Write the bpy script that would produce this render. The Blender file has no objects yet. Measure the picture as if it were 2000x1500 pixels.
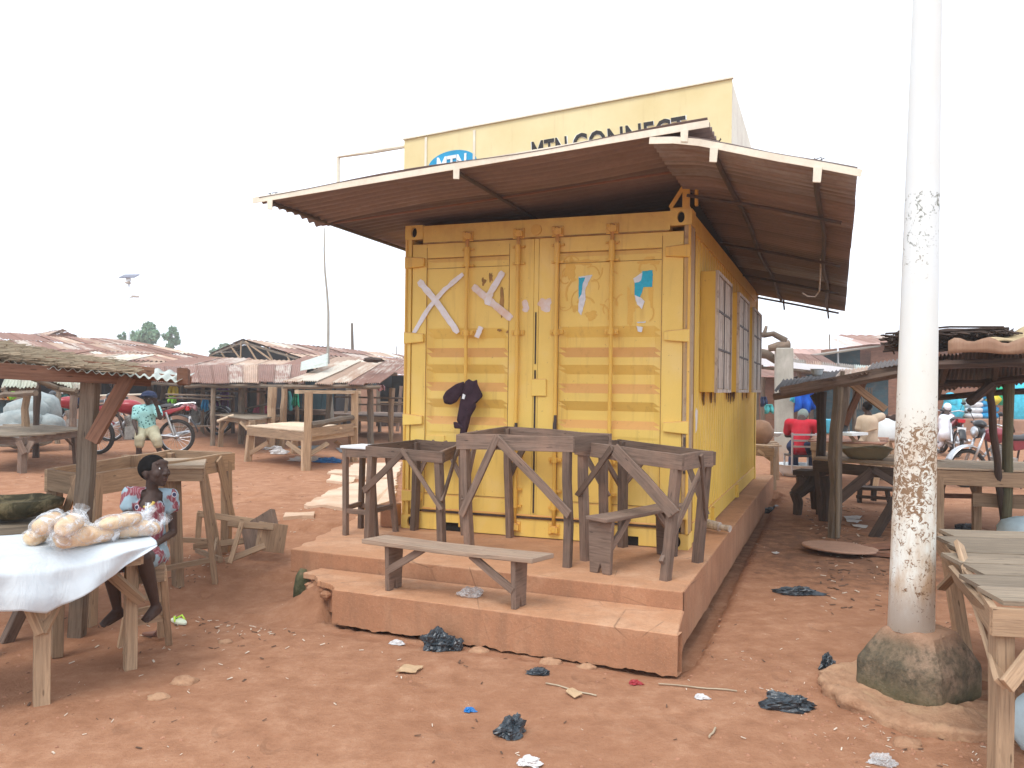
import bpy, bmesh, math, random
from math import sin, cos, pi, sqrt, atan2, radians
from mathutils import Vector, Matrix, noise
SC = bpy.context.scene
COL = SC.collection
R = random.Random(7)
# ------------------------------------------------------------------ camera
EYE = 1.55
FPX, PITCH, ROLL = 1665.6, .004065, .013342
cam = bpy.data.cameras.new('camera'); camo = bpy.data.objects.new('camera', cam); COL.objects.link(camo)
cam.sensor_width = 36; cam.lens = FPX/2000*36; cam.clip_start = .05; cam.clip_end = 2000
camo.matrix_world = Matrix.Translation((0, 0, EYE)) @ Matrix.Rotation(PITCH, 4, 'X') @ Matrix.Rotation(-ROLL, 4, 'Y') @ Matrix.Rotation(pi/2, 4, 'X')
SC.camera = camo
# ------------------------------------------------------------------ sky and sun
world = bpy.data.worlds.new('World'); SC.world = world; world.use_nodes = True
wn = world.node_tree; wn.nodes.clear()
SUN_EL, SUN_AZ = radians(58), radians(205)      # azimuth clockwise from +Y
sky = wn.nodes.new('ShaderNodeTexSky'); sky.sky_type = 'NISHITA'; sky.sun_disc = False
sky.sun_elevation = SUN_EL; sky.sun_rotation = SUN_AZ; sky.dust_density = 4
hsv = wn.nodes.new('ShaderNodeHueSaturation'); hsv.inputs['Saturation'].default_value = .12
mixw = wn.nodes.new('ShaderNodeMix'); mixw.data_type = 'RGBA'; mixw.inputs[0].default_value = .8
mixw.inputs[7].default_value = (11.0, 12.1, 13.5, 1)      # even cloud layer
bg = wn.nodes.new('ShaderNodeBackground'); bg.inputs['Strength'].default_value = .1
wo = wn.nodes.new('ShaderNodeOutputWorld')
wn.links.new(sky.outputs[0], hsv.inputs['Color']); wn.links.new(hsv.outputs[0], mixw.inputs[6])
wn.links.new(mixw.outputs[2], bg.inputs['Color']); wn.links.new(bg.outputs[0], wo.inputs[0])
sl = bpy.data.lights.new('sun', 'SUN'); sl.energy = 1.2; sl.angle = radians(25); sl.color = (1, .96, .9)
so = bpy.data.objects.new('sun', sl); COL.objects.link(so)
so.rotation_euler = Vector((sin(SUN_AZ)*cos(SUN_EL), cos(SUN_AZ)*cos(SUN_EL), sin(SUN_EL))).to_track_quat('Z', 'Y').to_euler()
so.location = (0, 0, 30)
SC.view_settings.view_transform = 'Standard'; SC.view_settings.look = 'None'
SC.view_settings.gamma = 1; SC.view_settings.use_curve_mapping = False
SC.view_settings.exposure = .62
SC.render.engine = 'CYCLES'; SC.cycles.use_denoising = True; SC.cycles.max_bounces = 6
SC.cycles.diffuse_bounces = 4; SC.cycles.transparent_max_bounces = 12; SC.cycles.volume_bounces = 1

# ------------------------------------------------------------------ surveying helpers (places on the real ground)
def S(x, a, b):
    t = min(1, max(0, (x-a)/(b-a))); return t*t*(3-2*t)
def view_ray(px, py):
    v = Vector(((px-1000)/FPX, 1, -(py-750)/FPX))
    c, s = cos(ROLL), sin(ROLL); v = Vector((c*v.x-s*v.z, v.y, s*v.x+c*v.z))
    c, s = cos(PITCH), sin(PITCH); return Vector((v.x, c*v.y-s*v.z, s*v.y+c*v.z))
def at(px, py, Y):
    r = view_ray(px, py); return Vector((0, 0, EYE)) + r*(Y/r.y)
def ghl(x, y):
    """large-scale lie of the land"""
    z = .27*S(y, 5.6, 8.4)*S(-x, .2, 1.5) + .012*max(0, min(y, 30)-5)*S(x, .5, 2.0)*(1-S(y, 40, 90)*.6)
    return z
def G(px, py, z=None):
    """point of the ground (or of level z) seen at that place"""
    r = view_ray(px, py)
    if z is not None: return Vector((0, 0, EYE)) + r*((z-EYE)/r.z)
    zz = 0.
    for _ in range(12):
        p = Vector((0, 0, EYE)) + r*((zz-EYE)/r.z); zz = .5*zz+.5*ghl(p.x, p.y)
    return Vector((p.x, p.y, zz))
YAW = -.36335; CW, CL = 2.438, 5.81; ZS = EYE-1.217
X0, Y0 = 1.349, 6.4744
CM = Matrix.Translation((X0-CW*cos(YAW), Y0-CW*sin(YAW), ZS)) @ Matrix.Rotation(YAW, 4, 'Z')
def cw(u, v, z=0): return CM @ Vector((u, v, z))
CMI = CM.inverted()

# ------------------------------------------------------------------ mesh building
class MB:
    def __init__(s, M=None): s.v = []; s.f = []; s.uv = []; s.mi = []; s.M = M; s.cur = 0
    def add(s, vs, fs, uvs=None, T=None):
        b = len(s.v)
        for p in vs:
            p = Vector(p)
            if T is not None: p = T @ p
            if s.M is not None: p = s.M @ p
            s.v.append(p)
        for i, f in enumerate(fs):
            s.f.append([b+k for k in f]); s.mi.append(s.cur)
            s.uv.append(uvs[i] if uvs else [(0, 0)]*len(f))
        return s
    def bar(s, a, b, w, h, up=(0, 0, 1), j=0., n=1, taper=1., bow=0., cut=0.):
        """rectangular timber from a to b; w across, h along 'up'"""
        a, b = Vector(a), Vector(b); d = b-a; L = d.length
        if L < 1e-6: return s
        d /= L; up = Vector(up); side = d.cross(up)
        if side.length < 1e-3: side = d.cross(Vector((0, 1, 0)))
        side.normalize(); up = side.cross(d).normalized()
        if j and n == 1: n = max(2, int(L/.25))
        vs = []; ou = R.random()*9; ov = R.random()*9
        sg = R.uniform(-1, 1)
        for i in range(n+1):
            t = i/n; k = 1+(taper-1)*t; c = a+d*(L*t) + up*(bow*sin(pi*t))
            if j: c = c+side*R.uniform(-j, j)+up*R.uniform(-j, j)
            kw = k*(1+(R.uniform(-j, j)*4 if j else 0)); kh = k*(1+(R.uniform(-j, j)*4 if j else 0))
            for (x, y) in ((-1, -1), (1, -1), (1, 1), (-1, 1)):
                e = d*(cut*x*w*.5*(1 if i else -1)*sg)
                vs.append(c+side*(x*w*kw/2)+up*(y*h*kh/2)+e)
        fs = []; uvs = []
        for i in range(n):
            q = i*4
            for k in range(4):
                k2 = (k+1) % 4; wd = w if k % 2 == 0 else h
                fs.append((q+k, q+k2, q+4+k2, q+4+k))
                u0, u1 = ou+L*i/n, ou+L*(i+1)/n; v0 = ov+k*.37
                uvs.append([(u0, v0), (u0, v0+wd), (u1, v0+wd), (u1, v0)])
        fs.append((3, 2, 1, 0)); uvs.append([(ou, ov), (ou+w*.2, ov), (ou+w*.2, ov+h), (ou, ov+h)])
        q = n*4; fs.append((q, q+1, q+2, q+3)); uvs.append([(ou, ov), (ou+w*.2, ov), (ou+w*.2, ov+h), (ou, ov+h)])
        return s.add(vs, fs, uvs)
    def box(s, c, size, rz=0):
        c = Vector(c); hx, hy, hz = size[0]/2, size[1]/2, size[2]/2
        vs = []
        for z in (-hz, hz):
            for (x, y) in ((-hx, -hy), (hx, -hy), (hx, hy), (-hx, hy)):
                vs.append((c.x+x*cos(rz)-y*sin(rz), c.y+x*sin(rz)+y*cos(rz), c.z+z))
        fs = [(3, 2, 1, 0), (4, 5, 6, 7), (0, 1, 5, 4), (1, 2, 6, 5), (2, 3, 7, 6), (3, 0, 4, 7)]
        X, Y, Z = size
        uvs = [[(0, 0), (X, 0), (X, Y), (0, Y)]]*2+[[(0, 0), (X, 0), (X, Z), (0, Z)], [(0, 0), (Y, 0), (Y, Z), (0, Z)]]*2
        return s.add(vs, fs, uvs)
    def tube(s, pts, r, n=8, cap=True, j=0.):
        pts = [Vector(p) for p in pts]; m = len(pts)
        rs = r if isinstance(r, (list, tuple)) else [r]*m
        vs = []; prev = None; o = R.random()*9; acc = 0; us = []
        for i, p in enumerate(pts):
            d = (pts[min(i+1, m-1)]-pts[max(i-1, 0)]).normalized()
            if prev is None:
                x = d.cross(Vector((0, 0, 1)))
                if x.length < .1: x = d.cross(Vector((0, 1, 0)))
            else: x = prev-d*prev.dot(d)
            x.normalize(); prev = x; y = d.cross(x)
            if i: acc += (p-pts[i-1]).length
            us.append(acc)
            for k in range(n):
                a = 2*pi*k/n; rr = rs[i]*(1+(R.uniform(-j, j) if j else 0)); vs.append(p+(x*cos(a)+y*sin(a))*rr)
        fs = []; uvs = []
        for i in range(m-1):
            for k in range(n):
                k2 = (k+1) % n; fs.append((i*n+k, i*n+k2, (i+1)*n+k2, (i+1)*n+k))
                c = 2*pi*rs[i]/n; uvs.append([(o+us[i], o+k*c), (o+us[i], o+k*c+c), (o+us[i+1], o+k*c+c), (o+us[i+1], o+k*c)])
        if cap:
            fs.append(tuple(range(n-1, -1, -1))); fs.append(tuple((m-1)*n+k for k in range(n)))
            uvs += [[(0, 0)]*n, [(0, 0)]*n]
        return s.add(vs, fs, uvs)
    def lathe(s, prof, n=20, c=(0, 0, 0), T=None, sx=1, sy=1):
        vs = []; fs = []; c = Vector(c)
        for (r, z) in prof:
            for k in range(n):
                a = 2*pi*k/n; vs.append(c+Vector((r*cos(a)*sx, r*sin(a)*sy, z)))
        for i in range(len(prof)-1):
            for k in range(n):
                k2 = (k+1) % n; fs.append((i*n+k, i*n+k2, (i+1)*n+k2, (i+1)*n+k))
        fs.append(tuple(range(n-1, -1, -1))); fs.append(tuple((len(prof)-1)*n+k for k in range(n)))
        return s.add(vs, fs, None, T)
    def grid(s, fn, nu, nv, uvfn=None):
        vs = []; fs = []; uvs = []
        for i in range(nu+1):
            for j in range(nv+1): vs.append(fn(i/nu, j/nv))
        for i in range(nu):
            for j in range(nv):
                a = i*(nv+1)+j; fs.append((a, a+nv+1, a+nv+2, a+1))
                g = uvfn or (lambda u, v: (u, v))
                uvs.append([g(i/nu, j/nv), g((i+1)/nu, j/nv), g((i+1)/nu, (j+1)/nv), g(i/nu, (j+1)/nv)])
        return s.add(vs, fs, uvs)
    def prism(s, poly, ext):
        """flat polygon (3-D points) pushed along ext"""
        ext = Vector(ext); poly = [Vector(p) for p in poly]; n = len(poly)
        fs = [tuple(range(n-1, -1, -1)), tuple(range(n, 2*n))]
        o = poly[0]; ax = (poly[1]-o).normalized(); ay = ext.normalized().cross(ax)
        pu = [((p-o).dot(ax), (p-o).dot(ay)) for p in poly]
        uvs = [[pu[k] for k in fs[0]], pu]
        for k in range(n):
            k2 = (k+1) % n; fs.append((k, k2, n+k2, n+k)); l = (poly[k2]-poly[k]).length
            uvs.append([(0, 0), (l, 0), (l, ext.length), (0, ext.length)])
        return s.add(poly+[p+ext for p in poly], fs, uvs)
    def ball(s, c, r, nu=12, nv=8, fn=None, T=None):
        c = Vector(c); r = Vector(r) if not isinstance(r, (int, float)) else Vector((r, r, r))
        vs = [c+Vector((0, 0, -r.z))]
        for i in range(1, nv):
            th = -pi/2+pi*i/nv
            for k in range(nu):
                a = 2*pi*k/nu; d = Vector((cos(th)*cos(a), cos(th)*sin(a), sin(th)))
                q = fn(d) if fn else 1
                vs.append(c+Vector((d.x*r.x, d.y*r.y, d.z*r.z))*q)
        vs.append(c+Vector((0, 0, r.z)))
        fs = []
        for k in range(nu): fs.append((0, 1+(k+1) % nu, 1+k))
        for i in range(nv-2):
            for k in range(nu):
                k2 = (k+1) % nu; a = 1+i*nu; fs.append((a+k, a+k2, a+nu+k2, a+nu+k))
        t = len(vs)-1; a = 1+(nv-2)*nu
        for k in range(nu): fs.append((a+k, a+(k+1) % nu, t))
        return s.add(vs, fs, None, T)
WM = {}
def tag(o, label=None, cat=None, group=None, kind=None):
    if label: o['label'] = label
    if cat: o['category'] = cat
    if group: o['group'] = group
    if kind: o['kind'] = kind
    return o
def thing(name, label, cat, loc=(0, 0, 0), rz=0, group=None, M=None):
    o = bpy.data.objects.new(name, None); o.empty_display_size = .2; COL.objects.link(o)
    m = M.copy() if M is not None else Matrix.Translation(Vector(loc)) @ Matrix.Rotation(rz, 4, 'Z')
    o.matrix_world = m; WM[o.name] = m
    return tag(o, label, cat, group)
def build(mb, name, mat, parent=None, label=None, cat=None, group=None, kind=None, smooth=False, bevel=0., local=False, sub=0, thick=0.):
    """ONE mesh object. Points are world points unless local=True (then in the thing's own frame)."""
    me = bpy.data.meshes.new(name)
    if parent is not None: M = WM[parent.name]
    else:
        xs = [p.x for p in mb.v]; ys = [p.y for p in mb.v]; zs = [p.z for p in mb.v]
        M = Matrix.Translation(((min(xs)+max(xs))/2, (min(ys)+max(ys))/2, min(zs)))
    Mi = M.inverted() if not local else Matrix.Identity(4)
    me.from_pydata([tuple(Mi @ p) for p in mb.v], [], mb.f); 
    mats = mat if isinstance(mat, (list, tuple)) else [mat]
    for m in mats: me.materials.append(m)
    uvl = me.uv_layers.new(name='UVMap'); flat = [c for fu in mb.uv for q in fu for c in q]
    uvl.data.foreach_set('uv', flat)
    if len(mats) > 1: me.polygons.foreach_set('material_index', mb.mi)
    if smooth: me.polygons.foreach_set('use_smooth', [True]*len(me.polygons))
    me.update()
    o = bpy.data.objects.new(name, me); COL.objects.link(o)
    if parent is not None: o.parent = parent; WM[o.name] = M; o.matrix_basis = Matrix.Identity(4)
    else: o.matrix_world = M; WM[o.name] = M
    if parent is not None and parent.type == 'MESH': pass
    if thick: m = o.modifiers.new('t', 'SOLIDIFY'); m.thickness = thick; m.offset = 0
    if bevel: m = o.modifiers.new('b', 'BEVEL'); m.width = bevel; m.segments = 2; m.limit_method = 'ANGLE'
    if sub: m = o.modifiers.new('s', 'SUBSURF'); m.levels = sub; m.render_levels = sub
    return tag(o, label, cat, group, kind)
def dup(src, loc, rz=0, label=None, group=None, scale=1):
    """a copy of a thing with copies of its parts and sub-parts"""
    r = src.copy(); COL.objects.link(r)
    r.matrix_world = Matrix.Translation(Vector(loc)) @ Matrix.Rotation(rz, 4, 'Z') @ Matrix.Scale(scale, 4); WM[r.name] = r.matrix_world.copy()
    for ch in [c for c in COL.objects if c.parent is src]:
        c = ch.copy(); COL.objects.link(c); c.parent = r; WM[c.name] = WM[r.name]
        for g in [c2 for c2 in COL.objects if c2.parent is ch]:
            d = g.copy(); COL.objects.link(d); d.parent = c; WM[d.name] = WM[r.name]
    if label: r['label'] = label
    if group: r['group'] = group
    return r
def text_mb(body, size, T, depth=.004, bold=.0, shear=0., fit=None):
    """lettering as real, thin solid geometry"""
    c = bpy.data.curves.new('lettering', 'FONT'); c.body = body; c.size = size; c.extrude = depth; c.offset = bold; c.shear = shear; c.resolution_u = 3
    c.align_x = 'CENTER'
    o = bpy.data.objects.new('lettering', c); COL.objects.link(o)
    me = bpy.data.meshes.new_from_object(o.evaluated_get(bpy.context.evaluated_depsgraph_get()))
    vs = [v.co.copy() for v in me.vertices]
    if fit:
        x0 = min(v.x for v in vs); x1 = max(v.x for v in vs)
        for v in vs: v.x = ((v.x-x0)/(x1-x0)-.5)*fit
    mb = MB(); mb.add(vs, [tuple(p.vertices) for p in me.polygons], None, T)
    bpy.data.objects.remove(o); bpy.data.curves.remove(c); bpy.data.meshes.remove(me)
    return mb

# ------------------------------------------------------------------ materials
class NT:
    def __init__(s, name):
        s.m = bpy.data.materials.new(name); s.m.use_nodes = True; s.t = s.m.node_tree
        s.b = s.t.nodes['Principled BSDF']; s.b.inputs['Specular IOR Level'].default_value = .25
    def n(s, typ, **kw):
        x = s.t.nodes.new('ShaderNode'+typ)
        for k, v in kw.items():
            if k.startswith('i_'): x.inputs[k[2:].replace('_', ' ')].default_value = v
            else: setattr(x, k, v)
        return x
    def l(s, a, b): s.t.links.new(a, b)
    def coord(s, kind='Object', scale=(1, 1, 1), rot=(0, 0, 0)):
        c = s.n('TexCoord'); mp = s.n('Mapping'); mp.inputs['Scale'].default_value = scale; mp.inputs['Rotation'].default_value = rot
        if kind == 'World':
            g = s.n('NewGeometry'); s.l(g.outputs['Position'], mp.inputs[0])
        else: s.l(c.outputs[kind], mp.inputs[0])
        return mp.outputs[0]
    def noise(s, vec, scale=5, detail=4, rough=.55, dist=0):
        x = s.n('TexNoise'); x.inputs['Scale'].default_value = scale; x.inputs['Detail'].default_value = detail
        x.inputs['Roughness'].default_value = rough; x.inputs['Distortion'].default_value = dist; s.l(vec, x.inputs['Vector']); return x.outputs['Fac']
    def ramp(s, fac, stops, interp='LINEAR'):
        x = s.n('ValToRGB'); x.color_ramp.interpolation = interp; e = x.color_ramp.elements
        while len(e) < len(stops): e.new(.5)
        for el, (p, c) in zip(e, stops): el.position = p; el.color = (*c, 1) if not isinstance(c, (int, float)) else (c, c, c, 1)
        s.l(fac, x.inputs[0]); return x.outputs[0]
    def mix(s, fac, a, b, mode='MIX'):
        x = s.n('Mix', data_type='RGBA', blend_type=mode)
        for k, q in ((0, fac), (6, a), (7, b)):
            if hasattr(q, 'links') or hasattr(q, 'is_linked'): s.l(q, x.inputs[k])
            elif k == 0: x.inputs[0].default_value = q
            else: x.inputs[k].default_value = (*q, 1) if len(q) == 3 else q
        return x.outputs[2]
    def math(s, op, a, b=0.):
        x = s.n('Math', operation=op)
        for k, q in ((0, a), (1, b)):
            if isinstance(q, (int, float)): x.inputs[k].default_value = q
            else: s.l(q, x.inputs[k])
        return x.outputs[0]
    def bump(s, h, strength=.3, dist=.01):
        x = s.n('Bump'); x.inputs['Strength'].default_value = strength; x.inputs['Distance'].default_value = dist
        s.l(h, x.inputs['Height']); s.l(x.outputs[0], s.b.inputs['Normal'])
    def out(s, col, rough=.8, metal=0):
        if isinstance(col, tuple): s.b.inputs['Base Color'].default_value = (*col, 1)
        else: s.l(col, s.b.inputs['Base Color'])
        if isinstance(rough, (int, float)): s.b.inputs['Roughness'].default_value = rough
        else: s.l(rough, s.b.inputs['Roughness'])
        s.b.inputs['Metallic'].default_value = metal
        return s.m
    def rnd(s): return s.n('ObjectInfo').outputs['Random']
def sc3(c, k): return tuple(min(1, x*k) for x in c)
def wood(name, base, dark=None, dirt=.5, dusty=(.36, .2, .13)):
    """weathered timber: grain runs along each piece (UV), each board its own tone"""
    t = NT(name); dark = dark or sc3(base, .45)
    g = t.noise(t.coord('UV', (4, 70, 1)), 1, 6, .65, .6); f = t.noise(t.coord('UV', (1.5, 14, 1)), 1, 3, .5, .3)
    col = t.ramp(g, [(.28, dark), (.52, base), (.78, sc3(base, 1.3))])
    col = t.mix(t.ramp(f, [(.35, .0), (.75, .7)]), col, sc3(base, .6))
    o = t.noise(t.coord('World'), 5, 5, .6)
    col = t.mix(t.ramp(o, [(.5, .0), (.8, dirt)]), col, dusty)
    k = t.n('MapRange'); t.l(t.rnd(), k.inputs[0]); k.inputs[3].default_value = .72; k.inputs[4].default_value = 1.22
    h = t.n('HueSaturation'); t.l(k.outputs[0], h.inputs['Value']); t.l(col, h.inputs['Color'])
    kn = t.n('TexVoronoi'); kn.inputs['Scale'].default_value = 1; t.l(t.coord('UV', (5, 22, 1)), kn.inputs['Vector'])
    knot = t.ramp(kn.outputs['Distance'], [(.06, .75), (.12, 0.)])
    col = t.mix(knot, h.outputs[0], sc3(dark, .6))
    t.bump(t.math('ADD', g, t.math('MULTIPLY', f, .6)), .5, .006)
    return t.out(col, .85)
def plain(name, col, rough=.7, var=.15, scale=8, spec=.25, metal=0, bump=0.):
    t = NT(name); n = t.noise(t.coord('World'), scale, 4, .6)
    c = t.ramp(n, [(.3, sc3(col, 1-var)), (.7, sc3(col, 1+var))]); t.b.inputs['Specular IOR Level'].default_value = spec
    if bump: t.bump(n, .4, bump)
    return t.out(c, rough, metal)
def dusted(name, col, dust=(.4, .21, .13), amt=.5, rough=.6, scale=6, spec=.3):
    t = NT(name); n = t.noise(t.coord('World'), scale, 6, .65); n2 = t.noise(t.coord('World'), scale*9, 3)
    g = t.n('NewGeometry'); z = t.n('SeparateXYZ'); t.l(g.outputs['Normal'], z.inputs[0])
    up = t.math('MULTIPLY', t.math('MAXIMUM', z.outputs[2], 0), .35)
    c = t.mix(t.ramp(t.math('ADD', n, up), [(.45, 0.), (.85, amt)]), col, dust); c = t.mix(t.ramp(n2, [(.4, 0.), (.9, .3)]), c, sc3(col, .6))
    t.b.inputs['Specular IOR Level'].default_value = spec; t.bump(n2, .15, .003)
    return t.out(c, rough)
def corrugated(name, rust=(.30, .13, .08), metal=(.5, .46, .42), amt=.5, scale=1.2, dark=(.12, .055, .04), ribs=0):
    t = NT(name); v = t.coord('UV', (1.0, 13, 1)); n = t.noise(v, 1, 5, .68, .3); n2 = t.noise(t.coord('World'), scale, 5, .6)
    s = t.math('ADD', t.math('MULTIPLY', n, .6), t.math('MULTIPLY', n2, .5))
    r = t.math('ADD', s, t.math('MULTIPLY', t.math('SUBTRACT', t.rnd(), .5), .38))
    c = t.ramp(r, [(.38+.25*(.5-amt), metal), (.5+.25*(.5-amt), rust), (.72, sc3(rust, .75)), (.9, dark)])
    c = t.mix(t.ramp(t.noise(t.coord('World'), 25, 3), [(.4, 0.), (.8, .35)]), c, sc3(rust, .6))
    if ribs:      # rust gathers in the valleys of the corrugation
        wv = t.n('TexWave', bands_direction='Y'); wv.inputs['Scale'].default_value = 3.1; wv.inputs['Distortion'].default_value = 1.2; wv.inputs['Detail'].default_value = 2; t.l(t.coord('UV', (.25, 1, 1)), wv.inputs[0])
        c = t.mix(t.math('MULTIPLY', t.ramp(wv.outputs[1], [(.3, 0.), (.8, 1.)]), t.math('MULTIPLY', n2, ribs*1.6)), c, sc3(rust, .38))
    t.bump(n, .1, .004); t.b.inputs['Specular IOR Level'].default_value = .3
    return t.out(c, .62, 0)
M = {}
M['w_grey'] = wood('weathered_dark_wood', (.21, .145, .11), (.075, .052, .042), .55, (.33, .2, .14))
M['w_tan'] = wood('weathered_tan_wood', (.42, .285, .18), (.19, .12, .075), .4, (.4, .25, .15))
M['w_pale'] = wood('pale_cut_wood', (.66, .5, .35), (.36, .25, .16), .25)
M['w_bench'] = wood('bench_wood', (.4, .29, .21), (.15, .1, .075), .35)
M['w_red'] = wood('reddish_wood', (.25, .12, .075), (.09, .045, .03), .3)
M['w_moss'] = wood('damp_greenish_wood', (.27, .21, .15), (.10, .075, .055), .3, (.2, .17, .12))
M['w_dark'] = wood('blackened_wood', (.085, .058, .046), (.03, .02, .018), .3, (.14, .08, .055))
M['bark'] = wood('rough_post_wood', (.2, .155, .115), (.07, .05, .04), .5, (.3, .2, .14))
M['straw'] = wood('dry_straw', (.42, .34, .24), (.2, .15, .1), .3)
M['rust_top'] = corrugated('rusty_roof_sheet', (.29, .14, .095), (.52, .44, .37), .55, .5, (.15, .07, .05))
M['rust_pale'] = corrugated('pale_rusty_roof_sheet', (.5, .33, .23), (.66, .6, .5), .4, .6, (.26, .12, .08))
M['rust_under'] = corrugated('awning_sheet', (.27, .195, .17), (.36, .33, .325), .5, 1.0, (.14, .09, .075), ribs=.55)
M['galv'] = corrugated('grey_metal_sheet', (.3, .25, .2), (.48, .52, .47), .1, .8, (.14, .12, .1))
M['moss_sheet'] = corrugated('dusty_green_sheet', (.3, .24, .17), (.42, .43, .33), .2, 1.5, (.17, .14, .1))
M['cream'] = dusted('cream_paint', (.80, .74, .60), (.35, .2, .12), .5, .5, 4)
M['dark_metal'] = dusted('dark_rusty_steel', (.07, .055, .05), (.2, .1, .065), .5, .6)
M['steel'] = plain('bright_steel', (.55, .55, .56), .3, .1, 8, .5, .8)
M['rubber'] = plain('tyre_rubber', (.035, .032, .03), .8)
M['black_plastic'] = plain('black_plastic', (.02, .022, .025), .35, .2, 8, .5)
M['red_paint'] = plain('dark_red_paint', (.33, .02, .03), .28, .1, 8, .5)
M['white'] = plain('white_cloth', (.74, .77, .78), .85, .05, 5)
M['seat'] = plain('seat_vinyl', (.05, .045, .045), .5)
M['skin'] = plain('dark_brown_skin', (.055, .031, .024), .62, .1, 20, .35)
M['hair'] = plain('short_black_hair', (.008, .007, .007), .9, .2, 60, .1)
M['eye'] = plain('eye_white', (.75, .73, .7), .3, .02)
M['lip'] = plain('lips', (.085, .036, .03), .45, .1, 30, .4)
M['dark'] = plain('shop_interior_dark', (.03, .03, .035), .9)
M['teal_dark'] = plain('dark_teal_boards', (.045, .085, .1), .8, .3, 3)
M['terra'] = plain('mud_wall', (.33, .19, .13), .95, .2, 2)
M['teal_b'] = wood('teal_painted_planks', (.055, .115, .14), (.03, .06, .075), .3)
M['bamboo'] = wood('grey_bamboo', (.34, .32, .28), (.2, .18, .15), .1)
M['pale_paint'] = plain('pale_painted_steel', (.78, .8, .82), .5, .04); M['panel'] = plain('solar_cells', (.1, .1, .15), .3, .1, 8, .5)
t = NT('tree_leaves'); a = t.noise(t.coord('World'), .9, 4, .6); t.b.inputs['Specular IOR Level'].default_value = .2
M['leaf'] = t.out(t.ramp(a, [(.3, (.13, .24, .14)), (.7, (.24, .38, .24))]), .7)
M['cyan_b'] = plain('light_blue_plastic', (.1, .45, .62), .4); M['tanroof'] = corrugated('tan_roof_edge', (.33, .19, .12), (.42, .28, .19), .5, 3, (.25, .13, .08))
M['moss_post'] = wood('mossy_post', (.15, .14, .08), (.06, .055, .035), .3, (.2, .15, .09)); M['sacking'] = plain('tan_sacking', (.45, .34, .2), .95, .25, 10, .1, 0, .01)
M['roof_dark'] = corrugated('shade_dark_roof_sheet', (.07, .04, .032), (.10, .075, .06), .5, 1.5, (.03, .02, .018)); M['sack2'] = plain('pale_blue_sack', (.5, .62, .66), .8, .12, 10, .2, 0, .01); M['maroon'] = plain('maroon_paint', (.22, .03, .04), .3, .1, 8, .5); M['palegreen'] = plain('pale_green_sack', (.35, .5, .4), .8); M['w_bundle'] = plain('brown_bundle', (.28, .16, .1), .9)  # roof_dark: near-black sheet colour carries the shade under the right stall roof
# ------------------------------------------------------------------ ground
def pole_xy(): return (2.075, 4.42)
def gh(x, y):
    z = ghl(x, y)
    d = sqrt(x*x+y*y)
    if d < 60:
        a = S(60-d, 0, 40)
        z += a*(.028*noise.noise(Vector((x*.55, y*.55, 3)))+.014*noise.noise(Vector((x*1.9, y*1.9, 7)))+.006*noise.noise(Vector((x*6, y*6, 1)))+.0035*noise.noise(Vector((x*17, y*17, 5))))
    p = CMI @ Vector((x, y, 0)); u, v = p.x, p.y
    # soil washed out from under the front of the plinth
    if -.9 < u < 2.75 and -2.2 < v < 6.6:
        e = S(v, -2.05, -1.85)
        z -= .022*e*(1 if u > .2 else S(u, -.4, .2))
        if u > .3 and v > -1.70: z -= .08
    # left of the plinth the soil banks up to its surface, with eroded ledges
    if u < -.2 and v > -1.3:
        z += .05*S(v, -.9, .8)*S(-u, -.1, .5)
    if u < .25 and -2.0 < v < -1.0: z -= .035*S(.25-u, 0, .3)*S(u, -1.2, -.4)
    z += .20*math.exp(-((u-.16)/.26)**2-((v+1.44)/.17)**2)+(.05*noise.noise(Vector((x*9, y*9, 4))) if abs(u-.15) < .5 and abs(v+1.45) < .35 else 0)*.6
    if x < -.8 and 6.5 < y < 12:
        r_ = noise.noise(Vector((x*.9+3, y*1.6, 2))); z += .03*(1 if r_ > .12 else 0)*S(r_, .12, .2)
    return z
def axis(dense0, dense1, step, lo, hi, gr=1.16):
    a = []; x = dense0
    while x < dense1: a.append(x); x += step
    s = step; 
    while x < hi: a.append(x); s *= gr; x += s
    a.append(hi); x = dense0-step; s = step; b = []
    while x > lo: b.append(x); s *= gr; x -= s
    b.append(lo); return b[::-1]+a
xs = axis(-4, 4, .045, -500, 500); ys = axis(2.2, 9.5, .045, -60, 900)
mb = MB(); nx, ny = len(xs), len(ys)
mb.v = [Vector((x, y, gh(x, y))) for x in xs for y in ys]
mb.f = [[i*ny+j, (i+1)*ny+j, (i+1)*ny+j+1, i*ny+j+1] for i in range(nx-1) for j in range(ny-1)]
mb.uv = [[(0, 0)]*4]*len(mb.f); mb.mi = [0]*len(mb.f)
t = NT('red_laterite_soil'); w = t.coord('World')
n1 = t.noise(w, .45, 5, .6); n2 = t.noise(w, 6.5, 7, .72); n3 = t.noise(w, 55, 5, .75); n4 = t.noise(w, 2.3, 6, .7)
c = t.ramp(n2, [(.3, (.28, .133, .074)), (.5, (.365, .182, .104)), (.72, (.46, .255, .155))])
c = t.mix(t.ramp(n1, [(.42, 0.), (.66, .5)]), c, (.28, .125, .066))
c = t.mix(t.ramp(n4, [(.58, 0.), (.78, .45)]), c, (.56, .33, .21))
c = t.mix(t.ramp(n3, [(.5, 0.), (.75, .35)]), c, (.3, .125, .07))
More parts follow.
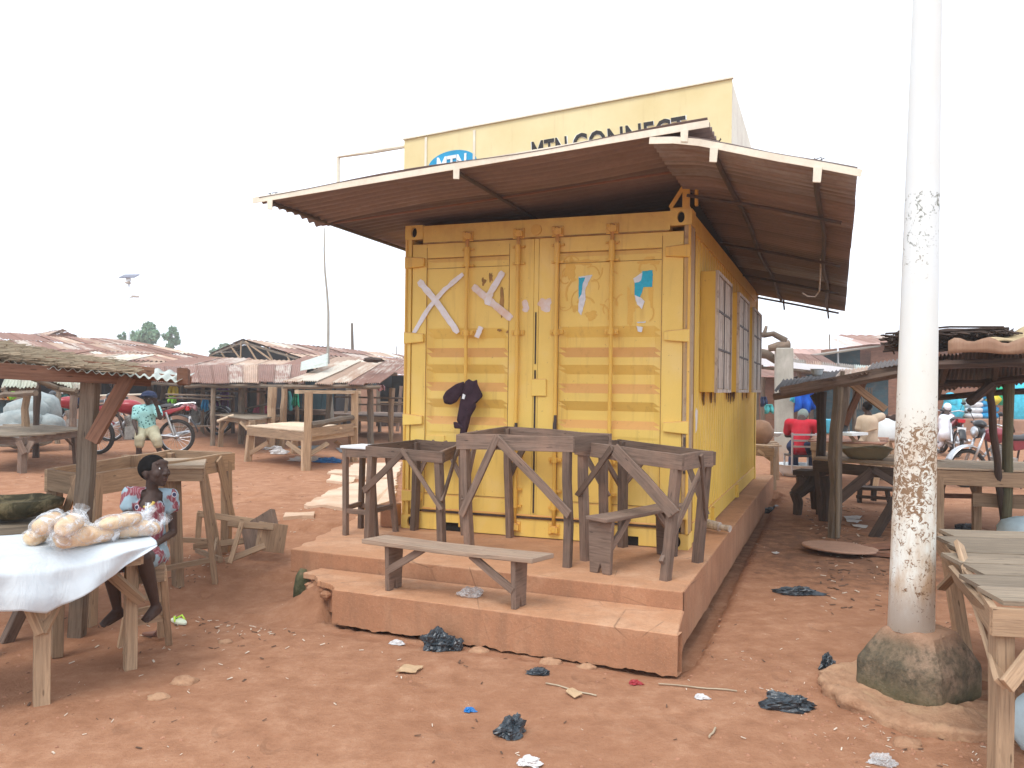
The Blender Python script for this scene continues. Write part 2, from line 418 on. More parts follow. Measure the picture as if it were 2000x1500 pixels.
# darker damp trodden soil beside the disc and under the right-hand stalls
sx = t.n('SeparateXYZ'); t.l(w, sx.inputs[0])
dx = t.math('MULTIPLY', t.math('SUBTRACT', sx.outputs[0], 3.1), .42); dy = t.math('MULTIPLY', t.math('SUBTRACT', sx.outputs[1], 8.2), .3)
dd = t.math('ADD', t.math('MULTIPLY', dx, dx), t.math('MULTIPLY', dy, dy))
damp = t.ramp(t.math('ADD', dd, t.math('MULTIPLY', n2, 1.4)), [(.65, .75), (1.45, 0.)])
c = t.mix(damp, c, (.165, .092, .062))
vz = t.n('TexVoronoi'); vz.inputs['Scale'].default_value = 24; t.l(w, vz.inputs['Vector'])
sp = t.math('MULTIPLY', t.ramp(vz.outputs['Distance'], [(.07, 1.), (.12, 0.)]), t.ramp(n2, [(.53, 0.), (.63, 1.)]))
c = t.mix(t.math('MULTIPLY', sp, .6), c, (.75, .6, .48))
fp = t.n('TexVoronoi', feature='SMOOTH_F1'); fp.inputs['Scale'].default_value = 3.4; t.l(t.coord('World', (1, .6, 1)), fp.inputs[0]); dn = t.math('MULTIPLY', t.ramp(fp.outputs['Distance'], [(.12, 0.), (.2, 1.)]), 1.1); t.bump(t.math('ADD', dn, t.math('ADD', t.math('MULTIPLY', n3, .5), t.math('ADD', t.math('MULTIPLY', n2, 1.2), t.math('MULTIPLY', sp, .3)))), .7, .022)
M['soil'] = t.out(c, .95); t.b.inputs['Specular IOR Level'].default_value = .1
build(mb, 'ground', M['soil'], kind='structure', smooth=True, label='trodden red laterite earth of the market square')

# cement apron left of the container (thin broken screed lying on the soil)
t = NT('pale_cement_screed'); w = t.coord('World'); a = t.noise(w, 2, 6, .6); b = t.noise(w, 30, 4, .6)
c = t.ramp(a, [(.3, (.5, .33, .22)), (.55, (.66, .49, .36)), (.8, (.72, .58, .45))]); c = t.mix(t.ramp(b, [(.5, 0.), (.8, .3)]), c, (.4, .26, .18)); t.bump(b, .3, .004)
M['screed'] = t.out(c, .9)
def ragged(poly, step=.07, amp=.025):
    out = []
    for k in range(len(poly)):
        a, b = Vector(poly[k]), Vector(poly[(k+1) % len(poly)]); n = max(1, int((b-a).length/step))
        for i in range(n):
            p = a.lerp(b, i/n)
            q = noise.noise_vector(Vector((p.x*9, p.y*9, 2)))*amp*1.6; out.append(Vector((p.x+q.x, p.y+q.y, p.z)))
    return out
def flat_patch(name, pts, mat, top=.02, th=.06, **kw):
    pp = ragged(pts); z = sum(gh(p.x, p.y) for p in pp)/len(pp)
    mb = MB(); mb.prism([Vector((p.x, p.y, gh(p.x, p.y)*.75+z*.25+top-th)) for p in pp], (0, 0, th)); return build(mb, name, mat, **kw)
g2 = lambda *q: [G(a, b) for a, b in q]
flat_patch('pavement', g2((592, 1003), (700, 1017), (772, 990), (772, 945), (690, 958), (640, 975)), M['screed'], .035, kind='structure', label='pale broken cement apron beside the plinth')
flat_patch('pavement', g2((668, 942), (772, 948), (786, 915), (690, 918)), M['screed'], .05, kind='structure', label='pale cement slab behind the stool')
for q in (((555, 1028), (610, 1025), (618, 1018), (560, 1020)), ((640, 935), (690, 938), (690, 928), (652, 927)), ((640, 952), (688, 956), (692, 945), (648, 942))):
    flat_patch('pavement', g2(*q), M['screed'], .03, kind='structure', label='small broken piece of cement apron')

# ------------------------------------------------------------------ concrete plinth with a step
def concrete(name, base=(.49, .25, .135), stain=(.31, .165, .095), pale=(.58, .35, .22)):
    t = NT(name); w = t.coord('World'); a = t.noise(w, 2.2, 6, .65, .3); b = t.noise(w, 45, 4, .65); st = t.noise(t.coord('World', (6, 6, .7)), 1.4, 4, .6)
    c = t.ramp(a, [(.3, sc3(base, .82)), (.5, base), (.72, pale)]); c = t.mix(t.ramp(st, [(.5, 0.), (.72, .45)]), c, stain)
    c = t.mix(t.ramp(b, [(.5, 0.), (.78, .38)]), c, sc3(stain, .75)); d = t.noise(w, 130, 3, .6); c = t.mix(t.ramp(d, [(.58, 0.), (.7, .5)]), c, sc3(pale, 1.15)); cr = t.n('TexVoronoi', feature='DISTANCE_TO_EDGE'); cr.inputs['Scale'].default_value = 1.3; t.l(t.coord('World', (1, 1, 1), (.3, .2, 0)), cr.inputs[0]); c = t.mix(t.math('MULTIPLY', t.ramp(cr.outputs['Distance'], [(0., .7), (.006, 0.)]), t.ramp(a, [(.5, 0.), (.6, 1.)])), c, sc3(stain, .4)); t.bump(t.math('ADD', a, t.math('MULTIPLY', b, .8)), .6, .008); return t.out(c, .9)
M['plinth'] = concrete('dust_red_concrete')
M['riser'] = concrete('stained_shaded_riser_concrete', (.41, .20, .11), (.25, .14, .085), (.48, .27, .16))  # darker than the treads: stain, plus the shade of upright faces painted in
pl = thing('concrete_plinth', 'dusty red concrete plinth with one front step under the yellow container', 'plinth', M=CM)
def jag(a, b, zt, zb, n=60, amp=.012, amp2=0.):
    """vertical face a->b with a broken lower edge; returns top and bottom points"""
    top = []; bot = []
    for i in range(n+1):
        p = Vector(a).lerp(Vector(b), i/n); k = noise.noise(Vector((i*.33, zb*9, 1.7)))
        top.append(Vector((p.x, p.y, zt+.004*noise.noise(Vector((i*.4, 5, 5)))))); bot.append(Vector((p.x, p.y, zb+amp2+amp*3*k*abs(k)+amp*.6*noise.noise(Vector((i*1.7, 1, 1))))))
    return top, bot
def wall_strip(mb, top, bot, thick):
    n = len(top); th = Vector(thick); b = len(mb.v)
    vs = top+bot+[p+th for p in top]+[p+th for p in bot]; fs = []
    for i in range(n-1):
        fs += [(i, n+i, n+i+1, i+1), (n+i, 3*n+i, 3*n+i+1, n+i+1), (2*n+i, 2*n+i+1, 3*n+i+1, 3*n+i), (i, i+1, 2*n+i+1, 2*n+i)]
    mb.add(vs, fs)
# upper slab
A = [(-.285, -1.2), (2.63, -1.36), (2.64, 6.35), (-.95, 6.35), (-.80, .9), (-.62, .25), (-.50, -.25), (-.40, -.62)]
mb = MB(); pp = []
for k in range(len(A)):
    a, b = A[k], A[(k+1) % len(A)]; n = 12 if k > 3 else 1
    for i in range(n):
        x = a[0]+(b[0]-a[0])*i/n; y = a[1]+(b[1]-a[1])*i/n
        if k > 3: x += .05*noise.noise(Vector((x*7, y*7, 1)))
        pp.append((x, y))
mb.prism([(x, y, -.17) for x, y in pp], (0, 0, .17)); mb.mi = [0, 0]+[1]*(len(mb.f)-2); build(mb, 'upper_slab', [M['plinth'], M['riser']], pl, local=True, bevel=.008)
mb = MB(); mb.prism([(x*.985 if x > 0 else x+.03, y*.985+(.03 if y < 0 else 0), -.32) for x, y in pp], (0, 0, .148)); build(mb, 'footing', M['riser'], pl, local=True)
T1 = [(.0, -1.23), (-.02, -1.42), (.12, -1.46), (.2, -1.58), (.38, -1.66), (.45, -1.765), (1.2, -1.80), (2.69, -1.9), (2.632, -1.36)]
pp = [Vector((x, y, 0)) for x, y in T1]; q = []
for k in range(len(pp)):
    a, b = pp[k], pp[(k+1) % len(pp)]; n = 7 if k < 5 else (14 if k < 7 else 1)
    for i in range(n):
        p = a.lerp(b, i/n); am = .02 if k < 5 else .003
        q.append((p.x+am*noise.noise(Vector((p.x*20, p.y*20, 3))), p.y+am*noise.noise(Vector((p.x*20, p.y*20, 8))), -.15))
mb = MB(); mb.prism(q, (0, 0, .042)); build(mb, 'tread', M['plinth'], pl, local=True, bevel=.006)
mb = MB(); tp, bt = jag((.44, -1.766, 0), (2.694, -1.903, 0), -.112, -.342, 110, .013, .012); wall_strip(mb, tp, bt, (.01, .09, 0)); build(mb, 'riser', M['riser'], pl, local=True, label='front riser with its lower edge broken away')
mb = MB(); tp, bt = jag((2.690, -1.885, 0), (2.640, -1.37, 0), -.112, -.34, 24, .018, .02); wall_strip(mb, tp, bt, (-.09, 0, 0))
tp, bt = jag((2.634, -1.345, 0), (2.646, 6.34, 0), -.004, -.36, 120, .012, .03); wall_strip(mb, tp, bt, (-.07, 0, 0)); build(mb, 'side_face', M['riser'], pl, local=True)
# rubble core showing where the step has broken away at the left
mb = MB()
for i in range(34):
    u = R.uniform(.02, .5); v = -1.3-R.random()*.42*min(1, (u+.05)/.45)-.02; z = R.uniform(-.31, -.17)
    r = R.uniform(.02, .05); mb.ball((u, v, z), (r*R.uniform(.8, 1.6), r, r*.7), 7, 5, lambda d: 1+.35*noise.noise(d*2.3+Vector((i, 0, 0))))
tag(build(mb, 'rubble', M['riser'], pl, local=True), kind='stuff')
mb = MB(); mb.prism([(x, y, -.31) for x, y in ((-.0, -1.2), (.03, -1.40), (.2, -1.52), (.4, -1.64), (.47, -1.70), (2.6, -1.82), (2.58, -1.2))], (0, 0, .155)); build(mb, 'core', M['riser'], pl, local=True)
# low mossy stump of pipe under the left corner of the plinth
t = NT('mossy_stone'); w = t.coord('World'); a = t.noise(w, 14, 5, .6)
c = t.ramp(a, [(.35, (.05, .06, .03)), (.6, (.12, .115, .06)), (.8, (.28, .17, .11))]); t.bump(a, .8, .01); M['moss'] = t.out(c, .95)
mb = MB(); p = cw(-.17, -1.22, 0); zz = gh(p.x, p.y)
mb.tube([(p.x, p.y, zz-.05), (p.x, p.y, zz+.07), (p.x+.004, p.y, zz+.15), (p.x+.012, p.y+.01, zz+.205)], [.058, .056, .046, .026], 12, True, .1)
build(mb, 'stone', M['moss'], label='green mossy stump of stone under the left corner of the plinth', cat='stone', smooth=True)
mb = MB(); p = cw(-.42, -.12, 0); mb.box((p.x+.33*1, p.y+.02, ZS+.1), (.13, .16, .2), YAW); build(mb, 'block', M['riser'], label='reddish concrete block against the container behind the stool', cat='block', bevel=.015)
# ------------------------------------------------------------------ yellow container kiosk
def yellow(name, base=(.86, .59, .145), fade=.45, side=False):
    t = NT(name); w = t.coord('World'); a = t.noise(w, 1.6, 5, .6, .3); b = t.noise(w, 9, 5, .65); s = t.noise(t.coord('World', (14, 14, 1.1)), 1, 5, .65)
    c = t.ramp(a, [(.3, sc3(base, .9)), (.55, base), (.8, (base[0]*1.02, base[1]*1.08, base[2]*1.7))])
    g = t.n('NewGeometry'); z = t.n('SeparateXYZ'); t.l(g.outputs['Normal'], z.inputs[0])
    led = t.math('MINIMUM', t.math('MULTIPLY', t.math('MAXIMUM', z.outputs[2], 0), 1.7), 1.)                  # reddish dust settles on upward ledges
    led = t.math('MULTIPLY', led, t.math('ADD', .35, t.math('MULTIPLY', b, .9)))
    c = t.mix(t.math('MINIMUM', led, .62), c, (.62, .25, .105))
    c = t.mix(t.ramp(s, [(.55, 0.), (.78, fade)]), c, (.46, .25, .07))
    pz = t.n('SeparateXYZ'); t.l(w, pz.inputs[0])
    hi = t.ramp(t.math('SUBTRACT', pz.outputs[2], 2.55), [(0., 0.), (.35, .5)])
    c = t.mix(t.math('MULTIPLY', hi, t.ramp(b, [(.3, .3), (.7, 1.)])), c, (.48, .20, .06))
    c = t.mix(t.ramp(t.noise(w, 34, 4, .7), [(.66, 0.), (.74, .7)]), c, (.30, .14, .06))
    t.bump(b, .12, .004); t.b.inputs['Specular IOR Level'].default_value = .35
    return t.out(c, .5)
M['y'] = yellow('yellow_container_paint'); M['y_side'] = yellow('yellow_side_paint', (.80, .54, .10), .65); M['y_bar'] = yellow('yellow_bar_paint', (.80, .48, .09), .75)
t = NT('worn_post_paint'); w = t.coord('World', (9, 9, .9)); a = t.noise(w, 1, 6, .65, .3); b = t.noise(t.coord('World'), 16, 5, .7)
c = t.ramp(a, [(.3, (.62, .36, .07)), (.48, (.5, .33, .16)), (.62, (.42, .33, .24)), (.78, (.6, .52, .42))]); c = t.mix(t.ramp(b, [(.55, 0.), (.68, .7)]), c, (.28, .16, .1)); M['post'] = t.out(c, .6)
t = NT('sign_paint'); w = t.coord('World'); a = t.noise(w, 2, 5, .6); b = t.noise(t.coord('World', (9, 9, .8)), 1.4, 5, .65)
c = t.ramp(a, [(.3, (.70, .57, .29)), (.7, (.79, .68, .40))]); c = t.mix(t.ramp(b, [(.58, 0.), (.75, .3)]), c, (.5, .34, .15)); M['sign'] = t.out(c, .45)
M['seam'] = plain('rusty_seam', (.36, .20, .07), .8, .3, 12); M['gasket'] = dusted('black_rubber_gasket', (.045, .035, .03), (.25, .13, .08), .6, .8)
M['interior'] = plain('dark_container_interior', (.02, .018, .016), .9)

kiosk = thing('shipping_container', 'yellow shipping container kiosk with closed double doors and sheet metal awnings', 'container', M=CM)
def P(name, mb, mat, parent=kiosk, **kw): return build(mb, name, mat, parent, local=True, **kw)
Wd = CW; H = 2.591
def BX(*c): 
    m = MB()
    for (x0, x1, y0, y1, z0, z1) in c: m.box(((x0+x1)/2, (y0+y1)/2, (z0+z1)/2), (x1-x0, y1-y0, z1-z0))
    return m
# shell
P('roof_panel', BX((.05, Wd-.05, .05, CL-.05, H-.06, H-.02)), M['y'])
P('floor_panel', BX((.05, Wd-.05, .07, CL-.05, .12, .15)), M['interior'])
P('back_wall', BX((.05, Wd-.05, CL-.06, CL-.02, .12, H-.06)), M['y'])
P('side_wall', BX((.02, .05, .1, CL-.05, .12, H-.06)), M['y_side'], label='left side wall of the container')
# corner posts (the front right one is worn to bare metal on its side face)
P('corner_post', BX((0, .055, 0, .15, .118, H-.118)), M['y'])
P('corner_post', BX((Wd-.055, Wd, 0, .17, .118, H-.118)), M['post'], label='worn front right corner post', bevel=.006)
P('corner_post', BX((0, .06, CL-.12, CL, .118, H-.118)), M['y']); P('corner_post', BX((Wd-.06, Wd, CL-.12, CL, .118, H-.118)), M['y_side'])
# corner castings with oval holes
def casting(u0, u1, v0, v1, z0, z1, face, mat):
    uc = (u0+u1)/2; zc = (z0+z1)/2; a, b = .028, .043; mb = MB(); n = 20; y = v0 if face < 0 else v1; yi = y+(.03 if face < 0 else -.03)
    ring = [(uc+a*cos(2*pi*k/n), zc+b*sin(2*pi*k/n)*(1 if abs(sin(2*pi*k/n)) < .7 else 1)) for k in range(n)]
    sq = []
    for k in range(n):
        c_, s_ = cos(2*pi*k/n), sin(2*pi*k/n); m = max(abs(c_), abs(s_)); sq.append((uc+(u1-u0)/2*c_/m, zc+(z1-z0)/2*s_/m))
    vs = [(p[0], y, p[1]) for p in ring]+[(p[0], y, p[1]) for p in sq]+[(p[0], yi, p[1]) for p in ring]
    fs = []
    for k in range(n):
        k2 = (k+1) % n; fs += [(k, k2, n+k2, n+k), (k, 2*n+k, 2*n+k2, k2)]
    mb.add(vs, fs); mb.box((uc, (v0+v1)/2+(.016 if face < 0 else -.016), zc), (u1-u0, abs(v1-v0)-.032, z1-z0))
    # side faces of the front lip
    for (x0, x1, za, zb) in ((u0, u0+.006, z0, z1), (u1-.006, u1, z0, z1), (u0, u1, z0, z0+.006), (u0, u1, z1-.006, z1)): mb.box(((x0+x1)/2, y+.017*(1 if face < 0 else -1), (za+zb)/2), (x1-x0, .03, zb-za))
    c = P('corner_casting', mb, mat)
    P('casting_hole', BX((uc-.03, uc+.03, (yi if face < 0 else yi-.004)-.0015, (yi if face < 0 else yi-.004)+.003, zc-.046, zc+.046)), M['interior'], c)
for (u0, u1) in ((-.004, .165), (Wd-.165, Wd+.004)):
    for (z0, z1) in ((0, .118), (H-.118, H+.004)):
        casting(u0, u1, -.008, .17, z0, z1, -1, M['y']); casting(u0, u1, CL-.17, CL+.008, z0, z1, 1, M['y_side'])
# front header and sill
P('header', BX((.165, Wd-.165, .0, .12, 2.44, H-.005)), M['y'])
P('sill', BX((.165, .36, -.004, .12, .008, .15), (.36, .62, -.004, .12, .075, .15), (.62, 1.80, -.004, .12, .008, .15), (1.80, 2.06, -.004, .12, .075, .15), (2.06, Wd-.165, -.004, .12, .008, .15)), M['y'])
P('sill_pocket', BX((.362, .618, .02, .1, .0, .074)), M['interior']); P('sill_pocket', BX((1.802, 2.058, .02, .1, .0, .074)), M['interior'])
P('lock_plate', (lambda m: m.lathe([(.045, 0), (.045, .012)], 16, T=Matrix.Translation((1.19, -.001, 2.50)) @ Matrix.Rotation(pi/2, 4, 'X')))(MB()), M['y_bar'])
# doors: flat top, three horizontal corrugations in the middle, flat bottom
def door(u0, u1, ulo, uhi, lab):
    """u0..u1 whole leaf, ulo..uhi the pressed panel between flat stiles"""
    d = P('door', BX((u0, ulo, .012, .06, .165, 2.432), (uhi, u1, .012, .06, .165, 2.432), (ulo, uhi, .012, .06, 2.31, 2.432), (ulo, uhi, .012, .06, .165, .30)), M['y'], label=lab, bevel=.003)
    z = [2.31, 2.27, 1.71, 1.625, 1.545, 1.465, 1.405, 1.33, 1.255, 1.18, 1.115, 1.04, .965, .90, .84, .82, .30]
    o = [.03, .022, .022, .066, .066, .018, .018, .066, .066, .018, .018, .066, .066, .018, .018, .022, .022]
    mb = MB(); nz = []
    for k in range(len(z)-1):
        m = 8 if z[k]-z[k+1] > .3 else 2
        for i in range(m): f = i/m; nz.append((z[k]+(z[k+1]-z[k])*f, o[k]+(o[k+1]-o[k])*f))
    nz.append((z[-1], o[-1])); N = 14
    vs = []
    for (zz, oo) in nz:
        for i in range(N+1):
            u = ulo+(uhi-ulo)*i/N; e = min(i, N-i); q = oo if e > 0 else .022
            vs.append((u, q+.0025*noise.noise(Vector((u*4, zz*3, u0))), zz))
    fs = [(a*(N+1)+i, a*(N+1)+i+1, (a+1)*(N+1)+i+1, (a+1)*(N+1)+i) for a in range(len(nz)-1) for i in range(N)]
    mb.add(vs, fs); P('door_panel', mb, M['y'], d, smooth=False)
    mb = MB()
    for zz in (2.305, 2.22, .31): mb.box(((ulo+uhi)/2, .019, zz), (uhi-ulo+.02, .006, .004))
    for uu in (ulo, uhi): mb.box((uu, .0105, 1.3), (.004, .004, 2.2))
    P('panel_seam', mb, M['seam'], d)
    return d
dl = door(.062, 1.168, .20, .955, 'left door of the container with two white painted crosses')
dr = door(1.212, 2.378, 1.385, 2.215, 'right door of the container with torn posters')
P('weld_plate', BX((.205, .385, .013, .03, .60, .80)), M['y'], dl, bevel=.002)
P('astragal', BX((1.171, 1.209, .014, .05, .17, 2.43)), M['y'])
mb = MB(); mb.box((1.19, .0115, .78), (.013, .008, 1.16)); mb.box((1.19, .0115, 1.62), (.01, .008, .42)); P('door_gap', mb, M['gasket'])
mb = MB(); mb.box((Wd/2, -.008, .166), (2.05, .02, .016)); P('bottom_gasket', mb, M['gasket'])
mb = MB()
for u, a, b in ((.31, 2.05, .02), (1.44, .2, .02)): pass
mb = MB(); mb.tube([(.2, -.012, .182), (Wd-.2, -.012, .178)], .009, 6); P('bottom_pipe', mb, M['y_bar'])
mb = MB(); mb.box((Wd/2, -.003, 2.436), (2.1, .014, .01)); P('top_gasket', mb, M['seam'])
P('handle_plate', BX((1.165, 1.29, -.006, .012, 1.15, 1.29)), M['y'], bevel=.006)
# locking bars with brackets and cams
for u in (.587, 1.04, 1.374, 1.824):
    mb = MB(); mb.tube([(u+.002*sin(k*1.3), -.022, .10+k*.217) for k in range(12)], .0155, 10); bar = P('locking_bar', mb, M['y_bar'], smooth=True)
    for zc, hh in ((2.30, .16), (1.665, .045), (.64, .04), (.32, .16)):
        mb = MB(); mb.tube([(u, -.024, zc-hh/2), (u, -.024, zc+hh/2)], .024, 12)
        mb.box((u, .0, zc+hh/2-.012), (.105, .022, .02)); mb.box((u, .0, zc-hh/2+.012), (.105, .022, .02)) if hh > .1 else mb.box((u, .0, zc), (.11, .02, .034))
        for q in (-.04, .04): mb.lathe([(.008, 0), (.008, .01)], 8, T=Matrix.Translation((u+q, -.008, zc+(hh/2-.012 if hh > .1 else 0))) @ Matrix.Rotation(pi/2, 4, 'X'))
        P('bar_bracket', mb, M['y_bar'], bar)
    for zc, sg in ((2.475, 1), (.085, -1)):
        mb = MB(); mb.lathe([(.034, -.02), (.036, 0), (.03, .02)], 12, T=Matrix.Translation((u, -.02, zc)) @ Matrix.Rotation(pi/2, 4, 'X'))
        mb.box((u-.025, -.02, zc+.02*sg), (.026, .05, .03)); mb.box((u+.028, -.025, zc-.004), (.026, .045, .05)); mb.box((u, -.004, zc), (.10, .02, .085))
        P('cam_keeper', mb, M['y_bar'], bar, bevel=.004)
# handle and worn black stripes on the right bars (bare steel where paint is gone)
for u, z0, z1 in ((1.374, .78, 1.0), (1.04, .80, .93), (1.824, .62, .80)):
    mb = MB(); mb.tube([(u+.001, -.0225, z0), (u-.001, -.0225, (z0+z1)/2), (u, -.0225, z1)], [.008, .0168, .0155], 9); P('bare_steel_patch', mb, M['dark_metal'])
# hinges
for u0, u1, sg in ((.0, .185, 1), (2.24, Wd-.005, -1)):
    for k, zc in enumerate((2.275, 1.63, .93, .28)):
        mb = MB(); a, b = (u0, u1) if sg > 0 else (u1, u0); h2 = .052; tp = .036
        mb.prism([(a, -.022, zc-h2), (a, -.022, zc+h2), (b, -.022, zc+tp), (b, -.022, zc-tp)] if sg < 0 else [(a, -.022, zc+h2), (a, -.022, zc-h2), (b, -.022, zc-tp), (b, -.022, zc+tp)], (0, .034, 0))
        P('hinge', mb, M['y'] if k else M['y_bar'], bevel=.007)
for q in (.012, Wd-.012): mb = MB(); mb.tube([(q, -.006, .12), (q, -.006, 2.47)], .011, 8); P('hinge_rod', mb, M['y_bar'])
for i in range(3):
    z = .62+i*.17+R.uniform(-.03, .03); mb = MB(); mb.box((Wd-.033+R.uniform(-.004, .004), -.003, z), (R.uniform(.012, .024), .008, R.uniform(.05, .11))); P('rust_scab', mb, M['dark_metal'])
# right side wall, vertical corrugations
mb = MB(); N = 5.36; v0 = .19; v1 = CL-.13; per = .155; prof = []
v = v0
while v < v1-.01:
    for dv, o in ((0, 0), (.045, 0), (.077, .036), (.122, .036), (.155, 0)):
        if v+dv <= v1: prof.append((v+dv, o))
    v += per
zs = [.17, .5, .85, 1.2, 1.6, 2.0, 2.44]
vs = [(Wd-.012-o+.003*noise.noise(Vector((vv, z*2, 0))), vv, z) for z in zs for (vv, o) in prof]; n = len(prof)
mb.add(vs, [(a*n+i, a*n+i+1, (a+1)*n+i+1, (a+1)*n+i) for a in range(len(zs)-1) for i in range(n-1)]); P('side_wall', mb, M['y_side'], label='corrugated right side wall of the container')
P('side_rail', BX((Wd-.05, Wd-.002, .17, CL-.17, .015, .17)), M['y_side'], bevel=.004)
P('side_rail', BX((Wd-.06, Wd-.002, .17, CL-.17, 2.44, H-.01)), M['y_side']); P('side_rail', BX((.002, .05, .17, CL-.17, .015, .17), (.002, .05, .17, CL-.17, 2.44, H-.01)), M['y'])
P('rail_bracket', BX((Wd-.004, Wd+.03, 1.28, 1.36, .02, .16)), M['y_side']); P('rail_bracket', BX((Wd-.004, Wd+.03, 3.3, 3.38, .02, .16)), M['y_side'])
P('side_seam', BX((Wd-.001, Wd+.004, .172, .186, .12, 2.45)), M['seam'])
# projecting window boxes with grilles
t = NT('weathered_grey_shutter'); w = t.coord('World', (20, 20, 1.4)); a = t.noise(w, 1, 5, .7); b = t.noise(t.coord('World'), 12, 4, .7)
c = t.ramp(a, [(.32, (.26, .20, .16)), (.48, (.50, .42, .36)), (.66, (.70, .63, .56))]); c = t.mix(t.ramp(b, [(.56, 0.), (.7, .6)]), c, (.12, .09, .075)); M['shutter'] = t.out(c, .75)
for (a, b) in ((.62, 1.62), (2.25, 3.32), (3.9, 5.0)):
    o = Wd+.115; z0, z1 = 1.2, 2.2; e = .014
    w_ = P('window_box', BX((Wd-.02, o, a, a+e, z0, z1), (Wd-.02, o, b-e, b, z0, z1), (Wd-.02, o, a+e, b-e, z0, z0+e), (Wd-.02, o, a+e, b-e, z1-e, z1)), M['y_side'], bevel=.003)
    P('frame', BX((o-.012, o+.012, a-.004, a+.026, z0-.004, z1+.004), (o-.012, o+.012, b-.026, b+.004, z0-.004, z1+.004), (o-.012, o+.012, a+.026, b-.026, z0-.004, z0+.026), (o-.012, o+.012, a+.026, b-.026, z1-.026, z1+.004)), M['shutter'], w_)
    nb = 7; 
    for i in range(nb):
        q0 = a+.028+(b-a-.056)*i/nb; q1 = a+.028+(b-a-.056)*(i+1)/nb-.008; P('shutter_board', BX((o-.014+.004*(i % 2), o-.004+.004*(i % 2), q0, q1, z0+.03, z1-.03)), M['shutter'], w_)
    for zz in (z0+.36, z0+.68): P('grille_bar', BX((o-.006, o+.006, a+.02, b-.02, zz-.009, zz+.009)), M['dark_metal'], w_)
    P('grille_bar', BX((o-.006, o+.006, (a+b)/2-.01, (a+b)/2+.01, z0+.02, z1-.02)), M['dark_metal'], w_)
# streaks and scrape on the side wall, outlet pipe
t = NT('scraped_white'); M['scrape'] = t.out((.75, .7, .68), .8)
M['soot'] = dusted('soot_stain', (.16, .09, .04), (.45, .27, .07), .6, .9, 20)
def blotch(c, ru, rv, nrm, name, mat, parent=kiosk, seed=0, amp=.5, th=.0025, axes=None, **kw):
    """thin irregular film of paint or paper lying on a wall"""
    ax, ay = axes; ax = Vector(ax); ay = Vector(ay); c = Vector(c); n = 26; pts = []
    for k in range(n):
        a = 2*pi*k/n; q = 1+amp*noise.noise(Vector((cos(a)*1.7+seed, sin(a)*1.7, seed*.7)))+.25*amp*noise.noise(Vector((k*1.9, seed, 2)))
        pts.append(c+ax*(ru*cos(a)*q)+ay*(rv*sin(a)*q))
    mb = MB(); mb.prism(pts, Vector(nrm)*th); return P(name, mb, mat, parent, **kw)
SX = dict(axes=((0, 1, 0), (0, 0, 1)))
blotch((Wd-.012, .42, .98), .05, .10, (1, 0, 0), 'paint_scrape', M['scrape'], seed=3, **SX); blotch((Wd-.002, .12, 1.12), .012, .08, (1, 0, 0), 'paint_scrape', M['scrape'], seed=9, **SX)
for k in range(16):
    a = R.choice((.62, 2.25, 3.9))+R.uniform(.05, .95); blotch((Wd-.011, a, 1.2-.03), R.uniform(.02, .06), R.uniform(.03, .09), (1, 0, 0), 'soot_streak', M['soot'], seed=k, **SX)
mb = MB(); mb.tube([(Wd-.02, .93, .075), (Wd+.13, .86, .06)], .04, 12); mb.tube([(Wd+.12, .865, .06), (Wd+.22, .82, .055)], [.022, .03], 12); P('drain_pipe', mb, M['shutter'], smooth=False)

# painted crosses, torn posters, rubbed patches on the doors
def stroke(pts, w, name, mat, parent, seed=0, y=.0095, lab=None):
    pts = [Vector((p[0], 0, p[1])) for p in pts]; mb = MB(); n = 16; L = []; Rr = []
    for i in range(n+1):
        t_ = i/n*(len(pts)-1); k = min(int(t_), len(pts)-2); p = pts[k].lerp(pts[k+1], t_-k); d = (pts[k+1]-pts[k]).normalized(); s = Vector((-d.z, 0, d.x))
        ww = w*(1+.35*noise.noise(Vector((i*.6, seed, 0))))*(.75 if i in (0, n) else 1)
        L.append(p+s*ww/2); Rr.append(p-s*ww/2*(1+.3*noise.noise(Vector((i*.9, seed, 6)))))
    vs = [(p.x, y, p.z) for p in L+Rr]+[(p.x, y-.002, p.z) for p in L+Rr]; m = n+1; fs = []
    for i in range(n): fs += [(2*m+i, 2*m+i+1, 3*m+i+1, 3*m+i), (i, m+i, m+i+1, i+1), (i, i+1, 2*m+i+1, 2*m+i), (m+i, 3*m+i, 3*m+i+1, m+i+1)]
    mb.add(vs, fs); return P(name, mb, mat, parent, label=lab)
t = NT('white_brush_paint'); a = t.noise(t.coord('World'), 11, 5, .65); M['brush'] = t.out(t.ramp(a, [(.3, (.74, .62, .52)), (.55, (.80, .76, .78)), (.8, (.86, .84, .86))]), .6)
t = NT('pinkish_brush_paint'); a = t.noise(t.coord('World'), 9, 5, .65); M['brush2'] = t.out(t.ramp(a, [(.35, (.72, .5, .38)), (.6, (.78, .68, .64)), (.8, (.82, .78, .8))]), .6)
stroke([(.125, 2.12), (.30, 1.93), (.50, 1.67)], .055, 'painted_cross', M['brush'], dl, 1, .0085, 'white painted cross on the far left of the doors')
stroke([(.54, 2.165), (.36, 2.03), (.22, 1.88), (.075, 1.66)], .04, 'painted_cross', M['brush'], dl, 2, .0065)
stroke([(.63, 2.06), (.80, 1.92), (.98, 1.78)], .06, 'painted_cross', M['brush2'], dl, 3, .0085, 'pinkish white painted cross left of the door gap')
stroke([(.90, 2.17), (.79, 2.0), (.76, 1.90)], .055, 'painted_cross', M['brush'], dl, 4, .0065)
stroke([(.71, 1.72), (.67, 1.63)], .045, 'painted_cross', M['brush'], dl, 5, .0085)
FX = dict(axes=((1, 0, 0), (0, 0, 1)))
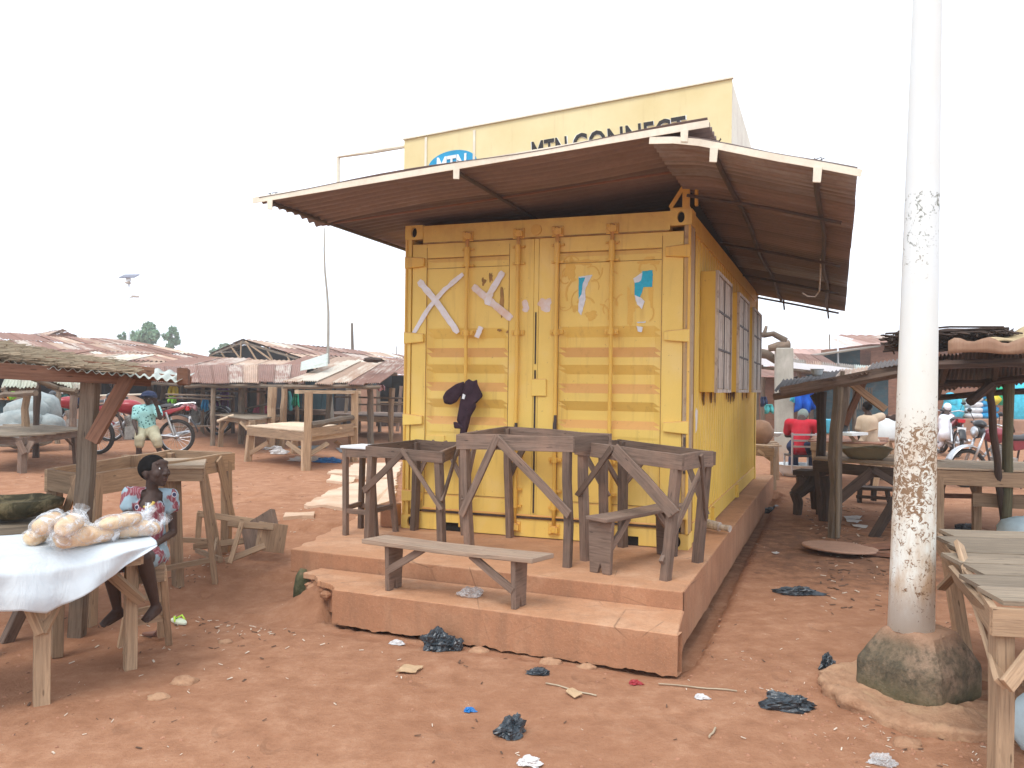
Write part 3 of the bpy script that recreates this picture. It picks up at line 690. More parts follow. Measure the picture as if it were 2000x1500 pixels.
blotch((1.10, .011, 1.88), .03, .05, (0, -1, 0), 'paint_smudge', M['brush2'], dl, 7, **FX); blotch((1.27, .011, 1.89), .055, .055, (0, -1, 0), 'paint_smudge', M['brush2'], dr, 8, **FX)
M['rub'] = dusted('rubbed_paint', (.80, .49, .11), (.64, .34, .09), .45, .7, 16)
for k in range(22):
    u = R.uniform(1.42, 2.14); z = R.uniform(1.76, 2.24); a = R.uniform(0, 6.3); q = R.uniform(.04, .12); stroke([(u+q*cos(a+i*.5)*.8, z+q*sin(a+i*.5)) for i in range(5)], R.uniform(.006, .016), 'rubbed_smear', M['rub'], dr, k, .0205)
for k, (u, z, a, b) in enumerate(((1.47, 2.18, .045, .10), (1.60, 2.22, .10, .02), (2.10, 2.21, .08, .03), (2.13, 1.98, .02, .11), (1.66, 1.79, .05, .03), (1.97, 1.86, .03, .12), (1.52, 1.86, .03, .03), (.89, 1.93, .018, .13), (.72, 2.10, .02, .03), (.79, 2.13, .015, .04), (.87, 1.69, .02, .01), (.95, 1.68, .02, .01))):
    blotch((u, .021, z), a, b, (0, -1, 0), 'rubbed_patch', M['rub'] if k < 7 else M['seam'], dr if u > 1.2 else dl, 20+k, .9, .002, **FX)
M['cyan_paper'] = plain('cyan_poster_paper', (.03, .42, .60), .6, .15, 30); M['white_paper'] = plain('torn_white_paper', (.72, .74, .78), .8, .12, 20)
def torn(pts, mat, y, lab=None):
    q = []
    for k in range(len(pts)):
        a, b = Vector((pts[k][0], 0, pts[k][1])), Vector((pts[(k+1) % len(pts)][0], 0, pts[(k+1) % len(pts)][1])); n = max(1, int((b-a).length/.012))
        for i in range(n): p = a.lerp(b, i/n); q.append((p.x+.004*noise.noise(p*60), y, p.z+.004*noise.noise(p*60+Vector((5, 0, 0)))))
    mb = MB(); mb.prism(q, (0, -.002, 0)); P('torn_poster', mb, mat, dr, label=lab)
torn([(1.545, 2.11), (1.66, 2.12), (1.63, 2.07), (1.60, 2.0), (1.605, 1.93), (1.59, 1.87), (1.57, 1.80), (1.545, 1.83), (1.55, 1.93)], M['white_paper'], .0195, 'white torn poster with a cyan edge')
torn([(1.547, 2.10), (1.60, 2.10), (1.58, 2.05), (1.57, 1.97), (1.548, 1.93)], M['cyan_paper'], .0170)
torn([(2.06, 2.135), (2.14, 2.14), (2.14, 2.01), (2.07, 2.01), (2.04, 1.92), (2.0, 1.95), (2.0, 2.06)], M['cyan_paper'], .0195, 'cyan torn poster near the right hinge')
torn([(1.99, 2.08), (2.06, 2.125), (2.05, 2.06), (2.03, 2.05), (2.0, 2.045)], M['white_paper'], .0165); torn([(2.0, 1.95), (2.05, 1.93), (2.08, 1.90), (2.06, 1.84), (2.02, 1.88)], M['white_paper'], .0165)
torn([(2.02, 1.74), (2.09, 1.745), (2.09, 1.735), (2.03, 1.73)], M['white_paper'], .0185); torn([(2.02, 1.71), (2.07, 1.70), (2.06, 1.66), (2.03, 1.665)], M['white_paper'], .0185)

# bracket standing on the top right casting, and its twin at the far corner
for vv, sg in ((-.004, -1), (CL-.03, 1)):
    mb = MB(); y = vv+.012
    mb.bar((Wd-.045, y, H), (Wd-.045, y, H+.27), .055, .02, (0, 1, 0)); mb.bar((Wd-.165, y, H+.02), (Wd-.05, y, H+.20), .03, .018, (0, 1, 0)); mb.bar((Wd-.165, y, H+.008), (Wd-.01, y, H+.008), .02, .018, (0, 1, 0)); mb.bar((Wd+.03, y+.02, H+.03), (Wd+.03, y+.02, H+.25), .05, .02, (1, 0, 0))
    P('corner_bracket', mb, M['y_bar'])

# ------------------------------------------------------------------ awnings
def zfront(u, v): return 2.595+.0745*(u+.594)-.008*(v+1.2)       # underside height of the front awning
def sheet(parent, fn, nw, amp, na, nb, mat, name='roofing_sheet', thick=.0025, **kw):
    """corrugated sheet over the unit square: waves along the 2nd parameter"""
    mb = MB(); seg = nw*6
    def f(a, b): p, nrm = fn(a, b); return Vector(p)+Vector(nrm)*(amp*cos(2*pi*nw*b))
    p00, p10, p01 = Vector(fn(0, 0)[0]), Vector(fn(1, 0)[0]), Vector(fn(0, 1)[0]); la, lb = (p10-p00).length, (p01-p00).length; o = R.random()*7
    mb.grid(f, na, seg, lambda u, v: (o+u*la, o+v*lb)); return build(mb, name, mat, parent, local=(parent is not None and kw.pop('local', True)), thick=thick, smooth=True, **kw)
aw = P('front_awning', BX((-.63, 2.73, -1.215, -1.197, 2.66, 2.66)), M['cream'], label='front awning of rusty corrugated sheets')
mb = MB(); mb.M = None
mb.bar((-.66, -1.212, zfront(-.66, -1.2)+.014), (2.73, -1.212, zfront(2.73, -1.2)+.014), .008, .044); aw.data.clear_geometry()
aw.data.from_pydata([tuple(p) for p in mb.v], [], mb.f); aw.data.update()
edges = [-1.2, -.45, .30, 1.05, 1.8]
for k in range(4):
    v0, v1 = edges[k]-.02, edges[k+1]+.04
    def fn(a, b, v0=v0, v1=v1, k=k):
        u = -.60+3.32*a+(.02*(k % 2)); v = v0+(v1-v0)*b; sag = .012*sin(u*3+k)+.01*noise.noise(Vector((u, v, k)))
        e = -.035*max(0, 1-abs(v+.45)/.3)*max(0, 1-(u+.6)/.25) if k < 2 else 0
        return (u, v, zfront(u, v)+.018+.004*k+sag+e), (0, 0, 1)
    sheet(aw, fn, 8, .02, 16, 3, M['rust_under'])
for u in (-.50, 1.03, 2.58):
    mb = MB(); mb.tube([(u, v_, zfront(u, v_)-.026) for v_ in (-1.19, -.4, .4, 1.2, 1.75)], .016, 8); P('support_bar', mb, M['dark_metal'], aw)
    mb = MB(); mb.prism([(u-.022, -1.224, zfront(u, -1.2)-.075), (u+.022, -1.224, zfront(u, -1.2)-.08), (u+.024, -1.224, zfront(u, -1.2)-.002), (u-.024, -1.224, zfront(u, -1.2)-.002)], (0, .01, 0)); P('clip_plate', mb, M['cream'] if u > -.3 else M['cream'], aw, bevel=.003)
    mb = MB(); z = zfront(u, -1.2)+.03
    for i in range(5): a = R.random()*6; mb.tube([(u, -1.18, z), (u+.03*cos(a), -1.18+.02*sin(a), z+.012+.02*R.random()), (u+.05*cos(a+.6), -1.18, z+.03*R.random())], .003, 4)
    P('wire_tie', mb, M['dark_metal'], aw)
mb = MB(); mb.bar((-.6, -.38, zfront(-.6, -.4)-.022), (2.7, -.38, zfront(2.7, -.4)-.022), .02, .012); P('support_bar', mb, M['rust_top'], aw)
for u in (.02,): mb = MB(); mb.tube([(u, .06, H-.01), (u, .06, zfront(u, 0)-.03)], .014, 8); P('support_post', mb, M['y_bar'], aw)
P('back_board', (lambda m: m.prism([(-.58, 1.72, H-.03), (2.38, 1.72, H-.03), (2.38, 1.72, zfront(2.38, 1.7)), (-.58, 1.72, zfront(-.58, 1.7))], (0, .01, 0)))(MB()), M['interior'], aw)  # unseen board widened to block light coming in behind the front awning
# side awning
_NP = [(2.2, 2.80), (2.39, 2.80), (2.59, 2.782), (2.78, 2.73), (3.08, 2.641), (3.37, 2.565), (3.7, 2.47)]
def _near(u):
    for (a, za), (b, zb) in zip(_NP, _NP[1:]):
        if u <= b: return za+(zb-za)*(u-a)/(b-a)
    return _NP[-1][1]
def zside(u, v):
    k = min(1, max(0, (v+1.2)/7.05)); return (_near(u)-.02)*(1-k)+(2.56-.22*(u-2.42))*k
sa = P('side_awning', BX((2.36, 3.6, -1.215, -1.2, 2.66, 2.66)), M['cream'], label='side awning of dark rusty corrugated sheets')
mb = MB(); pts = [(2.36+1.24*i/8, -1.213) for i in range(9)]
for i in range(8): mb.bar((pts[i][0], -1.213, zside(*pts[i])+.004), (pts[i+1][0]+.002, -1.213, zside(*pts[i+1])+.004), .008, .042)
sa.data.clear_geometry(); sa.data.from_pydata([tuple(p) for p in mb.v], [], mb.f); sa.data.update()
for k in range(9):
    v0 = -1.2+k*.79; v1 = v0+.83
    def fn(a, b, v0=v0, v1=v1, k=k):
        u = 2.36+1.22*a+.012*noise.noise(Vector((k*3.3, 1, 1))); v = v0+(v1-v0)*b; return (u, v, zside(u, v)+.018+.003*(k % 3)+.008*noise.noise(Vector((u*2, v*2, k)))), (0, 0, 1)
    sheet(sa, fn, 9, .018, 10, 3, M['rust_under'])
P('awning_light_block', (lambda m: m.prism([(2.405, .1, H-.04), (2.405, CL, H-.04), (2.405, CL, zside(2.42, CL)+.02), (2.405, .1, zside(2.42, .1)+.02)], (.008, 0, 0)))(MB()), M['interior'], sa)  # unseen sheet added to keep sky light off the side awning's underside
for u in (2.76, 3.36):
    mb = MB(); mb.tube([(u+.015*sin(v_*2.1), v_, zside(u, v_)-.02-.006*sin(v_*3)) for v_ in [-1.19+i*.5 for i in range(15)]], .018, 8, j=.08); P('support_bar', mb, M['dark_metal'], sa)
    mb = MB(); mb.prism([(u-.025, -1.226, zside(u, -1.2)-.10), (u+.02, -1.226, zside(u, -1.2)-.105), (u+.028, -1.226, zside(u, -1.2)-.012), (u-.022, -1.226, zside(u, -1.2)-.01)], (0, .01, 0)); P('clip_plate', mb, M['cream'], sa, bevel=.003)
    mb = MB()
    for i in range(5): a = R.random()*6; z = zside(u, -1.2)+.03; mb.tube([(u, -1.18, z), (u+.03*cos(a), -1.18, z+.02*R.random()), (u+.05*cos(a+.6), -1.18, z+.035*R.random())], .003, 4)
    P('wire_tie', mb, M['dark_metal'], sa)
for vv in (.0, 1.9, 3.8, 5.75):
    mb = MB(); mb.tube([(2.40, vv, zside(2.4, vv)-.045), (3.0, vv, zside(3.0, vv)-.045), (3.5, vv, zside(3.5, vv)-.05)], .013, 8); P('support_bar', mb, M['dark_metal'], sa)
for u, v in ((2.78, 5.95), (3.36, 5.98)): mb = MB(); mb.tube([(u, v-.05, zside(u, v)-.0), (u, v, zside(u, v)-.05), (u+.01, v, zside(u, v)-.13)], .012, 6); P('hook', mb, M['dark_metal'], sa)
mb = MB(); mb.tube([(3.33, 1.9, 2.60), (3.325, 2.2, 2.40), (3.31, 2.5, 2.22), (3.27, 2.55, 2.17), (3.2, 2.5, 2.17), (3.15, 2.45, 2.2)], .008, 6); P('loose_wire', mb, M['shutter'], sa, smooth=True)
mb = MB(); mb.box((Wd-.02, CL-.02, 2.37), (.06, .08, .4)); P('corner_plate', mb, M['y_side'])

# ------------------------------------------------------------------ sign board above the roof
def ztop(u): return 3.438+.076*(u+.2)
sb = thing('sign_board', 'tall yellow sign board on the container roof with black lettering and blue oval logo', 'sign', M=CM)
P('board', (lambda m: m.prism([(-.19, .30, 2.86), (2.69, .30, 2.86), (2.69, .30, ztop(2.69)), (-.19, .30, ztop(-.19))], (0, .02, 0)))(MB()), M['sign'], sb)
P('side_panel', (lambda m: m.prism([(2.672, .322, 2.86), (2.672, 2.3, 2.86), (2.672, 1.95, 3.575), (2.672, .36, ztop(2.69)-.006)], (.015, 0, 0)))(MB()), M['cream'], sb)
P('edge_trim', (lambda m: m.bar((-.2, .297, ztop(-.2)+.004), (2.70, .297, ztop(2.7)+.004), .03, .012))(MB()), M['cream'], sb)
for u in (.03, .50): P('cover_strip', (lambda m: m.box((u, .294, 3.14+.04*u), (.022, .006, .60)))(MB()), M['cream'], sb)
for u in (.1, 1.3, 2.5): P('strut', (lambda m: m.tube([(u, .34, 2.83), (u, .34, 3.4)], .018, 6))(MB()), M['cream'], sb)
TL = Matrix.Translation((1.18, .2965, 3.03)) @ Matrix.Rotation(-.072, 4, 'Y') @ Matrix.Rotation(pi/2, 4, 'X')
slope = lambda u, z, sx=1, sz=1: Matrix.Translation((u, .2985, z)) @ Matrix.Rotation(-.070, 4, 'Y') @ Matrix.Diagonal((sx, 1, sz, 1)) @ Matrix.Rotation(pi/2, 4, 'X')
M['ink'] = plain('sign_black', (.035, .032, .03), .5); M['logo_blue'] = plain('sign_blue', (.03, .30, .52), .45); M['logo_white'] = plain('sign_white', (.78, .8, .8), .5)
P('lettering', text_mb('MTN', .30, slope(1.20, 3.128, 1, .92), .004, .006, 0, .325), M['logo_white'], sb); P('lettering', text_mb('CONNECT', .30, slope(1.875, 3.178, 1, .92), .004, .006, 0, .955), M['logo_white'], sb)
def off(m, dy):
    for p in m.v: p.y += dy
    return m
P('lettering', off(text_mb('MTN', .30, slope(1.20, 3.128, 1, .92), .004, .004, 0, .312), -.003), M['ink'], sb, label='black letters MTN'); P('lettering', off(text_mb('CONNECT', .30, slope(1.875, 3.178, 1, .92), .004, .004, 0, .94), -.003), M['ink'], sb, label='black letters CONNECT')
mb = MB(); mb.prism([(.29+.235*cos(2*pi*k/40), .2995, 3.175+.125*sin(2*pi*k/40)+.016*cos(2*pi*k/40)) for k in range(40)], (0, -.006, 0)); P('logo_oval', mb, M['logo_blue'], sb)
P('lettering', text_mb('MTN', .22, Matrix.Translation((.29, .2905, 3.10)) @ Matrix.Rotation(-.070, 4, 'Y') @ Matrix.Rotation(pi/2, 4, 'X'), .004, .005, .15, .30), M['logo_white'], sb, label='white letters MTN on the blue oval')
mb = MB(); mb.tube([(-.90, .34, 2.70), (-.905, .34, 3.352), (-.55, .34, 3.37), (-.2, .34, 3.392)], .018, 8); mb.tube([(-.9, .34, 2.72), (-.1, .34, 2.72)], .016, 8); P('pipe_frame', mb, M['cream'], sb)
for u, v_ in ((1.335, 3.36), (2.47, 3.43), (2.56, 3.02)):
    mb = MB()
    for i in range(7): a = i*.9; mb.tube([(u, .28, v_), (u+.03*cos(a), .27, v_+.03*sin(a)), (u+.05*cos(a+.5), .27, v_+.05*sin(a+.5))], .005, 4)
# ------------------------------------------------------------------ rough wooden stands and benches on the plinth
def tray_stand(name, label, cat, C4, legs, mat, rail=.075, th=.028, Mx=None, group=None, braces=(), legw=.05, wt=None, round_legs=False, rail_mats=None, j=.006):
    """open tray frame on legs. C4: four top corners FL, FR, BR, BL; legs: (corner, foot)"""
    Mx = Mx or Matrix.Identity(4); C4 = [Mx @ Vector(p) for p in C4]
    c = sum(C4, Vector())/4; feet = [Mx @ Vector(f) for _, f in legs]; base = Vector((c.x, c.y, min(f.z for f in feet)))
    r = thing(name, label, cat, base, group=group)
    for k in range(4):
        a, b = C4[k].copy(), C4[(k+1) % 4].copy(); a.z -= rail/2; b.z -= rail/2; d = (b-a).normalized()
        mb = MB(); mb.bar(a-d*(.02 if k % 2 == 0 else -.016), b+d*(.02 if k % 2 == 0 else -.016), th, rail*R.uniform(.92, 1.1), j=j); build(mb, 'rail', rail_mats[k] if rail_mats else mat, r, bevel=.003)
    cc = sum(C4, Vector())/4; tops = {}
    for (k, f), ft in zip(legs, feet):
        t_ = C4[k].lerp(Vector((cc.x, cc.y, C4[k].z)), .07); t_.z -= .012; tops[k] = (t_, ft); mb = MB()
        if round_legs: mb.tube([t_.lerp(ft, i/6)+Vector((R.uniform(-.006, .006), R.uniform(-.006, .006), 0))*(0 < i < 6) for i in range(7)], [legw*.5*R.uniform(.85, 1.1) for _ in range(7)], 7, j=.12)
        else: mb.bar(t_, ft-Vector((0, 0, .01)), legw*R.uniform(.85, 1.2), legw*R.uniform(.7, 1), up=(C4[1]-C4[0]), j=j*1.2)
        build(mb, 'leg', mat, r, bevel=.004)
    for (k, k2, t_, drop, w) in braces:
        tp, ft = tops[k]; a = tp.lerp(ft, drop); b = C4[k].lerp(C4[k2], t_); b.z -= rail*.45
        out = (C4[k]+C4[k2])/2-cc; out.z = 0; out = out.normalized()*(.045 if k in (0, 1) and k2 in (0, 1) else .03); a = a+out; b = b+out*.8; d = (b-a).normalized()
        mb = MB(); mb.bar(a-d*.05, b+d*.045, w, .02, up=out, j=.004, cut=.3); build(mb, 'brace', mat, r, bevel=.003)
    return r
GS = 'rough wooden tray stands in front of the container'
tray_stand('tray_stand', 'low dark wooden tray stand on the left in front of the container', 'stand', [(.07, -.71, .75), (.76, -.84, .74), (.64, -.14, .76), (.17, -.07, .76)],
    [(0, (.07, -.68, 0)), (1, (.74, -.76, 0)), (2, (.64, -.12, 0)), (3, (.15, -.07, 0))], M['w_grey'], .085, Mx=CM, group=GS, braces=((0, 1, .5, .42, .05), (1, 0, .45, .52, .032), (2, 3, .4, .45, .04), (3, 2, .3, .4, .04), (1, 2, .55, .45, .03)), legw=.058)
tray_stand('tray_stand', 'tallest dark wooden tray stand in the middle with thick crooked braces', 'stand', [(.92, -.87, .875), (1.80, -.97, .89), (1.97, -.62, .895), (.985, -.09, .90)],
    [(0, (1.0, -.83, 0)), (1, (1.78, -.96, 0)), (2, (1.93, -.55, 0)), (3, (1.02, -.05, 0))], M['w_grey'], .105, Mx=CM, group=GS, braces=((0, 1, .36, .62, .055), (1, 0, .6, .55, .06), (2, 3, .3, .45, .04), (3, 2, .25, .4, .05), (0, 3, .4, .5, .04)), legw=.062)
rs = tray_stand('tray_stand', 'wide dark wooden tray stand on the right with a pale plank brace', 'stand', [(1.78, -.74, .845), (2.56, -1.09, .805), (2.68, -.52, .795), (1.93, -.10, .83)],
    [(0, (1.83, -.70, 0)), (1, (2.47, -1.08, 0)), (2, (2.58, -.42, 0)), (3, (1.96, -.08, 0))], M['w_grey'], .10, Mx=CM, group=GS, braces=((0, 1, .35, .4, .04), (1, 0, .55, .42, .085), (2, 1, .45, .55, .035), (3, 2, .35, .4, .045), (3, 0, .5, .4, .04), (2, 3, .3, .5, .04)), legw=.06)
mb = MB(); mb.bar(cw(2.45, -1.12, .12), cw(2.64, -.52, .74), .03, .03, j=.004); build(mb, 'brace', M['w_grey'], rs)
def bench(label, A, B, wdt, zt, feet_z, mat, tilt=0, legs=((.12, .09), (.88, .09)), th=.03, leg_w=.16, group='plank benches on the plinth'):
    """plank bench; A,B seat end centres in kiosk coordinates"""
    A = Vector((*A, zt)); B = Vector((*B, zt+tilt)); d = (B-A).normalized(); side = Vector((-d.y, d.x, 0)).normalized(); c = (A+B)/2
    r = thing('bench', label, 'bench', cw(c.x, c.y, feet_z), group=group)
    mb = MB(CM); n = 10; vs = []
    for i in range(n+1):
        p = A.lerp(B, i/n); w1 = wdt/2*(1+.08*noise.noise(Vector((i*.5, 1, zt)))); w2 = wdt/2*(1+.08*noise.noise(Vector((i*.5, 7, zt)))); sag = -.006*sin(pi*i/n)
        e = .02 if i in (0, n) else 0
        for s_, z_ in ((-w1, -th), (w2, -th), (w2, 0), (-w1, 0)): vs.append(p+side*s_+Vector((0, 0, z_+sag))+d*(e*(1 if s_ > 0 else -1)))
    fs = [(3, 2, 1, 0), (4*n, 4*n+1, 4*n+2, 4*n+3)]; uv = [[(0, 0)]*4]*2; L = (B-A).length; o = R.random()*5
    for i in range(n):
        for k in range(4): k2 = (k+1) % 4; fs.append((4*i+k, 4*i+k2, 4*i+4+k2, 4*i+4+k)); w_ = wdt if k % 2 == 0 else th; uv.append([(o+L*i/n, k), (o+L*i/n, k+w_), (o+L*(i+1)/n, k+w_), (o+L*(i+1)/n, k)])
    mb.add(vs, fs, uv); build(mb, 'seat', mat, r, bevel=.005)
    for (t_, w_) in legs:
        p = A.lerp(B, t_); h = p.z-th-feet_z; q = leg_w
        prof = [(-q*.42, 0), (-q*.12, 0), (-q*.02, .07), (q*.1, .0), (q*.42, 0), (q*.5, h), (-q*.5, h)]
        mb = MB(CM); mb.prism([p+side*x-d*.016+Vector((0, 0, z-p.z+feet_z)) for x, z in prof], d*.032); build(mb, 'leg', M['w_grey'], r, bevel=.004)
    for t_, t2, hh in ((legs[1][0], legs[1][0]-.24, .35), (legs[0][0], legs[0][0]+.22, .4)):
        p = A.lerp(B, t_); q = A.lerp(B, t2); p.z = feet_z+(p.z-feet_z)*hh; q.z -= th; s_ = side*(-wdt*.32)
        mb = MB(CM); mb.bar(p+s_, q+s_, .045, .02, up=side, j=.002); build(mb, 'brace', M['w_grey'], r)
    return r
bench('long low plank bench standing on the front step of the plinth', (.63, -1.57), (1.86, -1.71), .22, -.108+.325, -.108, M['w_bench'], legs=((.13, 0), (.87, 0)), th=.03, leg_w=.17)
bench('short plank bench tucked under the right tray stand', (2.02, -1.12), (2.38, -.12), .19, .375, 0, M['w_grey'], legs=((.06, 0), (.86, 0)), th=.026, leg_w=.19)
def stool(label, C4, feet, mat, topmat, th=.03, apron=.07, rungz=.2, ov=.03, cat='stool', name='stool', group=None):
    """C4 top corners world, feet world"""
    c = sum(C4, Vector())/4; r = thing(name, label, cat, Vector((c.x, c.y, min(f.z for f in feet))), group=group)
    mb = MB(); mb.prism([p+(p-c).normalized()*ov for p in C4], (0, 0, th)); build(mb, 'seat', topmat, r, bevel=.004)
    tops = [p.lerp(c, .08) for p in C4]
    for k in range(4):
        mb = MB(); mb.bar(tops[k]-Vector((0, 0, .0)), feet[k]-Vector((0, 0, .01)), .045, .038, up=C4[1]-C4[0], j=.002); build(mb, 'leg', mat, r, bevel=.004)
        a, b = C4[k].copy(), C4[(k+1) % 4].copy(); a.z -= apron/2; b.z -= apron/2; mb = MB(); mb.bar(a, b, .02, apron, j=.001); build(mb, 'apron', mat, r)
        if rungz is not None:
            q = lambda i: tops[i].lerp(feet[i], 1-rungz)
            a, b = q(k), q((k+1) % 4); z = .02*(k % 2); mb = MB(); mb.bar(a+Vector((0, 0, z)), b+Vector((0, 0, z)), .022, .038, j=.001); build(mb, 'rung', mat, r)
    return r
zt = .70; cs = [cw(-.30, -.47, zt), cw(-.02, -.50, zt), cw(.0, -.25, zt), cw(-.27, -.22, zt)]
stool('tall wooden stool with a bright white top at the left of the plinth', cs, [cw(-.23, -.53), cw(.06, -.55), cw(.05, -.20), cw(-.30, -.18)], M['w_grey'], M['white'], .022, .07, .28, .03)

# dark jacket knotted round the second locking bar
M['jacket'] = plain('dark_plum_cloth', (.045, .026, .036), .85, .3, 18, .1, 0, .01)
jk = thing('jacket', 'dark plum jacket knotted round the left locking bar of the container', 'jacket', cw(.60, -.06, .98))
def cloth_body(outline, y0, bulge, seed, name='cloth_fold', mat=None, parent=None, Mx=None, n=10):
    """closed crumpled cushion of cloth with a given outline (u,z)"""
    mb = MB(Mx); m = len(outline); cx = sum(p[0] for p in outline)/m; cz = sum(p[1] for p in outline)/m
    o = []
    for k in range(m):
        a, b = outline[k], outline[(k+1) % m]
        for i in range(3): o.append((a[0]+(b[0]-a[0])*i/3, a[1]+(b[1]-a[1])*i/3))
    m = len(o); vs = []; rings = [1, .93, .7, .4]
    for side in (-1, 1):
        for q, r_ in enumerate(rings):
            for (u, z) in o:
                x = cx+(u-cx)*r_; zz = cz+(z-cz)*r_; h = bulge*(0, .6, .9, 1)[q]*(1+.6*noise.noise(Vector((x*22+seed, zz*9, seed))))
                vs.append((x, y0+side*h, zz))
        vs.append((cx, y0+side*bulge, cz))
    per = len(rings)*m+1; fs = []
    for s_ in (0, 1):
        b = s_*per
        for q in range(len(rings)-1):
            for k in range(m):
                k2 = (k+1) % m; f = (b+q*m+k, b+q*m+k2, b+(q+1)*m+k2, b+(q+1)*m+k); fs.append(f if s_ == 0 else f[::-1])
        for k in range(m): f = (b+3*m+k, b+3*m+(k+1) % m, b+4*m); fs.append(f if s_ == 0 else f[::-1])
    for k in range(m): fs.append((k, per+k, per+(k+1) % m, (k+1) % m))
    mb.add(vs, fs); return build(mb, name, mat, parent, smooth=True, sub=1)
cloth_body([(.60, 1.265), (.52, 1.24), (.43, 1.18), (.40, 1.13), (.415, 1.075), (.475, 1.065), (.53, 1.09), (.585, 1.17)], -.065, .022, 1, 'hood', M['jacket'], jk, CM)
cloth_body([(.60, 1.26), (.635, 1.285), (.67, 1.265), (.71, 1.28), (.715, 1.24), (.765, 1.15), (.745, 1.125), (.70, 1.12), (.705, 1.05), (.655, .97), (.635, .88), (.61, .80), (.575, .74), (.545, .69), (.53, .70), (.56, .80), (.565, .90), (.53, .93), (.54, 1.0), (.555, 1.08), (.57, 1.18)], -.06, .024, 4, 'sleeve', M['jacket'], jk, CM)
cloth_body([(.505, .925), (.54, .925), (.61, .885), (.60, .865), (.55, .87), (.515, .87)], -.075, .016, 9, 'cuff', M['jacket'], jk, CM)
mb = MB(CM); mb.prism([(.602, -.1, 1.16), (.625, -.1, 1.15), (.615, -.1, 1.115), (.595, -.1, 1.12)], (0, -.006, 0)); build(mb, 'label_tag', M['white'], jk)

# ------------------------------------------------------------------ lamp post on its concrete block
px_, py_ = 2.085, 4.40
t = NT('peeling_white_pole'); w = t.coord('World'); a = t.noise(w, 26, 6, .72, 1.6); b = t.noise(t.coord('World', (1, 1, .5)), 5, 5, .6)
z = t.n('SeparateXYZ'); t.l(w, z.inputs[0]); zz = z.outputs[2]
band = t.ramp(t.math('MULTIPLY', zz, .25), [(.07, .1), (.13, .72), (.19, .6), (.25, .9), (.325, 1.), (.40, .2), (.535, .0), (.55, .5), (.64, .72), (.65, 0.)])
lim = t.math('SUBTRACT', .85, t.math('MULTIPLY', band, .215))
pk = t.ramp(t.math('SUBTRACT', t.math('ADD', a, t.math('MULTIPLY', b, .28)), lim), [(.0, 0.), (.012, 1.)])
c = t.mix(t.ramp(b, [(.3, 0.), (.75, .55)]), (.74, .80, .82), (.70, .68, .60))
low = t.ramp(t.math('MULTIPLY', zz, .25), [(.40, 1.), (.52, 0.)]); c = t.mix(t.math('MULTIPLY', low, .3), c, (.72, .62, .42)); st_ = t.noise(t.coord('World', (5, 5, 1.6)), 1.6, 5, .7); c = t.mix(t.math('MULTIPLY', t.ramp(t.math('MULTIPLY', zz, .25), [(.09, 0.), (.14, 1.), (.3, .8), (.38, 0.)]), t.ramp(st_, [(.42, 0.), (.62, .8)])), c, (.46, .29, .15))
br = t.ramp(t.math('MULTIPLY', zz, .25), [(.5, (.25, .155, .09)), (.58, (.24, .26, .23))]); c = t.mix(pk, c, br)
t.bump(t.math('SUBTRACT', 1., pk), .25, .003); M['pole'] = t.out(c, .6)
lp = thing('pole', 'thick white pole with peeling rust-brown paint rising from a concrete block', 'pole', (px_, py_, 0))
mb = MB(); n = 16; mb.tube([(px_-.012+.052*k/n*1.35, py_, .33+k*.30) for k in range(n+1)], [.112-.047*min(1, k*.30/3.6) for k in range(n+1)], 32); build(mb, 'shaft', M['pole'], lp, smooth=True)
t = NT('mottled_concrete_block'); w = t.coord('World'); a = t.noise(w, 5, 6, .7, .3); b = t.noise(w, 30, 5, .7); v = t.n('TexVoronoi'); v.inputs['Scale'].default_value = 30; t.l(w, v.inputs['Vector'])
c = t.ramp(a, [(.3, (.07, .065, .045)), (.44, (.17, .13, .085)), (.58, (.29, .2, .135)), (.75, (.40, .28, .2))]); c = t.mix(t.ramp(b, [(.45, 0.), (.68, .8)]), c, (.055, .05, .035))
zz = t.n('SeparateXYZ'); t.l(w, zz.inputs[0]); c = t.mix(t.ramp(zz.outputs[2], [(.27, 0.), (.35, .85)]), c, (.42, .24, .15)); c = t.mix(t.ramp(zz.outputs[2], [(.04, .6), (.12, 0.)]), c, (.12, .11, .055))
t.bump(t.math('ADD', a, t.math('MULTIPLY', b, .6)), .9, .02); M['block'] = t.out(c, .92)
def blk(a, zf):
    """rough octagonal block with sloped shoulders"""
    prof = [(-.06, .335), (.0, .335), (.05, .33), (.13, .325), (.20, .30), (.26, .255), (.315, .20), (.345, .165), (.357, .145)]
    return prof
mb = MB(); prof = [(.215, -.06), (.22, .0), (.222, .05), (.222, .10), (.220, .15), (.217, .175), (.208, .195), (.188, .235), (.167, .275), (.147, .315), (.137, .332), (.12, .343), (.06, .345)]; n = 64; vs = []; bx, by = px_+.03, py_+.0
for (r_, z_) in prof:
    for k in range(n):
        a = 2*pi*k/n; e = a-.62; m = 1/max(abs(cos(e)), abs(sin(e)), (abs(cos(e))+abs(sin(e)))/1.86); rr = r_*m*1.02; d = Vector((cos(a), sin(a), 0)); q = Vector((cos(a)*2.2, sin(a)*2.2, z_*6))
        vs.append((bx+d.x*rr*(1+.04*noise.noise(q)+.02*noise.noise(q*4)), by+d.y*rr*(1+.04*noise.noise(q)+.02*noise.noise(q*4)), z_+.014*noise.noise(Vector((a*2, z_*5, 1)))))
fs = [(i*n+k, i*n+(k+1) % n, (i+1)*n+(k+1) % n, (i+1)*n+k) for i in range(len(prof)-1) for k in range(n)]; fs.append(tuple((len(prof)-1)*n+k for k in range(n)))
mb.add(vs, fs); build(mb, 'footing', M['block'], lp, smooth=False)
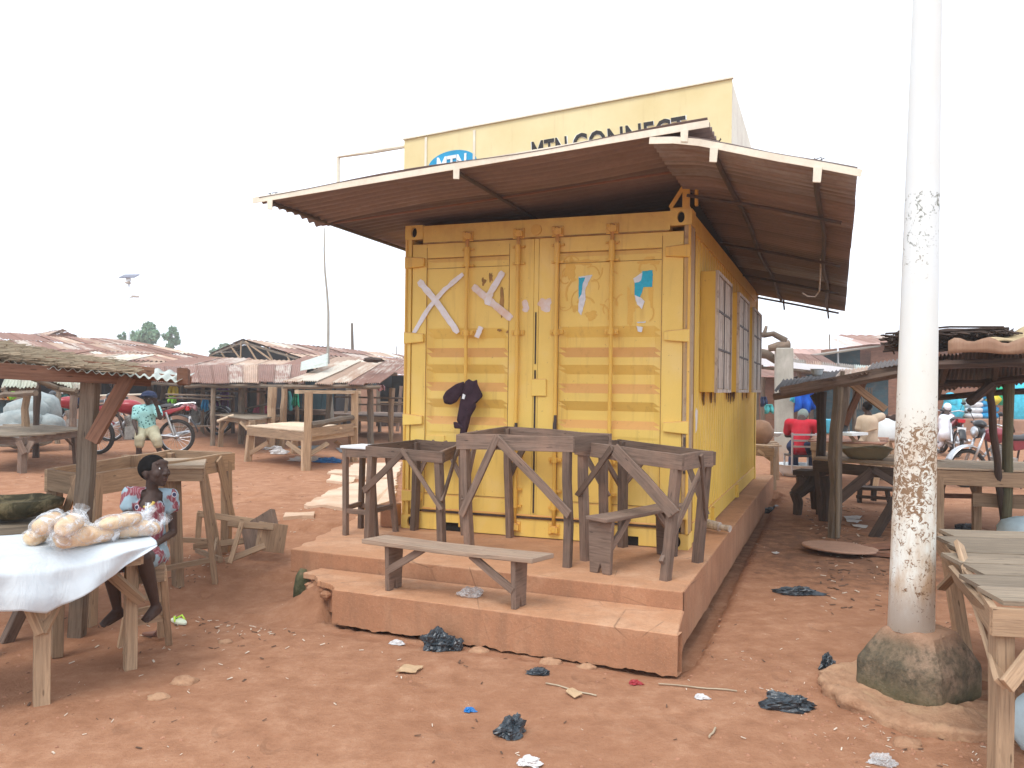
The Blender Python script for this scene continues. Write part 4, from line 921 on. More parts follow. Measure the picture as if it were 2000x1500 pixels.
# skirt of eroded soil-coloured mortar round the block
t = NT('crumbling_mortar'); w = t.coord('World'); a = t.noise(w, 6, 6, .7); b = t.noise(w, 40, 5, .7); c = t.ramp(a, [(.3, (.33, .17, .095)), (.5, (.45, .26, .155)), (.72, (.52, .34, .2))]); c = t.mix(t.ramp(b, [(.5, 0.), (.8, .5)]), c, (.22, .115, .065))
t.bump(t.math('ADD', a, b), .8, .015); M['mortar'] = t.out(c, .95)
mb = MB(); n = 96; vs = []; prof = [(.97, -.09), (1.0, -.03), (.985, .015), (1.0, .04), (.975, .058), (.90, .058), (.8, .045), (.65, .03), (.5, .03), (.3, .03)]
for (r_, z_) in prof:
    for k in range(n):
        a = 2*pi*k/n; q = .56+.10*noise.noise(Vector((cos(a)*1.6, sin(a)*1.6, 4)))+.035*noise.noise(Vector((cos(a)*6, sin(a)*6, 9)))+.012*noise.noise(Vector((cos(a)*19, sin(a)*19, 9)))
        x = px_+.07+cos(a)*q*r_*1.0; y = py_+sin(a)*q*r_*1.0-.10
        vs.append((x, y, z_+(.03*noise.noise(Vector((x*5, y*5, 2)))+.012*noise.noise(Vector((x*17, y*17, 2))))*(r_ < .99)*2.2))
fs = [(i*n+k, i*n+(k+1) % n, (i+1)*n+(k+1) % n, (i+1)*n+k) for i in range(len(prof)-1) for k in range(n)]; mb.add(vs, fs); build(mb, 'mortar_skirt', M['mortar'], lp, smooth=True)

# ------------------------------------------------------------------ slatted table at the right edge
def slat_table(name, label, C4, slats, mat, frame_mat, legs, gap=.012, rail=.09, braces=(), lw=.07, group=None, th=.02, ragged_=.03, cat='table'):
    """C4 = FL, FR, BR, BL of the top (world). Slats run FL->FR and are laid one behind the other."""
    FL, FR, BR, BL = [Vector(p) for p in C4]; c = (FL+FR+BR+BL)/4
    r = thing(name, label, cat, Vector((c.x, c.y, min(Vector(l).z for l in legs))), group=group)
    for k in range(slats):
        a0, a1 = k/slats, (k+1)/slats; A0, A1 = FL.lerp(BL, a0), FL.lerp(BL, a1); B0, B1 = FR.lerp(BR, a0), FR.lerp(BR, a1); d = (B0-A0).normalized(); g_ = (A1-A0).normalized()*gap
        e0, e1 = R.uniform(-ragged_, ragged_*.6), R.uniform(-ragged_, ragged_); mid1 = (A0+A1)/2; mid2 = (B0+B1)/2; w_ = (A1-A0).length-gap
        mb = MB(); mb.bar(mid1+d*e0+Vector((0, 0, R.uniform(0, .006))), mid2+d*e1+Vector((0, 0, R.uniform(0, .006))), w_, th, j=.0015); build(mb, 'slat', mat, r, bevel=.002)
    for k, (a, b) in enumerate(((FL, FR), (FR, BR), (BR, BL), (BL, FL))):
        mb = MB(); z_ = Vector((0, 0, rail/2+th*.6)); d = (b-a).normalized(); mb.bar(a-z_-d*.01*(k % 2 == 0), b-z_+d*.01*(k % 2 == 0), .028, rail, j=.002); build(mb, 'rail', frame_mat, r, bevel=.003)
    for k, l in enumerate(legs):
        t_ = (FL, FR, BR, BL)[k].lerp(c, .06) if k < 4 else Vector((l[0], l[1], c.z)); mb = MB(); mb.bar(t_-Vector((0, 0, th+.02)), Vector(l)-Vector((0, 0, .02)), lw, lw*.8, up=FR-FL, j=.003); build(mb, 'leg', frame_mat, r, bevel=.004)
    for (a, b, w_) in braces: mb = MB(); mb.bar(a, b, w_, .022, j=.002, up=(0, -1, .1)); build(mb, 'brace', frame_mat, r, bevel=.003)
    return r
FLx = at(1942, 1180, 3.30); BLx = at(1834, 1040, 5.05); BLx.z = FLx.z; dirx = Vector((1.0, -.13, 0)).normalized()
slat_table('market_table', 'grey slatted market table at the right edge beside the white pole', [FLx, FLx+dirx*1.25, BLx+dirx*1.25, BLx], 7, M['w_moss'], M['w_tan'],
    [(FLx.x+.05, FLx.y+.04, .0), (FLx.x+1.2, FLx.y-.1, .0), (BLx.x+1.2, BLx.y-.2, .05), (BLx.x+.12, BLx.y-.08, .03)], .022, .11, lw=.085, ragged_=.05,
    braces=((at(1872, 1062, 4.3), at(1955, 1335, 3.22), .05), (at(1862, 1120, 4.15), at(1932, 1200, 3.42), .085), (at(2060, 1225, 3.3), at(1965, 1340, 3.2), .06), (at(1838, 1150, 4.85), at(1892, 1095, 4.6), .05)))

# ------------------------------------------------------------------ big disc and planks on the ground
mb = MB(); p = G(1640, 1079); zd = gh(p.x, p.y)+.045; T = Matrix.Translation((p.x, p.y, zd)) @ Matrix.Rotation(.035, 4, 'Y') @ Matrix.Rotation(-.02, 4, 'X')
mb.lathe([(.30, -.014), (.335, -.01), (.342, 0.0), (.336, .01), (.1, .012)], 48, T=T); M['disc'] = concrete('dusty_board', (.40, .235, .165), (.26, .15, .11), (.47, .31, .23))
build(mb, 'round_board', M['disc'], label='round dusty table top lying flat on the ground right of the container', cat='board', smooth=False)
for a, b, w_ in (((1690, 1078, 8.15), (1762, 1072, 8.3), .12), ((1690, 1094, 7.9), (1765, 1098, 7.75), .10)):
    A, B = at(*a), at(*b); A.z = gh(A.x, A.y)+.03; B.z = gh(B.x, B.y)+.03; mb = MB(); mb.bar(A, B, w_, .035, j=.002); build(mb, 'plank', M['w_red'], label='reddish plank under the round board behind the pole, %s' % ('the farther one' if a[1] < 1090 else 'the nearer one'), cat='plank')
# ------------------------------------------------------------------ litter
t = NT('black_plastic_bag'); a = t.noise(t.coord('World'), 30, 4, .6); t.b.inputs['Specular IOR Level'].default_value = .6; t.bump(a, .5, .01); M['bag'] = t.out(t.ramp(a, [(.3, (.012, .016, .022)), (.7, (.035, .05, .062))]), .3)
t = NT('clear_plastic'); a = t.noise(t.coord('World'), 45, 4, .7, 1); t.b.inputs['Specular IOR Level'].default_value = .6; t.l(t.ramp(a, [(.35, .25), (.6, .55), (.75, .9)]), t.b.inputs['Alpha']); t.bump(a, .6, .006); M['film'] = t.out((.62, .62, .62), .3)
M['blue_bag'] = plain('blue_plastic_bag', (.01, .16, .45), .35, .25, 20, .5); M['paper'] = plain('white_litter_paper', (.60, .58, .57), .8, .1, 20); M['card'] = plain('tan_cardboard', (.5, .34, .2), .9, .15, 12)
def crumple(p, sx, sy, sz, mat, name, label, cat, seed, rz=0, spikes=.5, group=None):
    """crumpled bag: folded film with creases and pulled corners"""
    p = Vector(p); p.z = gh(p.x, p.y) if p.z < .2 or p.z == 0 else p.z
    def fn(d):
        q = 1+spikes*noise.noise(d*1.6+Vector((seed, 0, 0)))+.4*abs(noise.noise(d*4+Vector((0, seed, 0))))+.22*noise.noise(d*9+Vector((0, 0, seed)))
        a = atan2(d.y, d.x); q *= 1+spikes*.7*max(0, cos(a*2.5+seed))**6*(1-abs(d.z)); return max(.35, q)
    T = Matrix.Translation(p+Vector((0, 0, sz*.55))) @ Matrix.Rotation(rz, 4, 'Z')
    mb = MB(); mb.ball((0, 0, 0), (sx, sy, sz), 36, 20, fn, T)
    for v in mb.v: v.z = max(v.z, gh(v.x, v.y)+.002 if p.z < .3 else p.z+.002)
    return build(mb, name, mat, label=label, cat=cat, group=group, smooth=False)
for (q, sx, sy, sz, s, rz, lab) in (((850, 1266), .075, .06, .07, 1, .3, 'black plastic bag pushed under the broken edge of the front step'), ((1000, 1430), .065, .05, .045, 2, 1.0, 'black plastic bag lying alone near the bottom centre'), ((1537, 1388), .11, .045, .045, 3, -.3, 'long black plastic bag on the soil left of the concrete block'), ((1558, 1160), .13, .05, .035, 4, -.2, 'flattened black bag between the plinth and the round board'),
        ((1052, 1320), .05, .03, .02, 5, 0, 'small black plastic scrap below the front step'), ((1616, 1310), .05, .03, .05, 6, .8, 'small black scrap at the rim of the mortar skirt'), ((1502, 988), .11, .06, .04, 7, 0, 'black scrap beside the far end of the plinth'), ((1887, 1034), .10, .05, .04, 9, 0, 'small black bag under the light wooden table on the right')):
    g_ = G(*q); g_.z = 0; crumple(g_, sx, sy, sz, M['bag'], 'plastic_bag', lab, 'bag', s*3.1, rz)
g_ = G(880, 1266); g_.z = 0; crumple(g_, .055, .045, .05, M['bag'], 'plastic_bag', 'smaller black bag right beside the one under the broken step', 'bag', 44, .3)
p_ = cw(1.33, -1.56, -.105); crumple(p_, .06, .05, .03, M['film'], 'plastic_bag', 'clear plastic bag lying on the front step behind the bench', 'bag', 5, .2)
for q, s, lab in (((1370, 1370), .022, 'pair of small white crumpled paper balls right of centre'), ((1035, 1497), .03, 'white crumpled plastic at the bottom edge of the picture'), ((1722, 1492), .036, 'pale crumpled film at the bottom right'), ((775, 1256), .028, 'pale crumpled scrap left of the black bag under the step'), ((1241, 1337), .022, 'small red and white wrapper in front of the step'), ((917, 1385), .018, 'tiny blue and white bottle top in the foreground')):
    g_ = G(*q); g_.z = 0; crumple(g_, s*1.3, s, s*.6, M['blue_bag'] if 'tiny' in lab else (M['red_paint'] if 'red' in lab else (M['film'] if 'film' in lab else M['paper'])), 'litter_scrap', lab, 'litter', s*70)
def flat_scrap(pxs, mat, label, name='litter_scrap', cat='litter', lift=.012):
    pts = [G(*q) for q in pxs]; c = sum(pts, Vector())/len(pts); mb = MB(); q = ragged([tuple(p) for p in pts], .02, .006)
    mb.prism([Vector((p.x, p.y, gh(p.x, p.y)+lift+.008*noise.noise(p*20))) for p in q], (0, 0, .004)); return build(mb, name, mat, label=label, cat=cat)
flat_scrap([(772, 1318), (790, 1303), (826, 1305), (812, 1320)], M['card'], 'torn piece of tan cardboard in front of the step', 'cardboard', 'cardboard')
flat_scrap([(1105, 1360), (1118, 1352), (1140, 1366), (1125, 1371)], M['card'], 'small tan cardboard corner beside the thin stick', 'cardboard', 'cardboard')
for n_, q in (('upper', [(1648, 1010), (1684, 1008), (1680, 1014), (1652, 1015)]), ('middle', [(1652, 1016), (1684, 1017), (1672, 1021), (1655, 1020)]), ('lowest', [(1664, 1025), (1696, 1027), (1690, 1032), (1668, 1029)])):
    flat_scrap(q, M['paper'], '%s sheet of white paper on the soil under the right market table' % n_, 'paper_sheet', 'paper')
flat_scrap([(1507, 1083), (1516, 1081), (1522, 1084), (1514, 1087)], M['paper'], 'small white paper left of the round board')
flat_scrap([(575, 878), (625, 874), (640, 880), (600, 886)], M['bag'], 'dark cloth rag behind the slatted table'); flat_scrap([(655, 880), (705, 878), (712, 886), (665, 890)], M['bag'], 'dark greenish rag under the right end of the slatted table')
for q, lab in (((528, 884), 'white rag left under the slatted table'), ((545, 893), 'white litter bag under the slatted table'), ((590, 907), 'white plastic bag by the middle leg of the slatted table'), ((613, 908), 'crushed white cup by the middle leg of the slatted table')): g_ = G(*q); crumple((g_.x, g_.y, 0), .14, .08, .05, M['paper'], 'plastic_bag', lab, 'bag', q[0]*.13)
g_ = G(641, 910); crumple((g_.x, g_.y, 0), .17, .10, .05, M['blue_bag'], 'plastic_bag', 'bright blue plastic bag on the soil beyond the stool', 'bag', 77)
# sticks
for a, b, lab in (((1066, 1340), (1165, 1366), 'thin dry stick in front of the step'), ((1286, 1340), (1440, 1357), 'long thin dry stick right of centre'), ((1385, 1440+10), (1398, 1432), 'short pale stick at the lower left')):
    A, B = G(*a), G(*b); mb = MB(); m = 8; mb.tube([(A.lerp(B, i/m)).x*1.0 and Vector((A.lerp(B, i/m).x, A.lerp(B, i/m).y+.006*sin(i), gh(A.lerp(B, i/m).x, A.lerp(B, i/m).y)+.008)) for i in range(m+1)], .0045, 5); build(mb, 'stick', M['straw'], label=lab, cat='stick')
# flip-flop and sandals
M['sole'] = plain('pale_green_sole', (.72, .76, .6), .6, .08); M['strap'] = plain('lime_strap', (.5, .75, .08), .4, .05)
def slipper(p, rz, label, sole, strap):
    r = thing('slipper', label, 'slipper', p, rz); mb = MB(); n = 20; L = .085; pts = []
    for k in range(n): a = 2*pi*k/n; pts.append((L*cos(a), (.034+.006*cos(a))*sin(a), .0))
    mb.prism(pts, (0, 0, .016)); build(mb, 'sole', sole, r, local=True, bevel=.004)
    mb = MB(); mb.tube([(-.01, .034, .012), (.015, .026, .04), (.045, .0, .018)], .006, 6); mb.tube([(-.01, -.034, .012), (.015, -.026, .04), (.045, 0, .018)], .006, 6); build(mb, 'strap', strap, r, local=True, smooth=True)
    return r
g_ = G(350, 1218); g_.z = gh(g_.x, g_.y)+.002; slipper(g_, 2.4, 'pale green slipper with lime straps lying beside the girl\'s stool', M['sole'], M['strap'])
# fine litter: chips, straw and pebbles nobody could count
def scatter(n, region, sz, mat, name, lab, shape='chip'):
    mb = MB(); k = 0
    while k < n:
        x, y, w_ = region(); 
        if w_ < R.random(): continue
        p = CMI @ Vector((x, y, 0))
        if -1.0 < p.x < 2.72 and -1.95 < p.y < 6.4: continue
        s = sz*R.uniform(.4, 1.3)*(1+.0*y); z_ = gh(x, y); a = R.random()*pi; k += 1
        if shape == 'chip': mb.bar((x-cos(a)*s, y-sin(a)*s, z_+.004), (x+cos(a)*s, y+sin(a)*s, z_+.004+R.random()*.006), s*R.uniform(.25, .7), s*.18)
        else: mb.ball((x, y, z_), (s*.6, s*.5, s*.4), 6, 4, lambda d: 1+.3*noise.noise(d*3+Vector((k, 0, 0))))
    return build(mb, name, mat, label=lab, kind='stuff')
def reg_all():
    y = 2.6+R.random()**1.5*14; x = R.uniform(-.62, .62)*y; return x, y, .25+.75*S(noise.noise(Vector((x*.8, y*.8, 3))), -.1, .4)
def reg_l(): x = R.gauss(-1.75, .45); y = R.gauss(6.5, .7); return x, y, 1
def reg_p(): x = R.gauss(1.62, .28); y = R.gauss(4.1, .5); return x, y, 1
def reg_r(): y = R.uniform(6, 12); x = 2.2+(y-6)*.32+abs(R.gauss(0, .5)); return x, y, 1
M['chip_white'] = plain('pale_chips', (.6, .5, .4), .9, .25, 40); M['chip_dark'] = plain('dark_chips', (.13, .075, .05), .9, .3, 40); M['pebble'] = plain('soil_pebbles', (.36, .18, .11), .95, .3, 30)
scatter(380, reg_all, .010, M['chip_white'], 'ground_litter', 'pale chips and straw trodden into the soil'); scatter(420, reg_all, .012, M['chip_dark'], 'ground_litter', 'dark crumbs of leaf and wood on the soil')
scatter(190, reg_l, .012, M['chip_white'], 'ground_litter', 'wood chips left of the plinth'); scatter(110, reg_l, .014, M['chip_dark'], 'ground_litter', 'dark wood chips left of the plinth')
scatter(700, reg_all, .016, M['pebble'], 'pebbles', 'small clods of soil', 'ball'); scatter(260, reg_p, .014, M['pebble'], 'pebbles', 'clods by the pole', 'ball'); scatter(60, reg_p, .009, M['chip_white'], 'ground_litter', 'pale chips by the pole')
scatter(200, reg_r, .022, M['chip_dark'], 'ground_litter', 'dark litter along the right side of the plinth'); scatter(80, reg_r, .02, M['chip_white'], 'ground_litter', 'pale litter right of the plinth')
for q, s, lab in (((1020-660, 1335), .05, 'flat stone in the left foreground'), ((310, 1365), .04, 'half buried stone at the lower left'), ((440, 1255), .035, 'small rounded stone left of the step'), ((1772, 1455), .05, 'round stone under the mortar skirt'), ((1075, 1293), .05, 'broken concrete lump under the front step'), ((1145, 1300), .04, 'small concrete lump under the front step'), ((935, 1268), .045, 'lump of soil right of the bags under the step')):
    g_ = G(*q); mb = MB(); z_ = gh(g_.x, g_.y); mb.ball((g_.x, g_.y, z_), (s*1.4, s, s*.55), 14, 8, lambda d: 1+.35*noise.noise(d*1.7+Vector((s*90, 0, 0)))); build(mb, 'stone', M['mortar'], label=lab, cat='stone', smooth=True)
# ------------------------------------------------------------------ left foreground: bread table, girl, frames
def W(px, py, Y): return at(px, py, Y)
# long open frame table behind the girl
Lc, Fc, Rc, Bc = W(93, 913, 5.6), W(177, 920, 5.4), W(454, 880, 7.14), W(332, 876, 7.3)
for q in (Lc, Fc, Rc, Bc): q.z = .97
gz = lambda x, y: gh(x, y)-.01
def foot(p, dx=0, dy=0): return Vector((p.x+dx, p.y+dy, gz(p.x+dx, p.y+dy)))
fr = tray_stand('frame_table', 'long open-topped frame table of tan planks behind the sitting girl', 'table', [Fc, Rc, Bc, Lc], [(0, foot(Fc)), (1, foot(Rc, -.03, -.04)), (2, foot(Bc)), (3, foot(Lc, .03))], M['w_tan'], .14, .026,
    braces=((0, 1, .42, .62, .075), (1, 0, .14, .58, .07), (3, 0, .75, .55, .05), (0, 3, .3, .6, .05), (2, 3, .3, .5, .06)), legw=.075)
mb = MB(); a = Fc.lerp(Rc, .55); b = Lc.lerp(Bc, .62); mb.bar(b+Vector((0, 0, -.11)), b+Vector((.0, 0, .012)), .16, .03, up=(.3, .95, 0)); build(mb, 'joint_board', M['w_tan'], fr)
for k, f_ in ((.52, .0),):
    p = Fc.lerp(Rc, k); ft = foot(p, .03, .03); mb = MB(); mb.bar(p-Vector((0, 0, .02)), ft, .085, .06, j=.003); build(mb, 'leg', M['w_tan'], fr)
# tall saw-horse with a planed top
cs = [W(312, 914, 6.15), W(396, 909, 6.2), W(400, 899, 6.75), W(322, 903, 6.7)]
for q in cs: q.z = .93
ft = [G(336, 1128), G(421, 1136), G(425, 1062), G(366, 1105)]; ft[0] = Vector((cs[0].x-.02, cs[0].y-.12, 0)); ft[3] = Vector((cs[3].x-.06, cs[3].y+.12, 0)); ft[2] = Vector((cs[2].x+.10, cs[2].y+.12, 0))
for q in ft: q.z = gh(q.x, q.y)-.01
stool('tall tan trestle stool with a planed pale top right behind the girl', cs, ft, M['w_tan'], M['w_pale'], .028, .09, .22, .03, 'stool', 'trestle')
# overturned stool on the ground
ov = thing('overturned_stool', 'overturned tan wooden stool lying on its side on the soil', 'stool', G(470, 1095))
OB = [((503, 1012, 6.95), (514, 1062, 6.85), .05, .34, 'seat'), ((535, 1022, 6.75), (526, 1078, 6.7), .26, .03, 'end_board'),
      ((386, 1003, 7.0), (520, 1022, 6.95), .03, .05, 'leg'), ((445, 1022, 6.6), (535, 1030, 6.65), .045, .05, 'leg'), ((378, 1068, 6.95), (510, 1052, 7.0), .04, .05, 'leg'), ((440, 1096, 6.5), (518, 1066, 6.6), .045, .045, 'leg'),
      ((390, 1000, 7.0), (386, 1062, 7.0), .04, .04, 'rung'), ((473, 1020, 6.55), (449, 1100, 6.45), .04, .035, 'rung'), ((385, 1075, 6.9), (430, 1092, 6.5), .04, .035, 'rung')]
for a, b, w_, h_, nm in OB: mb = MB(); mb.bar(W(*a), W(*b), w_, h_, up=(0, .3, 1), j=.002); build(mb, nm, M['w_tan'] if nm != 'seat' else M['w_grey'], ov, bevel=.003)
# plank shelf and bundle at far left, behind the bread
tz = .70; A_ = [W(-60, 1062, 4.75), W(118, 1046, 5.05), W(80, 1000, 5.9), W(-80, 1008, 5.8)]
for q in A_: q.z = .66
slat_table('market_table', 'grey plank table behind the loaves at the left edge', A_, 5, M['w_moss'], M['w_grey'], [(A_[0].x+.1, A_[0].y+.05, .0), (A_[1].x-.33, A_[1].y+.02, .0), (A_[2].x-.05, A_[2].y-.05, .1), (A_[3].x+.05, A_[3].y-.05, .1)], .016, .09, lw=.075,
    braces=((W(40, 1070, 4.95), W(16, 1120, 4.95), .05),))
t = NT('blackened_basket'); w = t.coord('World'); a = t.noise(w, 9, 5, .65, .5); c = t.ramp(a, [(.3, (.03, .03, .018)), (.48, (.075, .065, .035)), (.6, (.20, .165, .09)), (.75, (.045, .04, .025))]); t.bump(a, .8, .02); M['basket'] = t.out(c, .9)
mb = MB(); c_ = W(15, 1008, 5.35); c_.z = .695
mb.lathe([(.12, -.0), (.22, .03), (.275, .09), (.285, .145), (.262, .15), (.21, .115), (.10, .10), (.0, .10)], 40, c_, sx=1.15, sy=.8); mb.v = [Vector((v.x, v.y, .695+(v.z-.695)*.8)) for v in mb.v]
for v in mb.v: q = noise.noise(v*7); v.x += .02*q; v.z += .018*noise.noise(v*6+Vector((4, 4, 4)))
build(mb, 'basket', M['basket'], label='blackened shallow basket standing on the grey plank table at the far left', cat='basket', smooth=True)

# bread table with white cloth
TZ = .745; NR, NL, FR_, FL_ = Vector((-1.86, 4.30, TZ)), Vector((-3.0, 3.59, TZ)), Vector((-2.12, 4.72, TZ)), Vector((-3.26, 4.01, TZ))
bt = thing('bread_table', 'wooden table under a white cloth carrying loaves at the left edge', 'table', ((NR+NL+FR_+FL_)/4).xy.to_3d())
nb = 5
for k in range(nb):
    a0, a1 = (k+.05)/nb, (k+.95)/nb; p = NL.lerp(FL_, (a0+a1)/2); q = NR.lerp(FR_, (a0+a1)/2); mb = MB(); z = Vector((0, 0, -.014)); mb.bar(p+z, q+z, (a1-a0)*.5, .022, j=.001); build(mb, 'slat', M['w_tan'], bt)
for a, b in ((NL, NR), (NR, FR_), (FR_, FL_), (FL_, NL)): mb = MB(); z = Vector((0, 0, -.07)); mb.bar(a+z, b+z, .03, .085, j=.002); build(mb, 'rail', M['w_tan'], bt)
L1 = Vector((-2.25, 4.12, -.02)); L2 = Vector((-2.045, 4.62, -.02)); L3 = G(112, 1282); L4 = Vector((-2.95, 3.75, -.02)); L5 = G(140, 1240)
for l, w_ in ((L1, .085), (L2, .075), (L3, .07), (L4, .08)): mb = MB(); mb.bar((l.x, l.y, TZ-.03), (l.x, l.y, l.z), w_, w_*.85, up=NR-NL, j=.002); build(mb, 'leg', M['w_tan'], bt, bevel=.005)
yv = Vector((.0, -.06, 0))
for a, b, w_ in (((42, 1150, 4.06), (80, 1238, 4.07), .045), ((124, 1150, 4.16), (84, 1236, 4.08), .045), ((214, 1120, 4.42), (276, 1174, 4.58), .055)): mb = MB(); mb.bar(W(*a), W(*b), w_, .03, up=(0, -1, .1), j=.002); build(mb, 'brace', M['w_tan'], bt, bevel=.003)
# cloth
NRx = NR+(NR-NL).normalized()*.07; FRx = FR_+(NR-NL).normalized()*.05
dn = (NR-NL).normalized(); nn = Vector((dn.y, -dn.x, 0))
hem = [(-150, .30), (0, .235), (45, .225), (95, .255), (140, .22), (185, .165), (225, .125), (262, .075), (292, .03), (320, .0)]
def hemd(px):
    for (a, x), (b, y) in zip(hem, hem[1:]):
        if px <= b: k = max(0, (px-a)/(b-a)); return x+(y-x)*k
    return 0
def cloth(s, t_):
    near = NL.lerp(NRx, s); far = FL_.lerp(FRx, s); px = 1000+FPX*near.x/near.y
    if t_ < .42:
        p = far.lerp(near, t_/.42); z = TZ+.004+.003*noise.noise(p*9); return Vector((p.x, p.y, z))
    k = (t_-.42)/.58; d = hemd(px)*1.1+.004; ss = s*34
    o = nn*(.012+.075*min(1, k*3)*min(1, d*7)+.030*k*sin(ss+1.5*noise.noise(Vector((s*6, 1, 1))))+.05*k*noise.noise(Vector((s*7, k*1.5, 3)))+.02*k)
    kk = 1-(1-k)**1.0; return Vector((near.x+o.x, near.y+o.y, TZ+.004-d*kk-.006*k*(1-k)))
t = NT('white_table_cloth'); w = t.coord('World'); a = t.noise(w, 6, 4, .6); b = t.noise(w, 200, 2); c = t.ramp(a, [(.3, (.52, .57, .61)), (.6, (.60, .65, .68))]); t.bump(t.math('ADD', t.noise(t.coord('World', (1, 1, .35)), 9, 4, .6, .6), t.math('MULTIPLY', b, .03)), .4, .05); M['tablecloth'] = t.out(c, .9)
mb = MB(); mb.grid(cloth, 110, 40); build(mb, 'tablecloth', M['tablecloth'], label='white cloth hanging over the bread table', cat='tablecloth', smooth=True, thick=.003)
# loaves
t = NT('bread_crust'); w = t.coord('World'); a = t.noise(w, 14, 4, .6); c = t.ramp(a, [(.3, (.50, .27, .11)), (.5, (.70, .47, .25)), (.7, (.78, .62, .40))]); M['bread'] = t.out(c, .6)
t = NT('thin_bread_bag'); a = t.noise(t.coord('World'), 11, 4, .6, 2); t.b.inputs['Specular IOR Level'].default_value = .7; t.l(t.ramp(a, [(.40, .12), (.54, .28), (.64, .8)]), t.b.inputs['Alpha']); t.bump(a, .8, .006); M['bread_bag'] = t.out((.80, .84, .88), .28)
def loaf(a, b, r, label, seed, tie=None, bagk=1.16):
    """bagged loaf from a to b (bottom centre line)"""
    a, b = Vector(a), Vector(b); d = (b-a); L = d.length; d.normalize(); rz = atan2(d.y, d.x); tilt = math.asin(d.z); c = (a+b)/2+Vector((0, 0, r*.82))
    th = thing('bread_loaf', label, 'bread', ((a+b)/2), 0, group='bagged loaves on the white cloth'); T = Matrix.Translation(c) @ Matrix.Rotation(rz, 4, 'Z') @ Matrix.Rotation(-tilt, 4, 'Y')
    def f(dd, k=1):
        e = 4; q = (abs(dd.x)**e+(dd.y**2+dd.z**2)**(e/2))**(-1/e); return q*(1+.05*sin(dd.x*9+seed)+.05*noise.noise(dd*2+Vector((seed, 0, 0))))
    mb = MB(); mb.ball((0, 0, 0), (L/2, r, r*.82), 20, 14, f, T @ Matrix.Identity(4)); build(mb, 'loaf', M['bread'], th, smooth=True)
    def g(dd): return f(dd)*bagk*(1+.07*noise.noise(dd*3.5+Vector((0, seed, 0)))+.05*abs(noise.noise(dd*7+Vector((0, seed, 0)))))
    mb = MB(); mb.ball((0, 0, .003), (L/2*1.02, r, r*.82), 36, 22, g, T)
    for v in mb.v: v.z = max(v.z, min(a.z, b.z)+.002)
    if tie:
        e = T @ Vector((L/2*tie*1.1, 0, 0)); q = T @ Vector((L/2*tie*1.1+.045*tie, 0, .02)); n0 = MB(); n0.tube([e, (e+q)/2, q, q+(q-e)*.5+Vector((0, 0, .02))], [.014, .008, .022, .034], 12, False, .25); build(n0, 'bag_neck', M['bread_bag'], th, smooth=True)
    build(mb, 'bag', M['bread_bag'], th, smooth=True); return th
Tt = TZ+.006
def onT(px, py, z=Tt): return G(px, py, z)
loaf(onT(108, 1074), onT(214, 1058), .056, 'long bagged loaf nearest the front edge of the cloth', 1, 1)
loaf(onT(190, 1056), onT(296, 1046), .052, 'bagged loaf with a crease in the middle, front right of the pile', 2)
loaf(onT(200, 1044), onT(262, 1036), .045, 'bagged loaf at the back right of the pile', 3, 1); loaf(onT(270, 1050), onT(306, 1042), .042, 'short bagged loaf at the right end of the cloth', 4, 1)
loaf(onT(196, 1064)+Vector((0, 0, .062)), onT(272, 1048)+Vector((0, 0, .066)), .040, 'long bagged loaf lying on top of the right-hand pile', 5, 1)
loaf(onT(58, 1068), onT(84, 1058), .044, 'loaf at the bottom of the left pile', 6); loaf(onT(76, 1078)+Vector((0, 0, .07)), onT(108, 1062)+Vector((0, 0, .09)), .047, 'bagged loaf stacked on top of the left pile', 7)
loaf(onT(122, 1056), onT(140, 1050), .045, 'bagged loaf right of the left pile', 8); loaf(onT(120, 1078)+Vector((0, 0, .065)), onT(148, 1064)+Vector((0, 0, .08)), .05, 'loosely bagged loaf with a crumpled white bag', 9, 1, 1.3)
loaf(onT(150, 1052), onT(170, 1048), .04, 'half empty bag of bread in the middle of the table', 10, None, 1.4)

# post with low roof, left foreground
rp = thing('market_stall', 'low stall at the left edge with a brown post and a straw-littered corrugated roof', 'stall', G(150, 1242))
pb = G(150, 1242); pt = W(177, 728, 5.0); mb = MB(); n = 8
mb.bar(pt, pb-Vector((0, 0, .03)), .088, .075, up=(0, 1, 0), j=.004, n=8); build(mb, 'post', M['bark'], rp, bevel=.006)
mb = MB(); mb.bar(W(252, 735, 5.02), W(180, 862, 4.98), .075, .045, up=(0, 1, 0), j=.003); build(mb, 'brace', M['w_red'], rp)
for a, b, w_, h_ in (((-120, 716, 4.4), (293, 741, 5.15), .05, .085), ((-120, 690, 4.7), (300, 727, 5.3), .05, .06), ((-60, 702, 5.6), (372, 742, 5.6), .05, .05)): mb = MB(); mb.bar(W(*a), W(*b), w_, h_, j=.004); build(mb, 'beam', M['w_red'], rp, bevel=.003)
mb = MB(); mb.bar(W(356, 735, 5.15), W(362, 738, 5.6), .06, .10); build(mb, 'beam', M['w_red'], rp)
nlr, nrr, flr, frr = W(-150, 690, 4.5), W(345, 744, 5.0), W(-150, 650, 7.2), W(372, 731, 5.9)
def fn(a, b):   # a: depth, b: along
    p = nlr.lerp(nrr, b).lerp(flr.lerp(frr, b), a); return p+Vector((0, 0, .012*noise.noise(p*2))), (0, 0, 1)
for k in range(3):
    def f2(a, b, k=k): return fn(a, (k+b*1.04)/3)
    sheet(rp, lambda a, b, f2=f2: (lambda r: (r[0], r[1]))(f2(a, b)), 9, .010, 6, 2, M['galv'] if k else M['moss_sheet'], local=False)
mb = MB()
